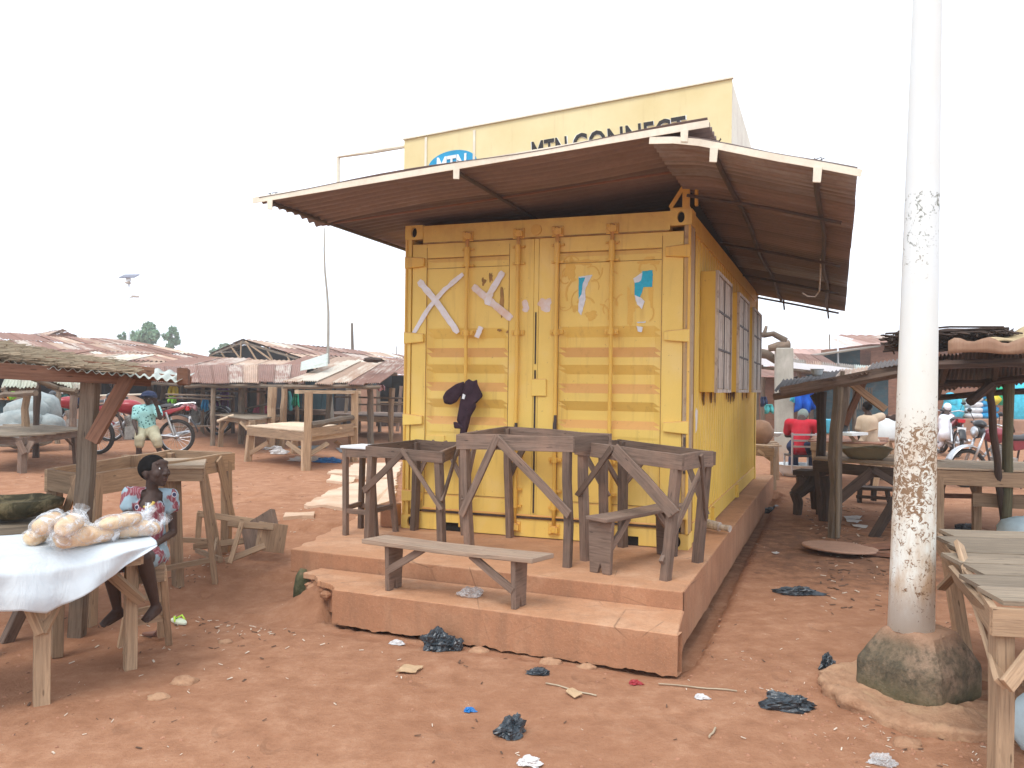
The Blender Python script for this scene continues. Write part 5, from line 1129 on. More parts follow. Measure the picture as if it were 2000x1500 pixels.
for i in range(1700):
    b = R.random()**.9*.78; a = R.random()**1.3*.8; p, _ = fn(a, b); p.z += .012+.045*R.random()*(1-b*.7); an = R.gauss(.1, .5); l = R.uniform(.03, .13); d = Vector((cos(an), sin(an)*.6, R.uniform(-.12, .12))); mb.bar(p-d*l, p+d*l, .009, .005)
build(mb, 'dry_straw', M['straw'], rp, kind='stuff')
# ------------------------------------------------------------------ people: one continuous surface each
def cap(a, b, ra, rb, n=14, m=6):
    mb = MB(); a, b = Vector(a), Vector(b); d = (b-a); L = d.length or 1e-4; d = d/L
    pts = []; rs = []
    for i in range(m+1): th = -pi/2+pi/2*i/m; pts.append(a+d*(ra*sin(th)*.999)); rs.append(max(1e-4, ra*cos(th)))
    for i in range(m+1): th = pi/2*i/m; pts.append(b+d*(rb*sin(th)*.999)); rs.append(max(1e-4, rb*cos(th)))
    mb.tube(pts, rs, n); return mb
def ell(c, r, T=None):
    mb = MB(); mb.ball((0, 0, 0), r, 18, 12, None, (Matrix.Translation(Vector(c)) @ (T or Matrix.Identity(4)))); return mb
def skin(name, pieces, mat, parent, vox=.006, smooth=6, dec=None, label=None, disp=None):
    me = bpy.data.meshes.new('tmp'); vs = []; fs = []
    for p in pieces: b = len(vs); vs += [tuple(v) for v in p.v]; fs += [[b+k for k in f] for f in p.f]
    me.from_pydata(vs, [], fs); o = bpy.data.objects.new('tmp', me); COL.objects.link(o)
    bm = bmesh.new(); bm.from_mesh(me); bmesh.ops.recalc_face_normals(bm, faces=bm.faces); bm.to_mesh(me); bm.free()
    m = o.modifiers.new('r', 'REMESH'); m.mode = 'VOXEL'; m.voxel_size = vox; m = o.modifiers.new('s', 'SMOOTH'); m.factor = .5; m.iterations = smooth
    out = bpy.data.meshes.new_from_object(o.evaluated_get(bpy.context.evaluated_depsgraph_get())); bpy.data.objects.remove(o); bpy.data.meshes.remove(me)
    Mi = WM[parent.name].inverted(); out.transform(Mi)
    if disp:
        for v in out.vertices: v.co += v.normal*disp(Vector(v.co))
    out.materials.clear(); out.materials.append(mat)
    for p in out.polygons: p.use_smooth = True
    out.name = name; q = bpy.data.objects.new(name, out); COL.objects.link(q); q.parent = parent; WM[q.name] = WM[parent.name]
    return tag(q, label)
def basis(fwd, up=(0, 0, 1)):
    f = Vector(fwd).normalized(); r = f.cross(Vector(up)).normalized(); u = r.cross(f); return Matrix((r, f, u)).transposed().to_4x4()
def head_pieces(c, fwd, up, s):
    """head of height s centred at c; local x right, y forward, z up"""
    B = Matrix.Translation(Vector(c)) @ basis(fwd, up) @ Matrix.Scale(s, 4); P_ = []
    def E(x, y, z, rx, ry, rz, rot=None): mb = MB(B); mb.ball((x, y, z), (rx, ry, rz), 20, 14); P_.append(mb)
    E(0, -.07, .12, .335, .40, .36); E(0, .06, .08, .30, .34, .34); E(0, .13, -.12, .262, .25, .26); E(0, .16, -.27, .17, .17, .14); E(0, .24, -.36, .10, .085, .075)   # skull, face, jaw, chin
    E(0, .31, .22, .24, .07, .09)          # brow
    E(0, .40, -.03, .055, .07, .10); E(0, .415, -.085, .062, .055, .05); E(.055, .405, -.10, .045, .05, .038); E(-.055, .405, -.10, .045, .05, .038)   # nose
    E(0, .325, -.215, .11, .06, .036); E(0, .315, -.275, .10, .058, .036)      # lips
    for x in (-1, 1): E(x*.18, .24, -.06, .11, .12, .12); E(x*.325, -.02, -.02, .035, .075, .12)
    return P_, B
def head_extras(B, parent, hair=True, hat=None):
    for x in (-1, 1):
        mb = MB(B); mb.ball((x*.13, .318, .075), (.050, .052, .032), 14, 10); e = build(mb, 'eye', M['eye'], parent, smooth=True)
        mb = MB(B); mb.ball((x*.13+.008, .358, .078), (.026, .018, .026), 10, 8); build(mb, 'iris', M['hair'], e, smooth=True)
    mb = MB(B); mb.ball((0, .343, -.215), (.09, .05, .022), 14, 8); mb.ball((0, .333, -.268), (.08, .05, .026), 14, 8); build(mb, 'lips', M['lip'], parent, smooth=True)
def hair_cap(B, parent, mat=None, name='hair', k=1.02):
    mb = MB(B)
    def f(d):
        low = d.z < -.25 and d.y > -.3; return .93 if (d.y > .62 and d.z < .42) or low else k
    mb.ball((0, -.07, .13), (.345, .41, .37), 32, 20, f); return build(mb, name, mat or M['hair'], parent, smooth=True)
def hand_pieces(w_, d, side, s, curl=.35, pn=(0, 0, -1)):
    """palm and five fingers; w_ wrist, d pointing direction, side towards the thumb, s hand length"""
    w_ = Vector(w_); d = Vector(d).normalized(); side = Vector(side); side = (side-d*side.dot(d)).normalized(); n = d.cross(side).normalized(); P_ = []
    if n.dot(Vector(pn)) < 0: n = -n
    for k in range(4):
        o = side*(s*.14*(1.35-k*.9)); P_.append(cap(w_+d*(s*.06)+o*.5, w_+d*(s*.50)+o, s*.10, s*.085, 8, 3))
        L = s*(.40, .46, .42, .33)[k]; p0 = w_+d*(s*.50)+o; d1 = (d+n*curl*.5).normalized(); d2 = (d+n*curl*1.3).normalized(); p1 = p0+d1*L*.5; P_.append(cap(p0, p1, s*.065, s*.058, 8, 3)); P_.append(cap(p1, p1+d2*L*.5, s*.058, s*.045, 8, 3))
    t0 = w_+d*(s*.15)+side*(s*.16); t1 = t0+(d*.6+side*.7).normalized()*s*.25; P_.append(cap(t0, t1, s*.085, s*.07, 8, 3)); P_.append(cap(t1, t1+(d+side*.2+n*.3).normalized()*s*.22, s*.066, s*.05, 8, 3))
    return P_
def foot_pieces(ankle, d, s):
    a = Vector(ankle); d = Vector(d).normalized(); sd = d.cross(Vector((0, 0, 1))).normalized(); z = -s*.24; P_ = [cap(a+Vector((0, 0, -.02*s)), a-d*s*.14+Vector((0, 0, z*.8)), s*.17, s*.15, 10, 4), cap(a+Vector((0, 0, z*.3)), a+d*s*.52+sd*s*.02+Vector((0, 0, z)), s*.17, s*.12, 10, 4), cap(a-d*s*.1+Vector((0, 0, z)), a+d*s*.5-sd*s*.08+Vector((0, 0, z*1.05)), s*.13, s*.11, 10, 4)]
    for k in range(5): o = sd*(s*(-.15+.075*k)); P_.append(cap(a+d*s*.5+o*.8+Vector((0, 0, z*1.05)), a+d*s*(.74-.035*abs(k-1)-.02*k)+o+Vector((0, 0, z*1.12)), s*.055, s*(.055 if k == 0 else .042), 8, 3))
    return P_

# ---- the girl
t = NT('printed_cotton_dress'); w = t.coord('Object', (1, 1, 1)); v = t.n('TexVoronoi'); v.inputs['Scale'].default_value = 9.5; t.l(w, v.inputs['Vector']); dst = v.outputs['Distance']
n = t.noise(w, 7, 3, .5); wv = t.n('TexWave'); wv.inputs['Scale'].default_value = 22; wv.inputs['Distortion'].default_value = 9; wv.inputs['Detail'].default_value = 3; t.l(w, wv.inputs[0])
c = t.mix(t.ramp(n, [(.49, 0.), (.51, 1.)]), (.32, .44, .50), (.25, .035, .05)); c = t.mix(t.math('MULTIPLY', t.ramp(wv.outputs[1], [(.68, 0.), (.78, .5)]), t.ramp(n, [(.47, 0.), (.50, .8)])), c, (.5, .4, .4))
c = t.mix(t.ramp(dst, [(.15, 1.), (.17, 0.)]), c, (.62, .62, .66)); c = t.mix(t.ramp(dst, [(.115, 1.), (.13, 0.)]), c, (.03, .03, .09)); c = t.mix(.2, c, (.12, .13, .15))
t.bump(t.noise(w, 11, 4), .5, .02); M['dress'] = t.out(c, .85)
D = 4.83
girl = thing('person', 'young girl in a blue and red dress sitting on a stool beside the bread table', 'person', G(300, 1270).xy.to_3d())
pel = W(293, 1078, 4.92); wst = W(291, 1045, 4.92); chs = W(291, 992, 4.90); nek = W(296, 953, 4.92); shL = W(334, 969, 4.98); shR = W(251, 965, 4.84)
elL = W(338, 1040, 5.0); wrL = W(306, 1062, 4.80); elR = W(248, 1035, 4.80); wrR = W(262, 1060, 4.66)
hipL = W(302, 1085, 4.97); hipR = W(276, 1085, 4.85); knL = W(281, 1090, 4.58); knR = W(215, 1105, 4.55); anL = W(304, 1182, 4.72); anR = W(229, 1190, 4.68)
hd = W(302, 922, 4.90); hp, HB = head_pieces(hd, (.93, -.34, .16), (-.14, .05, 1), .203)
P_ = hp+[cap(nek-Vector((0, 0, .03)), hd+Vector((-.01, .0, -.035)), .034, .036), cap(wst, chs, .072, .078), cap(pel, wst, .085, .072), cap(shL, shR, .036, .036), cap(chs+Vector((.0, 0, .02)), nek-Vector((0, 0, .03)), .065, .045),
    cap(shL, elL, .031, .024), cap(elL, wrL, .024, .016), cap(shR, elR, .031, .024), cap(elR, wrR, .024, .016), cap(hipL, knL, .062, .040), cap(hipR, knR, .062, .040), cap(knL, knL.lerp(anL, .3), .039, .041), cap(knL.lerp(anL, .3), anL, .041, .023), cap(knR, knR.lerp(anR, .3), .039, .041), cap(knR.lerp(anR, .3), anR, .041, .023)]
P_ += hand_pieces(wrL, (-.8, -.5, -.12), (0, -.2, 1), .115, .6)+hand_pieces(wrR, (.55, -.6, -.2), (0, .2, 1), .115, .6)+foot_pieces(anL, (-.15, -1, -.12), .165)+foot_pieces(anR, (-.35, -1, -.15), .165)
skin('body', P_, M['skin'], girl, .0045, 5); head_extras(HB, girl); hair_cap(HB, girl)
ft_ = (shR-shL).normalized(); fw = Vector((-.35, -1, 0)).normalized()
dr_ = [cap(pel+Vector((0, 0, -.0)), wst, .100, .090), cap(wst, chs-Vector((0, 0, .0)), .090, .088), cap(chs, chs+Vector((0, 0, .045)), .086, .072), cap(shL.lerp(shR, .10)+Vector((0, 0, .003)), shL.lerp(shR, .36)+Vector((0, 0, .0)), .043, .045), cap(shR.lerp(shL, .10)+Vector((0, 0, .003)), shR.lerp(shL, .36), .043, .045),
    cap(hipL, hipL.lerp(knL, .62), .084, .066), cap(hipR, hipR.lerp(knR, .55), .084, .066), cap(shL, shL.lerp(elL, .30), .043, .043), cap(shR, shR.lerp(elR, .30), .042, .042)]
dress = skin('dress', dr_, M['dress'], girl, .006, 4, disp=lambda v: .006*noise.noise(v*16)+.004*noise.noise(v*34))
# neckline: bare chest above a yellow trim
nk = chs+Vector((.040, 0, .052)); rt = Vector((-fw.y, fw.x, 0)); bm = bmesh.new(); bm.from_mesh(dress.data); o0 = WM[girl.name].translation
dv = [v for v in bm.verts if (lambda q: abs(q.dot(rt))**2.6/.036**2.6+(abs(q.z) if q.z < 0 else 0)**2.6/.036**2.6 < 1 and q.dot(fw) > -.02)(v.co+o0-nk)]; bmesh.ops.delete(bm, geom=dv, context='VERTS'); bm.to_mesh(dress.data); bm.free()
M['trim'] = plain('yellow_trim', (.5, .36, .09), .8); mb = MB(); rr = [nk+fw*.080+rt*(.038*cos(a))+Vector((0, 0, .038*sin(a))) for a in [pi*1.05+.9*pi*i/12 for i in range(13)]]; mb.tube([p-fw*.022*((p-nk).dot(rt)/.038)**2 for p in rr], .008, 8); build(mb, 'neck_trim', M['trim'], girl, smooth=True)
# stool she sits on
cs = [W(243, 1094, 4.70), W(321, 1090, 4.78), W(318, 1084, 5.06), W(248, 1087, 5.0)]; SZ = .505
for q in cs: q.z = SZ
cs[0].x += .06; cs[3].x += .05
stool('narrow tan stool the girl is sitting on', cs, [G(246, 1277), G(330, 1258), W(314, 1240, 5.15)*1, G(236, 1263)], M['w_tan'], M['w_tan'], .025, .065, .38, .01)
g_ = G(306, 1242); g_.z = gh(g_.x, g_.y)+.003; M['sole_dark'] = plain('worn_brown_sole', (.22, .11, .08), .8); slipper(g_, .2, 'worn brown slipper on the soil under the girl\'s stool', M['sole_dark'], M['sole_dark'])

# ---- generic seated or standing figures further away
def figure(label, J, s, shirt, trousers, head=(0, -1, 0), cat='person', robe=None, hat=None, skinm=None, vox=.012, shorts=None, barefoot=True, sleeve=.5, nm='person', hands=True):
    """J: joints dict in world space; s scale (1 = adult)"""
    p = thing(nm, label, cat, Vector((J['pel'].x, J['pel'].y, min(J['anL'].z, J['anR'].z)-.08))); r = s
    hp, HB = head_pieces(J['head'], head, (0, 0, 1), .235*s)
    Q = hp+[cap(J['neck'], J['head']-Vector((0, 0, .05*s)), .055*r, .05*r), cap(J['pel'], J['chest'], .13*r, .135*r), cap(J['shL'], J['shR'], .065*r, .065*r), cap(J['chest'], J['neck'], .12*r, .07*r)]
    for sd in 'LR':
        Q += [cap(J['sh'+sd], J['el'+sd], .052*r, .042*r), cap(J['el'+sd], J['wr'+sd], .042*r, .028*r), cap(J['hip'+sd], J['kn'+sd], .088*r, .06*r), cap(J['kn'+sd], J['kn'+sd].lerp(J['an'+sd], .3), .058*r, .06*r), cap(J['kn'+sd].lerp(J['an'+sd], .3), J['an'+sd], .06*r, .036*r)]
        d = J['wr'+sd]-J['el'+sd]; Q += hand_pieces(J['wr'+sd], d, (0, 0, 1) if abs(d.z) < .8*d.length else (1, 0, 0), .19*r, .4); Q += foot_pieces(J['an'+sd], J.get('toe', Vector((0, -1, 0))), .25*r)
    skin('body', Q, M['skin'], p, vox*.75, 3); head_extras(HB, p); 
    if hat: hair_cap(HB, p, hat, 'head_cloth', 1.12)
    else: hair_cap(HB, p)
    e = 1.2
    T_ = [cap(J['pel']+Vector((0, 0, -.02*r)), J['chest'], .155*r, .16*r), cap(J['shL'], J['shR'], .085*r, .085*r), cap(J['chest'], J['neck']-Vector((0, 0, .05*r)), .145*r, .075*r)]
    for sd in 'LR': T_ += [cap(J['sh'+sd], J['sh'+sd].lerp(J['el'+sd], sleeve if sleeve <= 1 else 1), .083*r, .075*r)]
    if sleeve > 1:
        for sd in 'LR': T_ += [cap(J['el'+sd], J['el'+sd].lerp(J['wr'+sd], .9), .075*r, .06*r)]
    if robe:
        for sd in 'LR': T_ += [cap(J['hip'+sd], J['kn'+sd], .125*r, .10*r), cap(J['kn'+sd], J['kn'+sd].lerp(J['an'+sd], .6), .10*r, .09*r)]
    skin('shirt' if not robe else 'robe', T_, shirt, p, vox, 3, disp=lambda v: .012*r*noise.noise(v*8))
    if trousers and not robe:
        U = [cap(J['hipL'], J['hipR'], .125*r, .125*r)]; k = shorts or .9
        for sd in 'LR':
            U.append(cap(J['hip'+sd], J['kn'+sd], .115*r, .092*r)); 
            if k > .1: U.append(cap(J['kn'+sd], J['kn'+sd].lerp(J['an'+sd], k), .09*r, .085*r))
        skin('trousers', U, trousers, p, vox, 3, disp=lambda v: .01*r*noise.noise(v*9))
    return p
def shirtmat(name, a, b, sc=30, th=.52):
    t = NT(name); w = t.coord('Object'); v = t.n('TexVoronoi'); v.inputs['Scale'].default_value = sc; t.l(w, v.inputs['Vector']); n = t.noise(w, sc*.7, 3)
    c = t.mix(t.ramp(t.math('ADD', v.outputs['Distance'], t.math('MULTIPLY', n, .4)), [(.50, 1.), (.56, 0.)]), a, b); return t.out(c, .85)
M['mint'] = shirtmat('mint_patterned_shirt', (.33, .62, .60), (.04, .15, .16), 22); M['khaki'] = plain('khaki_cotton', (.42, .38, .26), .9, .15, 9, .2, 0, .01); M['beige'] = plain('beige_school_uniform', (.52, .40, .29), .9, .1, 6, .2, 0, .01)
M['robe'] = plain('white_robe', (.76, .78, .84), .9, .06, 6); M['red_cloth'] = plain('red_shirt', (.42, .015, .03), .85, .15); M['grey_cloth'] = plain('grey_green_headscarf', (.2, .24, .22), .9); M['navy'] = plain('navy_cloth', (.02, .03, .07), .9)

# ------------------------------------------------------------------ motorcycles (x forward in their own frame)
def motorcycle(label, pos, rz, paint, cat='motorcycle', rack=True, lean=.05, group='parked motorcycles', cover=None, steer=.25, mud=None):
    Mx = Matrix.Translation(Vector(pos)) @ Matrix.Rotation(rz, 4, 'Z') @ Matrix.Rotation(lean, 4, 'X')
    b = thing('motorcycle', label, cat, M=Mx, group=group); B = lambda nm, mb, mat, **k: build(mb, nm, mat, k.pop('parent', b), local=True, **k)
    RY = Matrix.Rotation(pi/2, 4, 'X')
    for x, r, st in ((.63, .30, steer), (-.63, .30, 0)):
        Tw = Matrix.Translation((x, 0, r)) @ Matrix.Rotation(st, 4, 'Z') @ RY
        mb = MB(Tw); n = 28; pr = [(r-.055, -.03), (r-.02, -.04), (r, -.022), (r+.003, 0), (r, .022), (r-.02, .04), (r-.055, .03)]; vs = [(q*cos(2*pi*k/n), q*sin(2*pi*k/n), z) for q, z in pr for k in range(n)]; m = len(pr)
        mb.add(vs, [(i*n+k, i*n+(k+1) % n, ((i+1) % m)*n+(k+1) % n, ((i+1) % m)*n+k) for i in range(m) for k in range(n)]); wh = B('wheel', mb, M['rubber'], smooth=True)
        mb = MB(Tw); mb.tube([((r-.055)*cos(2*pi*k/24), (r-.055)*sin(2*pi*k/24), 0) for k in range(25)], .012, 6, False); mb.tube([(0, 0, -.05), (0, 0, .05)], .045, 10); B('rim', mb, M['steel'], parent=wh, smooth=True)
        mb = MB(Tw)
        for k in range(18): a = 2*pi*k/18; mb.tube([(.04*cos(a+.5), .04*sin(a+.5), .02*(-1)**k), ((r-.058)*cos(a), (r-.058)*sin(a), 0)], .0028, 3, False)
        tag(B('spokes', mb, M['steel'], parent=wh), kind='stuff')
    for y in (-.085, .085): mb = MB(); mb.tube([(.63, y, .30), (.50, y, .62), (.42, y, .86)], [.024, .022, .018], 8); B('fork', mb, M['steel'], smooth=True)
    mb = MB(); mb.grid(lambda u, v: Vector((.63+.345*cos(.35+2.1*u), .075*(v-.5)*2, .30+.345*sin(.25+2.3*u)+.02*(1-(2*v-1)**2))), 14, 4); B('front_mudguard', mb, mud or paint, smooth=True, thick=.006)
    mb = MB(); mb.grid(lambda u, v: Vector((-.63-.35*cos(.15+2.1*u), .07*(v-.5)*2, .32+.35*sin(.15+2.1*u)+.02*(1-(2*v-1)**2))), 14, 4); B('rear_mudguard', mb, M['black_plastic'], smooth=True, thick=.006)
    mb = MB(); T = Matrix.Translation((.50, 0, .86)) @ Matrix.Rotation(pi/2, 4, 'Y'); mb.lathe([(.03, -.14), (.085, -.10), (.10, -.02), (.10, .02)], 18, T=T); hl = B('headlight', mb, M['black_plastic'], smooth=True)
    mb = MB(); mb.lathe([(.09, .02), (.085, .035), (.05, .045), (.0, .048)], 18, T=T); B('lens', mb, M['steel'], parent=hl, smooth=True)
    mb = MB(); mb.ball((.44, 0, .97), (.08, .13, .08), 12, 8, lambda d: .8 if d.z < 0 else 1); B('cowl', mb, M['black_plastic'], smooth=True)
    mb = MB(); mb.tube([(.30, -.36, .98), (.34, -.26, 1.0), (.41, -.12, .96), (.42, 0, .93), (.41, .12, .96), (.34, .26, 1.0), (.30, .36, .98)], .013, 8); B('handlebar', mb, M['steel'], smooth=True)
    for y in (-1, 1):
        mb = MB(); mb.tube([(.30, y*.36, .98), (.27, y*.42, .975)], .02, 8); mb.tube([(.33, y*.27, 1.0), (.37, y*.33, 1.14)], .006, 5); mb.ball((.37, y*.35, 1.17), (.018, .055, .035), 10, 6); B('mirror', mb, M['black_plastic'], smooth=True)
    mb = MB(); mb.ball((.13, 0, .80), (.28, .135, .13), 20, 12, lambda d: (1-.28*max(0, -d.x))*(1.05 if d.z > 0 else .9)); tk = B('fuel_tank', mb, paint, smooth=True)
    mb = MB(); mb.tube([(.16, 0, .925), (.16, 0, .94)], .03, 10); B('filler_cap', mb, M['steel'], parent=tk)
    mb = MB(); n = 12; 
    def seat(u, v):
        x = .02-.68*u; a = pi*v; w_ = .125*(1-.1*u); return Vector((x, -w_*cos(a), .765+.055*sin(a)*(1 if .04 < u < .96 else .3)+.05*S(u, .45, .7)))
    mb.grid(seat, n, 8); mb.box((-.32, 0, .755), (.66, .2, .03)); B('seat', mb, M['seat'], smooth=True)
    mb = MB(); mb.prism([(-.04, -.10, .74), (-.10, -.10, .58), (-.36, -.10, .62), (-.74, -.09, .78), (-.78, -.09, .83), (-.4, -.10, .75)], (0, .2, 0)); B('side_panel', mb, paint, bevel=.01)
    mb = MB(); mb.box((-.80, 0, .79), (.06, .14, .08)); B('tail_light', mb, M['tail'], bevel=.01)
    mb = MB(); mb.box((-.84, 0, .60), (.012, .17, .11)); B('number_plate', mb, M['white'])
    mb = MB(); mb.box((.02, 0, .36), (.34, .22, .22)); mb.tube([(.08, 0, .42), (.16, 0, .66)], .075, 12)
    for k in range(6): mb.tube([(.085+.012*k, 0, .47+.03*k), (.09+.012*k, 0, .478+.03*k)], .098, 12)
    B('engine', mb, M['alu'], bevel=.012)
    mb = MB(); T = Matrix.Translation((-.02, -.13, .34)) @ RY; mb.lathe([(.10, -.02), (.10, .03), (.07, .05)], 16, T=T); B('engine_cover', mb, M['steel'], smooth=False)
    mb = MB(); mb.tube([(.20, -.06, .60), (.32, -.09, .42), (.24, -.13, .27), (-.1, -.14, .25), (-.35, -.15, .28), (-.85, -.16, .38)], [.02, .02, .02, .022, .04, .045], 10); B('exhaust', mb, M['steel'], smooth=True)
    mb = MB(); mb.tube([(.36, 0, .88), (.30, 0, .60), (.20, 0, .28), (-.2, 0, .25), (-.25, 0, .6), (-.75, 0, .74)], .018, 8); mb.tube([(.36, 0, .86), (-.1, 0, .72), (-.25, 0, .6)], .018, 8); B('frame', mb, M['dark_metal'], smooth=True)
    for y in (-.11, .11):
        mb = MB(); mb.tube([(-.63, y, .30), (-.18, y, .34)], .018, 8); mb.tube([(-.60, y, .33), (-.46, y, .72)], .022, 8); B('swing_arm', mb, M['steel'])
    mb = MB(); mb.tube([(.0, -.28, .27), (.0, .28, .27)], .012, 6); mb.box((.0, -.25, .275), (.05, .12, .025)); mb.box((.0, .25, .275), (.05, .12, .025)); B('foot_rest', mb, M['black_plastic'])
    mb = MB(); mb.tube([(-.05, .10, .26), (-.12, .25, .02)], .012, 6); B('side_stand', mb, M['dark_metal'])
    if rack:
        mb = MB(); 
        for y in (-.09, .09): mb.tube([(-.50, y, .79), (-.66, y, .87), (-.92, y, .89)], .011, 6)
        for x in (-.70, -.82, -.92): mb.tube([(x, -.09, .875), (x, .09, .875)], .009, 6)
        B('luggage_rack', mb, M['steel'])
    return b
M['tail'] = plain('red_tail_lens', (.5, .01, .02), .2, .05, 5, .5); M['alu'] = plain('dull_aluminium', (.36, .34, .31), .45, .25, 25, .5, .5)
bp = G(268, 893); bp.z = gh(bp.x, bp.y)
mc = motorcycle('red motorcycle with a man in a mint shirt sitting on it', bp, radians(192), M['red_paint'], steer=-.35)
V = lambda px, py, Y: W(px, py, Y); q0 = bp.y
J = dict(pel=V(287, 838, q0-.05), chest=V(287, 805, q0-.08), neck=V(291, 791, q0-.08), head=V(290, 779, q0-.12), shL=V(305, 798, q0-.1), shR=V(268, 799, q0-.1), elL=V(313, 816, q0-.22), wrL=V(306, 793, q0-.3), elR=V(262, 824, q0-.2), wrR=V(266, 838, q0-.34),
    hipL=V(298, 842, q0-.08), hipR=V(277, 842, q0-.08), knL=V(306, 860, q0-.42), knR=V(273, 858, q0-.42), anL=V(313, 888, q0-.40), anR=V(270, 892, q0-.42), toe=Vector((.1, -1, -.1)))
man = figure('man in a mint patterned shirt and khaki trousers sitting sideways on the red motorcycle', J, .93, M['mint'], M['khaki'], (.05, -1, -.1), shorts=.28, sleeve=.62)
mb = MB(); h = J['head']; mb.lathe([(.135, -.01), (.13, .03), (.10, .075), (.05, .10), (.0, .105)], 18, (h.x, h.y+.015, h.z+.035)); mb.prism([(h.x+.13*cos(a)*.9, h.y-.02+.2*sin(a), h.z+.05) for a in [pi+pi*i/10 for i in range(11)]], (0, 0, .012)); build(mb, 'cap', M['navy'], man)
# ------------------------------------------------------------------ market stalls, halls and shops behind
def post(mb_parent, a, b, r, mat, nm='post', square=False):
    a, b = Vector(a), Vector(b); mb = MB()
    if square: mb.bar(a, b, r*2, r*1.6, up=(0, 1, 0), j=.004)
    else:
        n = 6; mb.tube([a.lerp(b, i/n)+Vector((R.uniform(-.4, .4)*r*.5, R.uniform(-.4, .4)*r*.5, 0))*(0 < i < n) for i in range(n+1)], [r*R.uniform(.85, 1.12) for _ in range(n+1)], 7, j=.1)
    return build(mb, nm, mat, mb_parent)
def canopy(label, NL_, NR_, FR2, FL2, n, posts, mats, amp=.02, beam=M['bark'], nw=8, group='corrugated roofed market stalls', extra=None, name='market_stall', cat='stall'):
    """low roof of n corrugated sheets sloping from the far edge to the near edge, on posts"""
    c = (NL_+NR_+FR2+FL2)/4; r = thing(name, label, cat, (c.x, c.y, gh(c.x, c.y)), group=group)
    for k in range(n):
        mat = R.choice(mats); s_ = R.uniform(-.12, .12); dz = R.uniform(0, .035)
        def f(a, b, k=k, s_=s_, dz=dz):
            q = (k+b*1.06)/n; p0 = NL_.lerp(NR_, q); p1 = FL2.lerp(FR2, q); d = (p1-p0).normalized(); p0 = p0-d*(.06+s_); return p0.lerp(p1, a)+Vector((0, 0, dz+.03*noise.noise(Vector((q*4, a*2, c.x))))), (0, 0, 1)
        sheet(r, f, nw, amp, 4, 0, mat, local=False, thick=0)
    for a, b in ((NL_, NR_), (FL2, FR2), (NL_.lerp(FL2, .5), NR_.lerp(FR2, .5))):
        mb = MB(); z = Vector((0, 0, -.06)); m = 6; mb.tube([a.lerp(b, i/m)+z+Vector((0, 0, R.uniform(-.012, .012))) for i in range(m+1)], .04, 6, j=.1); build(mb, 'beam', beam, r)
    for k in range(max(2, n//2+1)):
        q = (k+.3)/max(2, n//2+1); mb = MB(); z = Vector((0, 0, -.035)); mb.tube([NL_.lerp(NR_, q)+z, FL2.lerp(FR2, q)+z], .03, 6); build(mb, 'rafter', beam, r)
    for p in posts:
        (x, y, zt, rad) = p[:4]; z0 = gh(x, y)-.02; dx = p[4] if len(p) > 4 else 0; post(r, (x, y, z0), (x+dx, y, zt), rad, p[5] if len(p) > 5 else R.choice([M['bark'], M['w_tan'], M['bark']]))
    return r
RT = [M['rust_top'], M['rust_top'], M['rust_pale']]
def gp(px, py, dy=0): p = G(px, py); return p.x, p.y+dy
def stall_posts(lst, zt, r=.05): return [(*gp(a, b), zt, r*R.uniform(.85, 1.2), R.uniform(-.05, .05)) for a, b in lst]
canopy('rusty roofed stall right of centre-left, its pale front sheets over the slatted table', W(552, 748, 15.2), W(742, 750, 16.2), W(800, 705, 21), W(655, 708, 20), 6, stall_posts([(550, 881), (725, 874), (640, 862), (762, 866), (700, 850)], 1.5, .06)+[(*gp(527, 884), 1.5, .085, .03, M['w_tan'])], [M['rust_pale'], M['rust_pale'], M['rust_top']], .013)
canopy('long rusty roofed stall behind the dark motorcycles', W(362, 748, 17), W(592, 749, 16.4), W(600, 713, 22), W(352, 714, 23), 8, stall_posts([(415, 875), (470, 872), (395, 856), (512, 858), (580, 852)], 1.52, .055), RT, .013)
canopy('rusty roofed stall behind the man on the motorcycle', W(205, 741, 20), W(358, 746, 19), W(352, 716, 24), W(205, 712, 25), 5, stall_posts([(318, 846), (292, 842), (226, 846), (346, 842)], 1.58, .075), RT, .013)
# one curled loose sheet standing up from the roof
cs_ = thing('loose_sheet', 'curled dark corrugated sheet sticking up from the stall roofs beside the bamboo pole', 'roofing sheet', W(615, 722, 17.5))
A0, A1, B0, B1 = W(586, 726, 17), W(640, 716, 17.2), W(590, 712, 18.2), W(641, 692, 18.6)
sheet(cs_, lambda a, b: (A0.lerp(A1, a).lerp(B0.lerp(B1, a), b)+Vector((0, 0, .10*sin(pi*b))), (0, -.6, .8)), 6, .02, 10, 0, M['galv'], local=False, thick=.004)
mb = MB(); mb.ball(W(730, 703, 17.5), (.22, .15, .05), 12, 6, lambda d: 1+.4*noise.noise(d*3)); build(mb, 'rag', M['w_dark'], label='dark rag lying on the rusty stall roof', cat='rag')

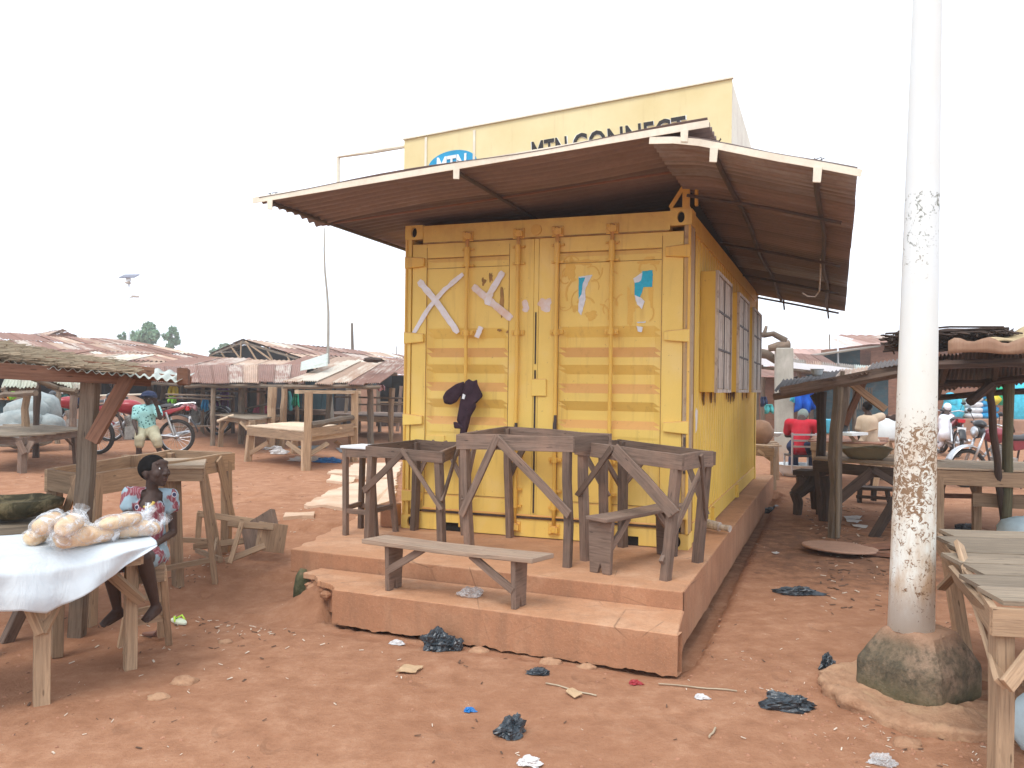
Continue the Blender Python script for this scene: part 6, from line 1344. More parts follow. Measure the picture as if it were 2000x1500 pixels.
# big halls with rusty roofs
def hall(label, N0, N1, ridge0, ridge1, F0, F1, sheets, zfloor, mats=RT, truss=False, group='large rusty roofed market halls', wall=None):
    """gable hall: near eave N0-N1, ridge ridge0-ridge1, far eave F0-F1"""
    c = (N0+N1+F0+F1)/4; r = thing('market_hall', label, 'hall', (c.x, c.y, zfloor), group=group)
    for (E0, E1) in ((N0, N1), (F0, F1)):
        for k in range(sheets):
            for row in range(3):
                mat = R.choice(mats); dz = R.uniform(0, .04)+.02*row
                def f(a, b, k=k, row=row, dz=dz, E0=E0, E1=E1): q = (k+b*1.03)/sheets; p0 = E0.lerp(E1, q); p1 = ridge0.lerp(ridge1, q); return p0.lerp(p1, (row+a*1.04)/3)+Vector((0, 0, dz+.04*noise.noise(Vector((q*5, a+row, c.x))))), (0, 0, 1)
                sheet(r, f, 3, .02, 1, 0, mat, local=False, thick=0)
            if E0 is F0 and k > 8: break
    up = Vector((0, 0, -.05)); th = M['dark']
    for k in range(7):
        q = k/6; p = N0.lerp(N1, q); o = F0.lerp(F1, q)
        post(r, (p.x, p.y, zfloor), p+up, .07, M['bark']); post(r, (o.x, o.y, zfloor), o+up, .07, M['bark'])
    for a, b in ((N0, N1), (F0, F1), (ridge0, ridge1)): mb = MB(); mb.bar(a+up, b+up, .08, .12); build(mb, 'beam', M['bark'], r)
    if wall:
        mb = MB(); a, b = F0.lerp(ridge0, .1), F1.lerp(ridge1, .1); mb.prism([(a.x, a.y, zfloor), (b.x, b.y, zfloor), b+up*2, a+up*2], (0, .12, 0)); build(mb, 'wall', wall, r)
    if truss:
        a, b, t_ = N0.lerp(N1, .03), F0.lerp(F1, .03), ridge0.lerp(ridge1, .03); mb = MB(); mb.prism([Vector((a.x, a.y, zfloor)), Vector((b.x, b.y, zfloor)), b+up, t_+up*2, a+up], (.05, .08, 0)); build(mb, 'gable_shade_panel', M['dark'], r)  # near-black panel added to stand for the shade inside the open gable
        for q in (.0, .12, .3):
            a, b, t_ = N0.lerp(N1, q), F0.lerp(F1, q), ridge0.lerp(ridge1, q); m = (a+b)/2; lo = [a.lerp(b, i/6)-Vector((0, 0, .12)) for i in range(7)]
            mb = MB(); mb.bar(a-Vector((0, 0, .12)), b-Vector((0, 0, .12)), .05, .09); mb2 = mb; build(mb, 'tie_beam', M['w_tan'] if q == 0 else M['bark'], r)
            for s0, s1 in ((1, .33), (2, .66), (4, .66), (5, .33), (3, 1), (2, 1), (4, 1)):
                e = (a if s0 <= 3 else b).lerp(t_, s1*.96); mb = MB(); mb.bar(lo[s0], e, .04, .05); build(mb, 'truss_member', M['w_tan'], r)
            for e0 in (a, b): mb = MB(); mb.bar(e0-Vector((0, 0, .05)), t_-Vector((0, 0, .07)), .05, .07); build(mb, 'truss_member', M['bark'], r)
    return r
def drop(p, dz): return p+Vector((0, 0, dz))
N0, N1, R0, R1 = W(-220, 702, 27), W(452, 709, 27), W(-220, 640, 33), W(345, 676, 34)
hall('long market hall with a patchy rusty roof across the left background', N0, N1, R0, W(250, 668, 33), W(-220, 700, 40), W(452, 712, 40), 26, .2)
aN, LN, RN = W(474, 665, 32), W(410, 692, 33), W(602, 704, 30); Dv = W(812, 698, 49)-aN; 
hall('gabled market hall with open roof trusses behind the rusty stalls', RN, RN+Dv*.9, aN, aN+Dv, LN, LN+Dv, 14, .25, truss=True, wall=M['teal_dark'])
hall('small distant gabled hall peeping over the left roof', W(150, 657, 46), W(150, 664, 62), W(122, 646, 46), W(60, 655, 62), W(88, 658, 48), W(20, 660, 62), 4, .3)
# open fascia wall under the left hall eave
def shack(label, px0, px1, Y, zt, mat, open_=(), depth=3., roof=None, n=None, zf=None, cat='shop', group='market shops in the background', inner=M['dark'], skew=0):
    """small shop: plank front with openings, dark inside, mono-pitch roof"""
    A, B = W(px0, 760, Y), W(px1, 760, Y+skew); z0 = (gh(A.x, A.y)+gh(B.x, B.y))/2-.02 if zf is None else zf; A.z = B.z = z0; L = (B-A).length; d = (B-A)/L; nn_ = Vector((-d.y, d.x, 0)); H_ = zt-z0
    r = thing('market_shop', label, cat, (A+B)/2, group=group); n = n or max(3, int(L/.28))
    for k in range(n):
        t0 = k/n; px = px0+(px1-px0)*(k+.5)/n; lo, hi = 0, H_
        segs = [(lo, hi)]
        for (a, b, z1, z2) in open_:
            if a <= px <= b: segs = [s_ for s_ in ((0, z1), (z2, H_)) if s_[1]-s_[0] > .05]
        for (s0, s1) in segs:
            p = A.lerp(B, (k+.5)/n); mb = MB(); mb.bar(p+Vector((0, 0, s0)), p+Vector((0, 0, s1-R.uniform(0, .03))), L/n-.012, .025, up=nn_); build(mb, 'plank', mat, r)
    mb = MB(); q = nn_*depth
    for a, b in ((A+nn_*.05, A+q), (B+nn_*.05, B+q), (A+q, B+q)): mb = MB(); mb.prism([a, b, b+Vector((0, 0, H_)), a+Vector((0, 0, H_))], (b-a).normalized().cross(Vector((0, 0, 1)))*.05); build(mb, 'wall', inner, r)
    for (a, b, z1, z2) in open_:
        if z1 > .2:
            p0 = A.lerp(B, (a-px0)/(px1-px0)); p1 = A.lerp(B, (b-px0)/(px1-px0)); mb = MB(); zz = Vector((0, 0, z1)); mb.bar(p0+zz-nn_*.1, p1+zz-nn_*.1, .35, .03); build(mb, 'counter', M['w_tan'], r)
    m = max(2, int(L/.8)); e = d*.2; fr0, fr1 = A-e-nn_*.5+Vector((0, 0, H_+.02)), B+e-nn_*.5+Vector((0, 0, H_+.02)); bk0, bk1 = A-e+q+Vector((0, 0, H_+.45)), B+e+q+Vector((0, 0, H_+.45))
    for k in range(m):
        mt = roof or R.choice(RT)
        sheet(r, lambda a, b, k=k: (fr0.lerp(fr1, (k+b*1.05)/m).lerp(bk0.lerp(bk1, (k+b*1.05)/m), a), (0, 0, 1)), 6, .02, 2, 0, mt, local=False, thick=0)
    return r
shack('dark teal shop front behind the brown post', 205, 300, 26, 2.0, M['teal_b'], ((222, 252, .9, 1.7), (268, 290, .0, 1.8)))
shack('dark plank shop hung with clothes behind the motorcycles', 306, 420, 25, 1.95, M['w_dark'], ((322, 362, .6, 1.75), (376, 412, .6, 1.75)))
shack('brown plank shop left of the bamboo pole', 428, 520, 27, 1.95, M['w_red'], ((440, 462, .8, 1.6), (478, 508, .0, 1.7)))
shack('dark blue-green shop behind the slatted table', 560, 652, 22.5, 1.95, M['teal_b'], ((566, 580, .0, 1.7),))
shack('dark shop beside the yellow container', 735, 800, 26, 1.9, M['w_dark'], ((742, 790, .75, 1.65),))
shack('shop with an orange board at the far left', -60, 60, 21, 2.0, M['teal_b'], ((-20, 40, .8, 1.6),))
shack('grey shop behind the white sacks', 70, 200, 23, 1.95, M['w_dark'], ((84, 120, .5, 1.7), (140, 190, .4, 1.7)))
mb = MB(); a, b = W(655, 765, 31), W(735, 765, 31); mb.prism([(a.x, a.y, .2), (b.x, b.y, .2), (b.x, b.y, 1.5), (a.x, a.y, 1.5)], (0, .2, 0)); build(mb, 'mud_wall', M['terra'], label='pinkish mud wall seen between the posts right of the slatted table', cat='wall')
# tables
def table_px(label, c4, z, slats, mat, fmat, legw=.07, rail=.09, braces=(), group='wooden market tables', gap=.03):
    P4 = [W(*q) for q in c4]
    for q in P4: q.z = z
    return slat_table('market_table', label, P4, slats, mat, fmat, [(q.x, q.y, gh(q.x, q.y)) for q in P4], gap, rail, lw=legw, group=group, braces=braces)
q4 = [(484, 853, 13.5), (597, 862, 12.1), (692, 848, 13.8), (575, 842, 15.2)]
tb = table_px('empty slatted display table with a raised back rail and pale slats', q4, .88, 9, M['w_pale'], M['w_tan'], .1, .13,
    braces=((W(487, 886, 13.5), W(524, 864, 13.1), .07), (W(560, 864, 12.5), W(596, 890, 12.12), .07), (W(600, 890, 12.15), W(640, 866, 12.7), .07), (W(655, 862, 13.2), W(689, 890, 13.75), .07)))
P1, P2 = W(600, 862, 12.1), W(693, 848, 13.8)
post(tb, (P1.x, P1.y, .3), W(603, 766, 12.1), .05, M['w_tan'], square=True); post(tb, (P2.x, P2.y, .3), W(693, 764, 13.8), .05, M['w_tan'], square=True)
mb = MB(); mb.bar(W(580, 766, 12.0), W(702, 766, 14.0), .06, .05, j=.006); build(mb, 'top_rail', M['w_pale'], tb)
mb = MB(); mb.tube([W(604+9*i, 831-1.7*i+R.uniform(-1, 1), 12.1+.18*i) for i in range(11)], [.05*R.uniform(.8, 1.15) for _ in range(11)], 7); build(mb, 'back_log', M['bark'], tb)
mb = MB(); mb.bar(W(603, 845, 12.1), W(693, 834, 13.8), .03, .13, j=.004); build(mb, 'back_board', M['w_tan'], tb)
table_px('grey table behind the slatted one with a pale pole on it', [(431, 816, 16.6), (492, 822, 14.8), (545, 812, 17), (470, 808, 18.5)], .93, 6, M['w_moss'], M['w_tan'], .09, .08, braces=((W(432, 843, 16.5), W(446, 822, 16.3), .06), (W(470, 824, 15.3), W(490, 844, 14.9), .06)))
mb = MB(); mb.tube([W(424, 823, 15.8), W(456, 811, 16)], .03, 6); build(mb, 'pole', M['w_pale'], label='pale pole lying across the left end of the grey background table', cat='pole')
table_px('long dark table in the shade left of the container', [(640, 830, 20.5), (790, 834, 19), (800, 822, 22), (660, 820, 23)], .85, 4, M['w_grey'], M['w_tan'], .08, .12)
table_px('grey table far behind the slatted table', [(540, 822, 22), (640, 820, 21.4), (645, 814, 23), (548, 814, 23.5)], .9, 3, M['w_grey'], M['w_grey'], .08, .1)
# left-middle stall with green sheets
table_px('grey plank table under the greenish sheets at the left', [(-60, 853, 11.4), (44, 855, 11.0), (152, 840, 12.9), (45, 832, 14.3)], .83, 6, M['w_moss'], M['w_grey'], .09, .1, gap=.02, braces=((W(36, 862, 10.95), W(48, 886, 10.95), .08), (W(62, 862, 11.1), W(49, 886, 11.0), .08), (W(128, 856, 12.6), W(142, 870, 12.9), .07)))
canopy('small stall with two drooping greenish roof sheets at the left', W(2, 762, 11.6), W(70, 760, 11.2), W(72, 737, 13.0), W(10, 742, 13.6), 2, [(*gp(48, 905), 1.52, .06), (*gp(70, 900), 1.5, .055, 0, M['w_dark']), (*gp(38, 880), 1.5, .06)], [M['moss_sheet']], .012, nw=5)
canopy('second small stall of greenish sheets just left of the brown post', W(92, 745, 12.4), W(172, 768, 12.0), W(176, 742, 14.5), W(70, 736, 14.5), 3, [(*gp(112, 872), 1.52, .05, 0, M['w_moss']), (*gp(141, 885), 1.5, .07, 0, M['w_grey'])], [M['moss_sheet']], .012, nw=5)
mb = MB(); mb.tube([W(58, 737, 11.4), W(112, 757, 12.2), W(150, 764, 12)], .035, 7); build(mb, 'pole', M['w_moss'], label='grey pole tying the greenish roof sheets together', cat='pole')
canopy('greenish roof behind the left plank table', W(55, 738, 18), W(180, 744, 18), W(180, 734, 21), W(40, 730, 21), 5, stall_posts([(30, 852), (190, 850), (110, 846)], 1.55, .06), [M['moss_sheet'], M['galv']], .02)
# sacks
t = NT('white_woven_sack'); a = t.noise(t.coord('World'), 9, 4, .6); t.bump(a, .6, .03); M['sack'] = t.out(t.ramp(a, [(.3, (.24, .28, .28)), (.7, (.37, .40, .39))]), .8)
for k, (q, s_) in enumerate((((52, 806, 15.2), (.42, .3, .28)), ((78, 800, 15.6), (.4, .3, .34)), ((40, 826, 15), (.45, .3, .26)), ((85, 832, 15.2), (.4, .3, .25)), ((30, 850, 14.8), (.42, .3, .24)), ((62, 850, 15.0), (.4, .3, .24)))):
    c_ = W(*q); mb = MB(); mb.ball(c_, s_, 16, 10, lambda d: (abs(d.x)**3+abs(d.y)**3+abs(d.z)**3)**(-1/3)*(1+.12*noise.noise(d*2+Vector((k*5, 0, 0))))*.85); build(mb, 'sack', M['sack'], label='white woven sack in the pile left of the brown post, %s' % ('upper left one', 'upper right one', 'middle left one', 'middle right one', 'bottom left one', 'bottom right one')[k], cat='sack', group='pile of white sacks', smooth=True)
mb = MB(); c_ = W(235, 832, 19); c_.z = .25; vs = [(c_.x+x, c_.y+y, c_.z+z) for x, y, z in ((-1.4, -1, 0), (1.7, -1, 0), (1.7, .8, 0), (-1.4, .8, 0), (-.9, -.8, .55), (1.3, -.7, .42), (1.3, .5, .5), (-.6, .5, .95), (.1, -.2, .95), (-.2, .3, 1.15))]
mb.add(vs, [(0, 1, 5, 4), (1, 2, 6, 5), (2, 3, 7, 6), (3, 0, 4, 7), (4, 5, 8), (5, 6, 8), (6, 9, 8), (6, 7, 9), (7, 4, 9), (4, 8, 9)]); build(mb, 'tarpaulin', M['terra'], label='brown tarpaulin draped over goods behind the man on the motorcycle', cat='tarpaulin')
# hanging clothes
def hang(px, py0, py1, Y, w_, mat, label, cat='garment', seed=1, shape=0):
    top = W(px, py0, Y); h = (py1-py0)/FPX*Y; mb = MB()
    def f(u, v):
        wd = w_*(.62+.38*min(1, v*3)) if shape == 0 else w_*(.5+.5*v)
        return Vector((top.x+(u-.5)*wd, top.y+.05*sin(u*14+seed)*(.4+v)+.02*sin(v*7), top.z-h*v-.03*sin(u*9+seed)*v))
    mb.grid(f, 14, 8); return build(mb, 'garment', mat, label=label, cat=cat, smooth=True, thick=.02)
CM_ = {k: plain('cloth_'+k, v, .9, .25, 9) for k, v in dict(yellow=(.62, .5, .04), lime=(.25, .62, .06), blue=(.02, .28, .55), purple=(.14, .05, .22), green=(.02, .38, .2), teal=(.06, .3, .3), pink=(.5, .1, .18), white=(.65, .66, .68), orange=(.55, .2, .03), royal=(.01, .09, .45), cyan=(.06, .45, .6), pinkpale=(.55, .3, .33)).items()}
hang(337, 753, 772, 19.5, .24, CM_['yellow'], 'yellow printed garment hanging right of the man', seed=1); hang(336, 774, 787, 19.5, .2, CM_['lime'], 'lime green garment hanging below the yellow one', seed=2)
hang(401, 779, 802, 19.5, .16, CM_['blue'], 'small bright blue garment hanging above the dark motorcycles', seed=3); hang(436, 752, 798, 22, .32, CM_['purple'], 'long purple dress hanging in the shop row', seed=4)
hang(578, 768, 793, 21, .18, CM_['green'], 'green spotted garment hanging left of the slatted table post', seed=5, shape=1); hang(560, 764, 800, 21.5, .26, CM_['teal'], 'faded teal garment hanging beside the green one', seed=6)
hang(250, 752, 779, 25.4, .7, CM_['white'], 'pale grey sheet hanging in the teal shop front', seed=7); hang(16, 766, 778, 14.5, .22, CM_['orange'], 'orange board-like cloth at the far left', seed=8); hang(24, 765, 778, 14.4, .07, CM_['lime'], 'lime strip beside the orange cloth at the far left', seed=9)
hang(742, 752, 762, 17.5, .22, CM_['pinkpale'], 'pale pink cloth hanging under the roof edge left of the container', seed=10); hang(370, 790, 800, 19, .35, CM_['pinkpale'], 'pinkish bundle of cloth behind the dark motorcycles', seed=11)
hang(120, 766, 800, 20, .35, CM_['teal'], 'grey-green cloth hanging behind the white sacks', seed=12); hang(160, 766, 790, 17, .3, M['navy'], 'dark blue-grey cloth hanging left of the brown post', seed=13)
# people far in the market
def seated(label, px, py_head, Y, fwd, shirt, tro, s=1., **kw):
    h = W(px, py_head, Y); f = Vector(fwd).normalized(); r_ = Vector((f.y, -f.x, 0)); z = lambda k: Vector((0, 0, k*s)); J = dict(head=h, neck=h-z(.16), chest=h-z(.33), pel=h-z(.72))
    for sd, k in (('L', -1), ('R', 1)):
        J['sh'+sd] = h-z(.25)+r_*k*.19*s; J['el'+sd] = h-z(.5)+r_*k*.23*s+f*.08*s; J['wr'+sd] = h-z(.55)+r_*k*.12*s+f*.3*s; J['hip'+sd] = h-z(.74)+r_*k*.1*s; J['kn'+sd] = h-z(.74)+r_*k*.13*s+f*.42*s; J['an'+sd] = h-z(1.14)+r_*k*.13*s+f*.38*s
    J['toe'] = f; return figure(label, J, s, shirt, tro, fwd, vox=.02, **kw)
seated('far person in a dark red top among the stalls left of the bamboo pole', 516, 778, 21, (-.3, -1, 0), CM_['pink'], M['navy'])
# more motorcycles
def mpos(px, py): g_ = G(px, py); g_.z = gh(g_.x, g_.y); return g_
motorcycle('second red motorcycle partly hidden behind the brown post', mpos(150, 868), radians(215), M['red_paint'], steer=.3)
M['dark_paint'] = plain('dark_blue_paint', (.03, .035, .06), .3, .1, 8, .5)
motorcycle('dark motorcycle parked in the shade right of the man, front wheel to the right', mpos(372, 853), radians(5), M['dark_paint'], steer=.2, rack=False)
motorcycle('dark motorcycle with a bright mudguard beside the stall post', mpos(398, 846), radians(-25), M['dark_paint'], steer=.4)
# bamboo pole, short pole, solar street light, trees
mb = MB(); g_ = G(648, 860); Yb = g_.y; mb.tube([W(648-(i*1.45)+2.2*sin(i*1.3), 860-i*41.5, Yb) for i in range(11)], [.05-.0035*i for i in range(11)], 7, j=.06); build(mb, 'bamboo_pole', M['bamboo'], label='tall thin bamboo pole rising above the stalls left of the container', cat='pole', smooth=True)
mb = MB(); mb.tube([W(689, 700, 45), W(688, 660, 45), W(687.5, 631, 45)], [.09, .075, .06], 7); mb.v and build(mb, 'pole', M['bark'], label='short distant wooden pole behind the gabled hall', cat='pole')
mb = MB(); mb.tube([W(775, 705, 50), W(774, 676, 50)], .025, 5); build(mb, 'pole', M['bark'], label='very thin distant pole near the container edge', cat='pole')
Ys = 38; sl_ = thing('street_light', 'white solar street light standing behind the left market hall', 'street light', (W(252, 760, Ys).xy).to_3d())
mb = MB(); mb.tube([Vector((W(249, 760, Ys).x, Ys, .2)), W(252, 545, Ys)], [.09, .06], 10); build(mb, 'pole', M['pale_paint'], sl_, smooth=True)
c_ = W(252, 540, Ys); mb = MB(); mb.prism([c_+Vector(p) for p in ((-.36, -.2, -.1), (.33, -.2, -.08), (.38, .22, .1), (-.30, .22, .08))], (0, 0, .04)); build(mb, 'solar_panel', M['panel'], sl_); mb = MB(); mb.box(c_+Vector((0, -.05, -.14)), (.2, .12, .12)); build(mb, 'battery_box', M['pale_paint'], sl_)
for q in ((250, 552, .09), (264, 579, .12)): c_ = W(q[0], q[1], Ys); mb = MB(); mb.box(c_, (q[2]*2.4, .3, .07), .3); mb.tube([c_, W(252, q[1]+3, Ys)], .02, 5); build(mb, 'lamp_head', M['shutter'], sl_)
def leaf_tree(label, px, py_top, py_base, Y, wpx, seed, n=900, dens=1., col=None):
    rr = random.Random(seed); base = W(px, py_base, Y); top = W(px, py_top, Y); w_ = wpx/FPX*Y/2; h = (top.z-base.z)*1.05; g0 = Vector((base.x, base.y, .2)); r = thing('tree', label, 'tree', g0)
    mb = MB(); mb.tube([g0, g0.lerp(base, .6)+Vector((.1, 0, 0)), base+Vector((0, 0, h*.25))], [.22, .17, .1], 8); build(mb, 'trunk', M['bark'], r)
    lobes = []
    for i in range(17): a = rr.random()*6.28; k = rr.random(); lobes.append((Vector((base.x+cos(a)*w_*.85*k, base.y+sin(a)*w_*.6*k, base.z+h*(.0+.9*rr.random()*(1-.45*k*k)))), w_*rr.uniform(.16, .36)))
    for c_, q in lobes: mb = MB(); mb.tube([base+Vector((0, 0, h*.1)), (base+c_)/2+Vector((0, 0, .1)), c_], [.07, .045, .02], 5); 
    mb = MB()
    for c_, q in lobes: mb.tube([base+Vector((0, 0, h*.1)), (base+c_)/2+Vector((0, 0, .1)), c_], [.07, .045, .02], 5)
    build(mb, 'limbs', M['bark'], r, kind='stuff')
    mb = MB()
    for i in range(n):
        c_, q = rr.choice(lobes); d = Vector((rr.gauss(0, 1), rr.gauss(0, 1), rr.gauss(0, .8))).normalized()*q*(.55+.5*rr.random()**.5); p = c_+d; s_ = rr.uniform(.08, .2)*Y/60
        u = Vector((rr.gauss(0, 1), rr.gauss(0, 1), rr.gauss(0, 1))).normalized(); v = u.cross(Vector((rr.random(), 1, rr.random()))).normalized(); mb.add([p-u*s_, p+v*s_*.5, p+u*s_, p-v*s_*.5], [(0, 1, 2, 3)])
    build(mb, 'crown', M['leaf'], r, kind='stuff'); return r
leaf_tree('broad pale green tree beyond the left market hall', 290, 634, 674, 70, 70, 3, 1700); leaf_tree('smaller bluish tree just right of the broad one', 335, 640, 678, 74, 40, 5, 900); leaf_tree('small tree left of the street light pole', 240, 650, 668, 72, 20, 8, 600); leaf_tree('low distant tree between the two halls', 438, 672, 690, 90, 30, 11, 700); leaf_tree('tiny distant tree left of the gabled hall', 418, 680, 695, 90, 24, 12, 400)
# overhead wires
for a, b in (((215, 720, 26), (540, 728, 30)), ((420, 688, 31), (650, 676, 40))): mb = MB(); mb.tube([W(a[0]+(b[0]-a[0])*i/8, a[1]+(b[1]-a[1])*i/8+3*sin(pi*i/8), a[2]+(b[2]-a[2])*i/8) for i in range(9)], .012, 4); build(mb, 'wire', M['shutter'], label='thin overhead wire %s' % ('in front of the left hall' if a[0] < 300 else 'across the gable of the truss hall'), cat='wire')
mb = MB(); mb.tube([W(180, 773, 15.5), W(290, 770, 15.8)], .02, 6); build(mb, 'pipe', M['cream'], label='thin white pipe crossing behind the brown post', cat='pipe')
# rails and clutter under the roofs: thin horizontal rods between posts and extra upright poles
for k, (a, b) in enumerate((((325, 770, 18.8), (460, 774, 17.5)), ((325, 777, 18.8), (455, 780, 17.5)), ((380, 763, 20), (520, 765, 19)), ((330, 834, 18), (420, 832, 17.5)), ((655, 775, 19), (790, 778, 18)), ((700, 790, 20), (790, 790, 20)), ((470, 800, 18), (530, 788, 17)))):
    mb = MB(); mb.tube([W(*a), W(*b)], .022, 6); build(mb, 'rail', M['bark'], label='thin wooden rail number', cat='rail')['label'] = ('upper rail between the stall posts behind the dark motorcycles', 'second rail just below the upper one behind the dark motorcycles', 'dark rail under the long rusty roof', 'low rail in front of the dark motorcycles', 'rail left of the container under the pale roof', 'lower rail left of the container in the shade', 'slanting rod behind the grey table')[k]
for k, (px, py, zt) in enumerate(((455, 850, 1.5), (512, 842, 1.6), (590, 846, 1.7), (672, 852, 1.6), (688, 842, 1.5), (742, 848, 1.55), (776, 846, 1.55), (352, 838, 1.6), (250, 838, 1.7), (365, 846, 1.5))):
    g_ = G(px, py); mb = MB(); mb.tube([(g_.x, g_.y, gh(g_.x, g_.y)-.03), (g_.x+R.uniform(-.1, .1), g_.y, zt)], .05, 7, j=.1); build(mb, 'post', M['bark'] if k % 2 else M['w_grey'], label=('leaning thin post behind the grey table', 'post under the long rusty roof near its right end', 'post left of the slatted table in shade', 'dark post behind the slatted table', 'thin post right behind the slatted table', 'post in shade left of the container', 'post nearest the container wall', 'post behind the motorcycle tail', 'post in front of the teal shop', 'short post left of the dark motorcycles')[k], cat='post')
# ------------------------------------------------------------------ right side: stalls, people, shops
# grey concrete pillar and driftwood behind the container
t = NT('weathered_concrete_pillar'); w = t.coord('World', (1, 1, .6)); a = t.noise(w, 3, 6, .65, .4); b = t.noise(w, 14, 4, .6)
c = t.ramp(a, [(.3, (.26, .25, .22)), (.55, (.38, .36, .31)), (.75, (.5, .47, .42))]); z_ = t.n('SeparateXYZ'); t.l(t.coord('World'), z_.inputs[0]); c = t.mix(t.ramp(z_.outputs[2], [(.15, .8), (.6, 0.)]), c, (.42, .23, .15)); t.bump(b, .4, .01); M['pillar'] = t.out(c, .9)
g_ = G(1531, 906); mb = MB(); mb.bar((g_.x, g_.y, gh(g_.x, g_.y)-.05), W(1531, 680, g_.y), .33, .33, up=(.2, 1, 0), n=4, taper=.97); build(mb, 'pillar', M['pillar'], label='square grey concrete pillar behind the right rear corner of the container', cat='pillar', bevel=.02)
Yp = g_.y
for pts, rr, lab in (([(1492, 655, 0), (1510, 652, 0), (1534, 665, 0), (1531, 673, 0)], [.05, .055, .06, .05], 'bent grey branch reaching from the pillar top to the container'), ([(1497, 637, 0), (1494, 648, 0), (1488, 658, 0)], [.03, .035, .04], 'short upright twig beside the container corner'), ([(1502, 680, 0), (1520, 676, 0), (1542, 672, 0)], [.07, .08, .075], 'thick log lying on top of the concrete pillar'), ([(1484, 690, .5), (1500, 692, .4), (1516, 704, .3)], [.09, .09, .08], 'grey log wedged behind the pillar')):
    mb = MB(); mb.tube([W(a, b, Yp+c_) for a, b, c_ in pts], rr, 9, j=.12); build(mb, 'branch', M['bark'], label=lab, cat='branch', smooth=True)
# white-edged shed roofs behind
canopy('low shed with a pale white-edged roof behind the pillar', W(1470, 712, 19.5), W(1700, 732, 21), W(1700, 716, 26), W(1470, 696, 25), 7, [(*gp(1490, 868), 1.9, .06), (*gp(1580, 862), 1.9, .06), (*gp(1655, 862), 1.9, .06)], [M['galv'], M['rust_pale']], .02, group='roofs right of the container')
mb = MB(); mb.bar(W(1470, 705, 19.3), W(1700, 729, 20.8), .04, .14, j=.01); build(mb, 'fascia_board', M['pale_paint'], label='long whitish board along the shed roof edge behind the pillar', cat='board')
canopy('brown rusty roof rising left behind the pale shed', W(1540, 708, 24), W(1640, 716, 24), W(1600, 694, 30), W(1530, 690, 30), 4, [(*gp(1560, 850), 2.2, .06)], [M['rust_top']], .02, group='roofs right of the container')
# pink buildings
def house(label, px0, px1, Y, z1, mat, roofm, rise=.8, dpt=5, gx=0, wins=(), group='buildings right of the container'):
    A, B = W(px0, 760, Y), W(px1, 760, Y); A.z = B.z = .2; d = (B-A).normalized(); n_ = Vector((-d.y, d.x, 0)); c = (A+B)/2; r = thing('building', label, 'building', c, group=group); h = Vector((0, 0, z1-.2))
    mb = MB(); mb.prism([A, B, B+n_*dpt, A+n_*dpt], h); build(mb, 'wall', mat, r)
    L = (B-A).length; m = max(3, int(L/1.0)); e = d*.3
    for k in range(m):
        f = lambda a, b, k=k: ((A-e-n_*.4+h).lerp(B+e-n_*.4+h, (k+b*1.04)/m).lerp((A-e+n_*dpt*.6+h+Vector((0, 0, rise))).lerp(B+e+n_*dpt*.6+h+Vector((0, 0, rise)), (k+b*1.04)/m), a)+Vector((0, 0, .03)), (0, 0, 1)); sheet(r, f, 3, .02, 1, 0, roofm, local=False, thick=0)
    for (x0, x1, za, zb) in wins:
        P0, P1 = A.lerp(B, x0), A.lerp(B, x1); mb = MB(); mb.prism([P0-n_*.03+Vector((0, 0, za)), P1-n_*.03+Vector((0, 0, za)), P1-n_*.03+Vector((0, 0, zb)), P0-n_*.03+Vector((0, 0, zb))], n_*.02); wd = build(mb, 'window', M['teal_b'], r)
        k = 6
        for i in range(k+1): p = P0.lerp(P1, i/k); mb = MB(); mb.bar(p-n_*.05+Vector((0, 0, za)), p-n_*.05+Vector((0, 0, zb)), .03, .03, up=n_); build(mb, 'bar', M['bark'], wd)
    return r
M['pink'] = plain('faded_pink_plaster', (.50, .27, .22), .9, .12, 1.5); M['pinkroof'] = corrugated('faded_pink_roof', (.55, .33, .27), (.62, .5, .45), .4, .5)
house('long low pink-roofed building in the right background', 1530, 1700, 44, 2.9, M['pink'], M['pinkroof'], 1.0, 6, wins=((.1, .3, .9, 2.0), (.5, .7, .9, 2.0)))
house('taller pink building with a dark louvred upper wall behind the pole', 1690, 1790, 38, 3.2, M['pink'], M['pinkroof'], .9, 6, wins=((.06, .62, 1.9, 2.75), (.1, .5, .5, 1.4)))
A, B, C_ = W(1550, 705, 31), W(1680, 682, 31), W(1680, 715, 31); r_ = thing('building', 'grey shed with a slanting pale roof in front of the pink buildings', 'building', Vector((A.x+1, 31, .2)), group='buildings right of the container')
mb = MB(); mb.prism([(A.x, 31, .2), (B.x, 31, .2), B, A], (0, .2, 0)); build(mb, 'wall', M['teal_b'], r_); mb = MB(); mb.bar(A+Vector((-.3, 0, .05)), B+Vector((.1, 0, .05)), 3., .05); build(mb, 'roof', M['galv'], r_)
house('dark teal shop building behind the boy in beige', 1600, 1735, 27, 2.1, M['teal_b'], M['galv'], .3, 4, wins=((.55, .75, .8, 1.5),))
house('brown shop building behind the sitting person in red', 1478, 1604, 28, 2.0, M['w_red'], M['rust_top'], .3, 4, wins=((.3, .5, .7, 1.6),))
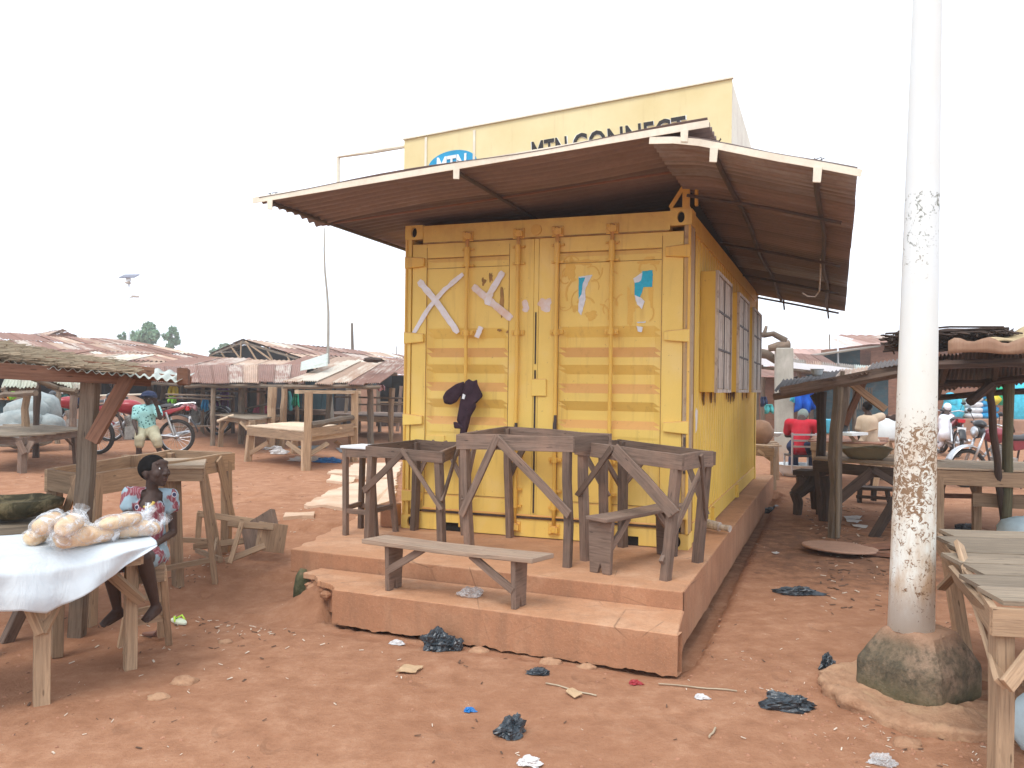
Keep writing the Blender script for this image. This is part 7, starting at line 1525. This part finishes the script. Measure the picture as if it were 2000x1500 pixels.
# first stall with sloping roof
PB = G(1627, 1050); P2 = G(1716, 1028)
st = canopy('dark rough stall with a sagging roof between the container and the pole', W(1512, 766, 9.2), W(1760, 716, 8.4), W(1765, 706, 11), W(1530, 742, 11.4), 4,
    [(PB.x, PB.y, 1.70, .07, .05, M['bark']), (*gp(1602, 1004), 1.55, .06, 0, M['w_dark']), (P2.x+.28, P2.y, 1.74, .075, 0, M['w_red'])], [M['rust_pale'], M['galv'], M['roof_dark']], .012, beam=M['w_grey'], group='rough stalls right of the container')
mb = MB(); mb.bar(W(1525, 765, 9.0), W(1755, 722, 8.5), .06, .09, j=.006); build(mb, 'beam', M['w_grey'], st)
mb = MB(); mb.tube([W(1646, 725, 8.75), W(1637, 860, 8.75), W(1636, 1050, 8.72)], .022, 7, j=.1); build(mb, 'post', M['w_moss'], st)
for a, b, m_ in (((1654, 742, 9), (1728, 800, 9), 'w_tan'), ((1694, 730, 10), (1650, 830, 10), 'w_red'), ((1588, 770, 10.5), (1605, 800, 10.5), 'w_dark')): mb = MB(); mb.bar(W(*a), W(*b), .07, .05, up=(0, 1, 0), j=.005); build(mb, 'brace', M[m_], st)
# enamel basins
M['enamel'] = plain('white_enamel', (.72, .76, .76), .3, .06, 10, .5); M['clay'] = dusted('greenish_clay_basin', (.26, .2, .11), (.16, .13, .07), .6, .7, 14)
def basin(c, r, h, mat, label, sy=1, name='basin', cat='basin', wob=0):
    mb = MB(); mb.lathe([(r*.62, 0), (r*.8, h*.35), (r*.93, h*.8), (r*1.0, h), (r*1.06, h*1.02), (r*1.05, h*.97), (r*.93, h*.92), (r*.78, h*.4), (r*.5, h*.12), (.001, h*.1)], 36, Vector(c), sy=sy)
    if wob:
        for v in mb.v: v.z += wob*noise.noise(v*5); v.x += wob*noise.noise(v*4+Vector((3, 0, 0)))
    return build(mb, name, mat, label=label, cat=cat, smooth=True)
c_ = G(1556, 928); c_.z = gh(c_.x, c_.y); basin(c_, .36, .2, M['enamel'], 'wide white enamel basin on the ground behind the dark trestle')
c_ = W(1596, 726, 9.9); c_.z = W(1596, 735, 9.9).z; basin(c_, .075, .085, M['enamel'], 'small white bowl standing on the sagging stall roof')
# big table under the first stall: long plank top
tzr = .76; T4 = [W(1590, 918, 9.9), W(1790, 918, 8.9), W(1800, 896, 10.6), W(1618, 892, 11.2)]
for q in T4: q.z = tzr
slat_table('market_table', 'dark plank table under the sagging stall roof carrying a wide clay basin', T4, 7, M['w_tan'], M['w_dark'], [(q.x+dx, q.y, gh(q.x, q.y)) for q, dx in zip(T4, (.12, -.45, -.2, .1))], .03, .12, lw=.09, group='wooden tables on the right', braces=((W(1638, 975, 9.3), W(1705, 920, 9.2), .11), (W(1706, 918, 9.1), W(1752, 946, 9.0), .07)))
c_ = W(1690, 905, 9.9); c_.z = tzr+.02; basin(c_, .29, .13, M['clay'], 'wide greenish clay basin on the dark plank table', .8, wob=.03)
# crossed-leg trestle
tr = thing('trestle', 'dark trestle with crossed crooked legs left of the dark plank table', 'trestle', G(1575, 1000))
for a, b, w_ in (((1557, 922, 10.2), (1612, 924, 10.0), .3),): mb = MB(); mb.bar(W(*a), W(*b), w_, .06, j=.006); build(mb, 'top', M['w_dark'], tr)
for a, b in (((1566, 930, 10.1), (1552, 962, 10.1)), ((1552, 960, 10.1), (1557, 1004, 10.15)), ((1596, 930, 10.0), (1560, 965, 10.05)), ((1580, 928, 10.4), (1592, 992, 10.5)), ((1608, 930, 9.9), (1614, 1018, 9.85)), ((1572, 935, 10.2), (1588, 960, 10.2))): mb = MB(); mb.tube([W(*a), (W(*a)+W(*b))/2+Vector((.03, 0, 0)), W(*b)], [.065, .06, .055], 7, j=.1); build(mb, 'leg', M['w_dark'], tr)
# low bench under the big table
bb = thing('bench', 'dark low bench with a lower rail behind the plank table', 'bench', G(1700, 975))
for a, b, w_, h_, nm in (((1670, 952, 11.5), (1745, 955, 11.3), .25, .04, 'seat'), ((1672, 970, 11.4), (1745, 974, 11.2), .03, .04, 'rail'), ((1680, 953, 11.4), (1678, 985, 11.4), .05, .05, 'leg'), ((1707, 952, 11.4), (1706, 978, 11.4), .07, .05, 'leg'), ((1732, 954, 11.4), (1738, 984, 11.4), .05, .05, 'leg')): mb = MB(); mb.bar(W(*a), W(*b), w_, h_, j=.003); build(mb, nm, M['w_dark'], bb)
# second table row with goods
T4 = [W(1585, 862, 12.8), W(1728, 862, 12.2), W(1735, 850, 14), W(1592, 848, 14.5)]
for q in T4: q.z = .80
slat_table('market_table', 'brown table with trays and bowls in front of the boy', T4, 4, M['w_red'], M['w_tan'], [(q.x+dx, q.y, gh(q.x, q.y)) for q, dx in zip(T4, (.1, -.15, -.1, .1))], .03, .12, lw=.08, group='wooden tables on the right', braces=((W(1656, 845, 12.6), W(1684, 880, 12.6), .05),))
mb = MB(); c_ = W(1662, 845, 12.7); mb.bar(W(1646, 846, 12.7), W(1680, 848, 12.5), .5, .04); build(mb, 'tray', M['enamel'], label='white tray on the brown table beside the boy', cat='tray')
mb = MB(); mb.box(W(1618, 830, 12.9)+Vector((0, 0, -.02)), (.11, .1, .22)); build(mb, 'water_bag', M['cyan_b'], label='light blue packet standing on the brown table behind the dark post', cat='packet', bevel=.02)
basin(W(1648, 843, 12.6), .08, .14, M['black_plastic'], 'small dark bucket on the brown table', name='bucket', cat='bucket'); c_ = G(1662, 882); c_.z = gh(c_.x, c_.y); basin(c_, .11, .15, CM_['green'], 'small green bucket on the ground under the brown table', name='bucket', cat='bucket')
c_ = W(1722, 848, 14.5); c_.z = .75; mb = MB(); mb.lathe([(.30, 0), (.32, .05), (.32, .36), (.30, .38), (.28, .37)], 24, c_); build(mb, 'tub', M['enamel'], label='white plastic tub right of the boy in beige', cat='tub', smooth=True)
g_ = G(1722, 905); mb = MB(); mb.tube([(c_.x, c_.y, .74), (c_.x, c_.y, gh(c_.x, c_.y))], .05, 7); mb2 = MB(); st_ = thing('stand', 'small wooden stand under the white tub', 'stand', (c_.x, c_.y, gh(c_.x, c_.y)))
mb = MB(); mb.box((c_.x, c_.y, .73), (.6, .5, .035)); build(mb, 'top', M['w_tan'], st_)
for dx, dy in ((-.22, -.15), (.22, -.15), (-.22, .15), (.22, .15)): mb = MB(); mb.bar((c_.x+dx*.3, c_.y+dy, .71), (c_.x+dx, c_.y+dy, gh(c_.x, c_.y)), .06, .05, up=(0, 1, 0)); build(mb, 'leg', M['w_tan'], st_)
# hanging blue shirt, cyan cloth and person in red
hang(1573, 760, 803, 14.8, .33, CM_['royal'], 'royal blue shirt hanging under the sagging roof', seed=21); hang(1552, 763, 784, 16.2, .16, CM_['cyan'], 'light blue cloth hanging right of the pillar', seed=22); hang(1597, 770, 790, 18, .12, CM_['white'], 'white cloth glimpsed right of the blue shirt', seed=23)
hang(1492, 775, 792, 19, .16, M['navy'], 'dark cloth hanging behind the container corner', seed=24); hang(1503, 790, 806, 18.5, .2, CM_['teal'], 'grey-green plastic hanging behind the container corner', seed=25)
h = W(1566, 806, 14.6); f = Vector((.5, 1, 0)).normalized(); r_ = Vector((f.y, -f.x, 0))
J = dict(head=h+f*.18+Vector((0, 0, -.06)), neck=h+Vector((0, 0, -.10)), chest=h+Vector((0, 0, -.26))-f*.02, pel=h+Vector((0, 0, -.58))-f*.15, toe=f)
for sd, k in (('L', -1), ('R', 1)): J['sh'+sd] = h-Vector((0, 0, .19))+r_*k*.2; J['el'+sd] = h-Vector((0, 0, .40))+r_*k*.26+f*.1; J['wr'+sd] = h-Vector((0, 0, .42))+r_*k*.12+f*.32; J['hip'+sd] = J['pel']+r_*k*.1; J['kn'+sd] = J['pel']+r_*k*.16+f*.42+Vector((0, 0, .03)); J['an'+sd] = J['pel']+r_*k*.16+f*.38-Vector((0, 0, .40))
figure('person in a red top and grey-green headscarf bending over a table behind the pillar', J, 1., M['red_cloth'], M['navy'], f, hat=M['grey_cloth'], vox=.016, sleeve=.7)
ch = thing('chair', 'dark metal chair with pale bars under the person in red', 'chair', G(1572, 888)); c_ = J['pel']
for a, b in (((-.2, -.2, -.42), (-.2, -.2, .25)), ((.2, -.2, -.42), (.2, -.2, .25)), ((-.2, .2, -.42), (-.2, .2, -.12)), ((.2, .2, -.42), (.2, .2, -.12))): mb = MB(); mb.tube([c_+Vector(a), c_+Vector(b)], .018, 6); build(mb, 'leg', M['steel'], ch)
mb = MB(); mb.box(c_+Vector((0, 0, -.14)), (.42, .42, .03)); build(mb, 'seat', M['black_plastic'], ch)
for zz in (.02, .12, .22): mb = MB(); mb.box(c_+Vector((0, -.2, zz)), (.4, .02, .03)); build(mb, 'slat', M['steel'], ch)
# boy in beige
Yb = 12.9; J = dict(head=W(1693, 796, Yb), neck=W(1695, 809, Yb), chest=W(1697, 826, Yb), pel=W(1697, 862, Yb), shL=W(1682, 820, Yb+.02), shR=W(1711, 817, Yb), elL=W(1676, 842, Yb+.05), wrL=W(1679, 858, Yb+.25), elR=W(1726, 812, Yb+.12), wrR=W(1738, 815, Yb+.1), hipL=W(1690, 865, Yb), hipR=W(1705, 865, Yb), knL=W(1688, 892, Yb), knR=W(1706, 892, Yb), toe=Vector((-.2, 1, 0)))
for s_ in 'LR': J['an'+s_] = Vector((J['kn'+s_].x, J['kn'+s_].y+.03, gh(J['kn'+s_].x, J['kn'+s_].y)+.06))
boy = figure('boy in a beige school uniform standing with his back to us at the stall', J, .82, M['beige'], M['beige'], (-.15, 1, 0), shorts=.25, vox=.012, sleeve=.7)
mb = MB(); mb.tube([W(1682, 850, Yb-.16), W(1696, 842, Yb-.17), W(1712, 838, Yb-.14)], .016, 6); build(mb, 'sash', M['w_tan'], boy)
# right stall: dark roof, stick mat and sacking
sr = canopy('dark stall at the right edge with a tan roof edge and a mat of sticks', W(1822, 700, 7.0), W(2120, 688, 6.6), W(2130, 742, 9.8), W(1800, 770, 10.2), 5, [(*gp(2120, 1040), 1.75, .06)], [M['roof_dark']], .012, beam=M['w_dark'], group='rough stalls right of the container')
a0, a1 = W(1838, 690, 6.9), W(2080, 684, 6.55)
sheet(sr, lambda a, b: (a0.lerp(a1, b)+Vector((0, -.10, -.012+.105*a+.012*sin(b*9)+.02*a*sin(b*23))), (0, -1, .1)), 3, .010, 3, 0, M['tanroof'], local=False, thick=.004)
for a, b, w_, m_ in (((1972, 700, 8.6), (1964, 1052, 8.85), .05, 'moss_post'), ((1930, 742, 8.4), (1962, 1040, 8.95), .036, 'w_dark'), ((1962, 738, 9.2), (1976, 845, 9.2), .032, 'w_dark')): mb = MB(); pa, pb_ = W(*a), W(*b); mb.tube([pa.lerp(pb_, i/6)+Vector((R.uniform(-.01, .01), 0, 0)) for i in range(7)], w_, 8, j=.1); build(mb, 'post', M[m_], sr, smooth=True)
mb = MB(); mb.tube([W(1894, 785, 8.1), W(1935, 752, 8.2)], .045, 7); build(mb, 'rafter', M['w_dark'], sr)
mt = thing('stick_mat', 'tangled woven mat of dark sticks lying on the right stall roof', 'mat', W(1880, 690, 7.4))
m0 = W(1752, 662, 7.6); m1 = W(1990, 648, 7.2); m2 = W(1752, 668, 8.6); mbs = MB()
for k in range(34): 
    y = k/33; p = W(1714+R.uniform(0, 45)+20*abs(y-.5), 650+40*y+R.uniform(-4, 4), 7.5+.6*y); q = W(1965+R.uniform(-20, 20), 640+32*y+R.uniform(-4, 4), 7.2+.6*y); mb = MB(); mb.tube([p, p.lerp(q, .5)+Vector((0, 0, R.uniform(-.03, .04))), q], .009, 5); build(mb, 'stick', M['w_dark'], mt)
mb = MB()
for k in range(620):
    u = R.random(); v = R.random(); p = W(1742+230*u, 656+28*v-11*u, 7.5-.3*u+.6*v); a = R.choice((.55, 2.6))+R.gauss(0, .25); d = Vector((cos(a), sin(a)*1.2, .35*sin(a)+R.uniform(-.1, .1)))*R.uniform(.04, .12); mb.tube([p-d, p+d], .007, 4, False)
build(mb, 'woven_twigs', M['w_dark'], mt, kind='stuff')
mb = MB(); sc0 = W(1932, 672, 6.9); mb.grid(lambda u, v: (W(1930+140*u, 672-32*v*min(1, .25+u*1.6), 6.85+.5*v)+Vector((0, 0, .03*sin(u*7+v*3)))), 18, 10); build(mb, 'sacking', M['sacking'], label='tan sacking draped over the right stall roof', cat='sacking', smooth=True, thick=.015)
# light wooden table on the right
T4 = [W(1826, 918, 8.9), W(2060, 930, 8.6), W(2060, 905, 9.8), W(1834, 900, 10)]
for q in T4: q.z = .76
slat_table('market_table', 'light open-sided table of yellowish planks right of the pole', T4, 4, M['w_pale'], M['w_tan'], [(T4[0].x+.05, T4[0].y, .05), (T4[1].x, T4[1].y, .05), (T4[2].x, T4[2].y, .05), (T4[3].x, T4[3].y, .05), (*gp(1907, 1040), .05)], .04, .15, lw=.1, group='wooden tables on the right', braces=((W(1832, 995, 9.1), W(1848, 922, 9.0), .05), (W(1903, 960, 9.1), W(1890, 925, 9.0), .06)))
mb = MB(); mb.bar(W(1835, 968, 9.6), W(2050, 972, 9.5), .03, .05); build(mb, 'pole', M['w_red'], label='thin dark pole running low behind the light table', cat='pole'); mb = MB(); mb.bar(W(1899, 975, 9.0), W(2050, 984, 8.8), .05, .14); build(mb, 'plank', M['w_tan'], label='pale plank fixed low across the light table legs', cat='plank')
mb = MB(); p = W(1995, 1030, 8.2); p.z = .03; mb.ball(p+Vector((.12, 0, .16)), (.38, .28, .22), 16, 10, lambda d: (abs(d.x)**3+abs(d.y)**3+abs(d.z)**3)**(-1/3)*.85*(1+.1*noise.noise(d*2))); build(mb, 'sack', M['sack2'], label='pale blue sack on the ground by the right stall post', cat='sack', smooth=True)
mb = MB(); p = W(2022, 1390, 3.7); p.z = .13; mb.ball(p, (.09, .09, .14), 14, 10, lambda d: 1+.15*noise.noise(d*2)); build(mb, 'plastic_bag', M['sack2'], label='pale blue bag under the slatted table at the right edge', cat='bag', smooth=True)
# motorcycles on the right
motorcycle('parked maroon motorcycle with a bright front mudguard seen past the right stall posts', mpos(1958, 952), radians(188), M['maroon'], rack=False, mud=M['steel'], steer=-.2, lean=-.06)
rb = G(1852, 890); rb.z = gh(rb.x, rb.y); motorcycle('red motorcycle ridden by the person in white, seen from behind', rb, radians(78), M['red_paint'], rack=False)
Y = rb.y; J = dict(head=W(1850, 797, Y-.1), neck=W(1849, 808, Y-.15), chest=W(1848, 822, Y-.2), pel=W(1848, 845, Y-.3), shL=W(1840, 816, Y-.2), shR=W(1857, 816, Y-.2), elL=W(1837, 832, Y+.05), wrL=W(1841, 842, Y+.25), elR=W(1860, 832, Y+.05), wrR=W(1857, 842, Y+.25), hipL=W(1843, 848, Y-.3), hipR=W(1853, 848, Y-.3), knL=W(1838, 856, Y+.1), knR=W(1859, 856, Y+.1), anL=W(1839, 877, Y+.0), anR=W(1858, 877, Y+.0), toe=Vector((.2, 1, 0)))
figure('rider in white robes and white head covering on the red motorcycle', J, .9, M['robe'], None, (.2, 1, 0), robe=True, hat=M['robe'], vox=.018, sleeve=1.2)
# raised terrace with shop goods
tw0, tw1 = W(1700, 815, 27.5), W(2150, 818, 25.5); tw = thing('terrace', 'raised earth-coloured terrace wall in front of the shops on the right', 'terrace', (tw0+tw1)/2)
zt_ = tw0.z; mb = MB(); mb.prism([(tw0.x, tw0.y, 0), (tw1.x, tw1.y, 0), (tw1.x, tw1.y, zt_), (tw0.x, tw0.y, zt_)], (.3, 5, 0)); build(mb, 'wall', M['terra'], tw); mb = MB(); mb.bar((tw0.x, tw0.y-.1, .32), (tw1.x, tw1.y-.1, .30), .5, .18); build(mb, 'step', M['terra'], tw)
mb = MB(); c_ = W(1934, 822, 26.2); mb.bar(c_+Vector((-.1, -.15, -.1)), c_+Vector((.1, -.15, .1)), .03, .012, up=(0, 1, 0)); build(mb, 'painted_mark', M['white'], tw); mb = MB(); mb.bar(c_+Vector((.1, -.165, -.1)), c_+Vector((-.1, -.165, .1)), .03, .012, up=(0, 1, 0)); build(mb, 'painted_mark', M['white'], tw)
house('shop building with brown shutters on the terrace at the right', 1700, 2150, 31, 3.3, M['w_red'], M['rust_top'], .5, 5)
def stackbags(px, n, Y, w_, mat, label, hh=.2):
    for k in range(n):
        c_ = W(px, 815, Y); c_.z = zt_+hh*(k+.5); mb = MB(); mb.ball(c_, (w_, .35, hh*.6), 12, 8, lambda d: (abs(d.x)**4+abs(d.y)**4+abs(d.z)**4)**(-1/4)*.9*(1+.06*noise.noise(d*3+Vector((k, px, 0))))); build(mb, 'sack', mat, label='%s, %s from the ground' % (label, ('first', 'second', 'third', 'fourth')[k]), cat='sack', group='stacked sacks on the terrace', smooth=True)
stackbags(1926, 4, 28, .38, CM_['blue'], 'blue sack in the stack nearest the stall post'); stackbags(1898, 4, 28, .34, CM_['white'], 'white sack in the stack left of the blue sacks', .18); stackbags(1878, 3, 28.2, .3, M['palegreen'], 'pale green sack in the leftmost low stack', .26)
for k, (px, py, w_, h_, mt_) in enumerate(((1862, 800, .35, .42, 'cyan'), (1856, 784, .16, .3, 'cyan'), (1996, 790, .55, .75, 'cyan'), (1952, 770, .2, .35, 'green'), (1938, 780, .25, .2, 'yellow'))):
    c_ = W(px, py, 27.8); mb = MB(); mb.ball(c_, (w_, .3, h_), 12, 9, lambda d: 1+.25*noise.noise(d*2+Vector((k*7, 0, 0)))); build(mb, 'plastic_bundle', CM_[mt_], label=('cyan plastic bundle behind the white rider', 'knotted top bundle of cyan plastic above the white rider', 'big cyan bundle at the right edge beyond the post', 'green package high between the stall posts', 'yellow package above the blue sacks')[k], cat='bundle', smooth=True)
# small wooden table and clutter just behind the container corner
table_px('small brown table just behind the right rear corner of the container', [(1466, 866, 13), (1512, 868, 12.6), (1518, 860, 14), (1470, 858, 14)], .72, 3, M['w_tan'], M['w_tan'], .07, .14, group='wooden tables on the right', braces=((W(1480, 880, 12.8), W(1506, 898, 12.7), .05),))
mb = MB(); mb.ball(W(1484, 845, 13.3), (.22, .2, .2), 12, 9, lambda d: 1+.2*noise.noise(d*2)); build(mb, 'sack', M['w_bundle'], label='brown bundle on the small table behind the container', cat='sack', smooth=True); basin(W(1508, 852, 14.2), .17, .06, M['enamel'], 'white enamel bowl on the small table behind the container')
for k, (px, py, zt2) in enumerate(((1602, 868, 1.7), (1585, 880, 1.6), (1668, 862, 1.7), (1480, 872, 1.8))):
    g_ = G(px, py); mb = MB(); mb.tube([(g_.x, g_.y, gh(g_.x, g_.y)-.03), (g_.x+R.uniform(-.08, .08), g_.y, zt2)], .055, 7, j=.1); build(mb, 'post', M['w_dark'] if k < 2 else M['bark'], label=('dark post right of the blue shirt', 'thin post behind the person in red', 'post left of the boy in beige', 'post just behind the container corner', 'post right behind the boy in beige')[k], cat='post')
mb = MB(); mb.tube([W(1637, 712, 30), W(1636, 652, 30)], .03, 5); mb.v and build(mb, 'pole', M['pale_paint'], label='thin pale pole rising before the pink roofs', cat='pole'); mb = MB(); mb.tube([W(1621, 700, 40), W(1620, 653, 40)], .03, 5); build(mb, 'antenna', M['bark'], label='thin aerial on the pink-roofed building', cat='aerial')
# hidden-distance backdrop: further shops closing the market so the plain does not show
for k, (x0, x1, Y, z1) in enumerate(((-260, 120, 50, 2.6), (130, 420, 52, 2.4), (1380, 1560, 60, 2.5), (1760, 2300, 48, 3.0), (500, 820, 66, 2.4))):
    house(('row of far shops at the far left', 'row of far shops behind the left hall', 'row of far shops behind the container', 'row of far shops behind the terrace', 'row of far shops behind the gabled hall')[k], x0, x1, Y, z1, M['w_dark'] if k % 2 else M['pink'], M['rust_top'], .5, 5, group='rows of far shops')
leaf_tree('low distant tree at the right edge of the pink roofs', 1560, 690, 705, 80, 60, 17, 700)
# ------------------------------------------------------------------ humid, dusty air
mb = MB(); mb.box((0, 30, 4.2), (260, 190, 10.8)); t = NT('humid_air'); t.t.nodes.remove(t.b); pv = t.n('VolumePrincipled'); pv.inputs['Color'].default_value = (.93, .97, 1, 1); pv.inputs['Density'].default_value = .0022; pv.inputs['Anisotropy'].default_value = .3
t.l(pv.outputs[0], [n for n in t.t.nodes if n.type == 'OUTPUT_MATERIAL'][0].inputs['Volume']); hz = build(mb, 'haze', t.m, kind='stuff', label='pale humid air over the market')
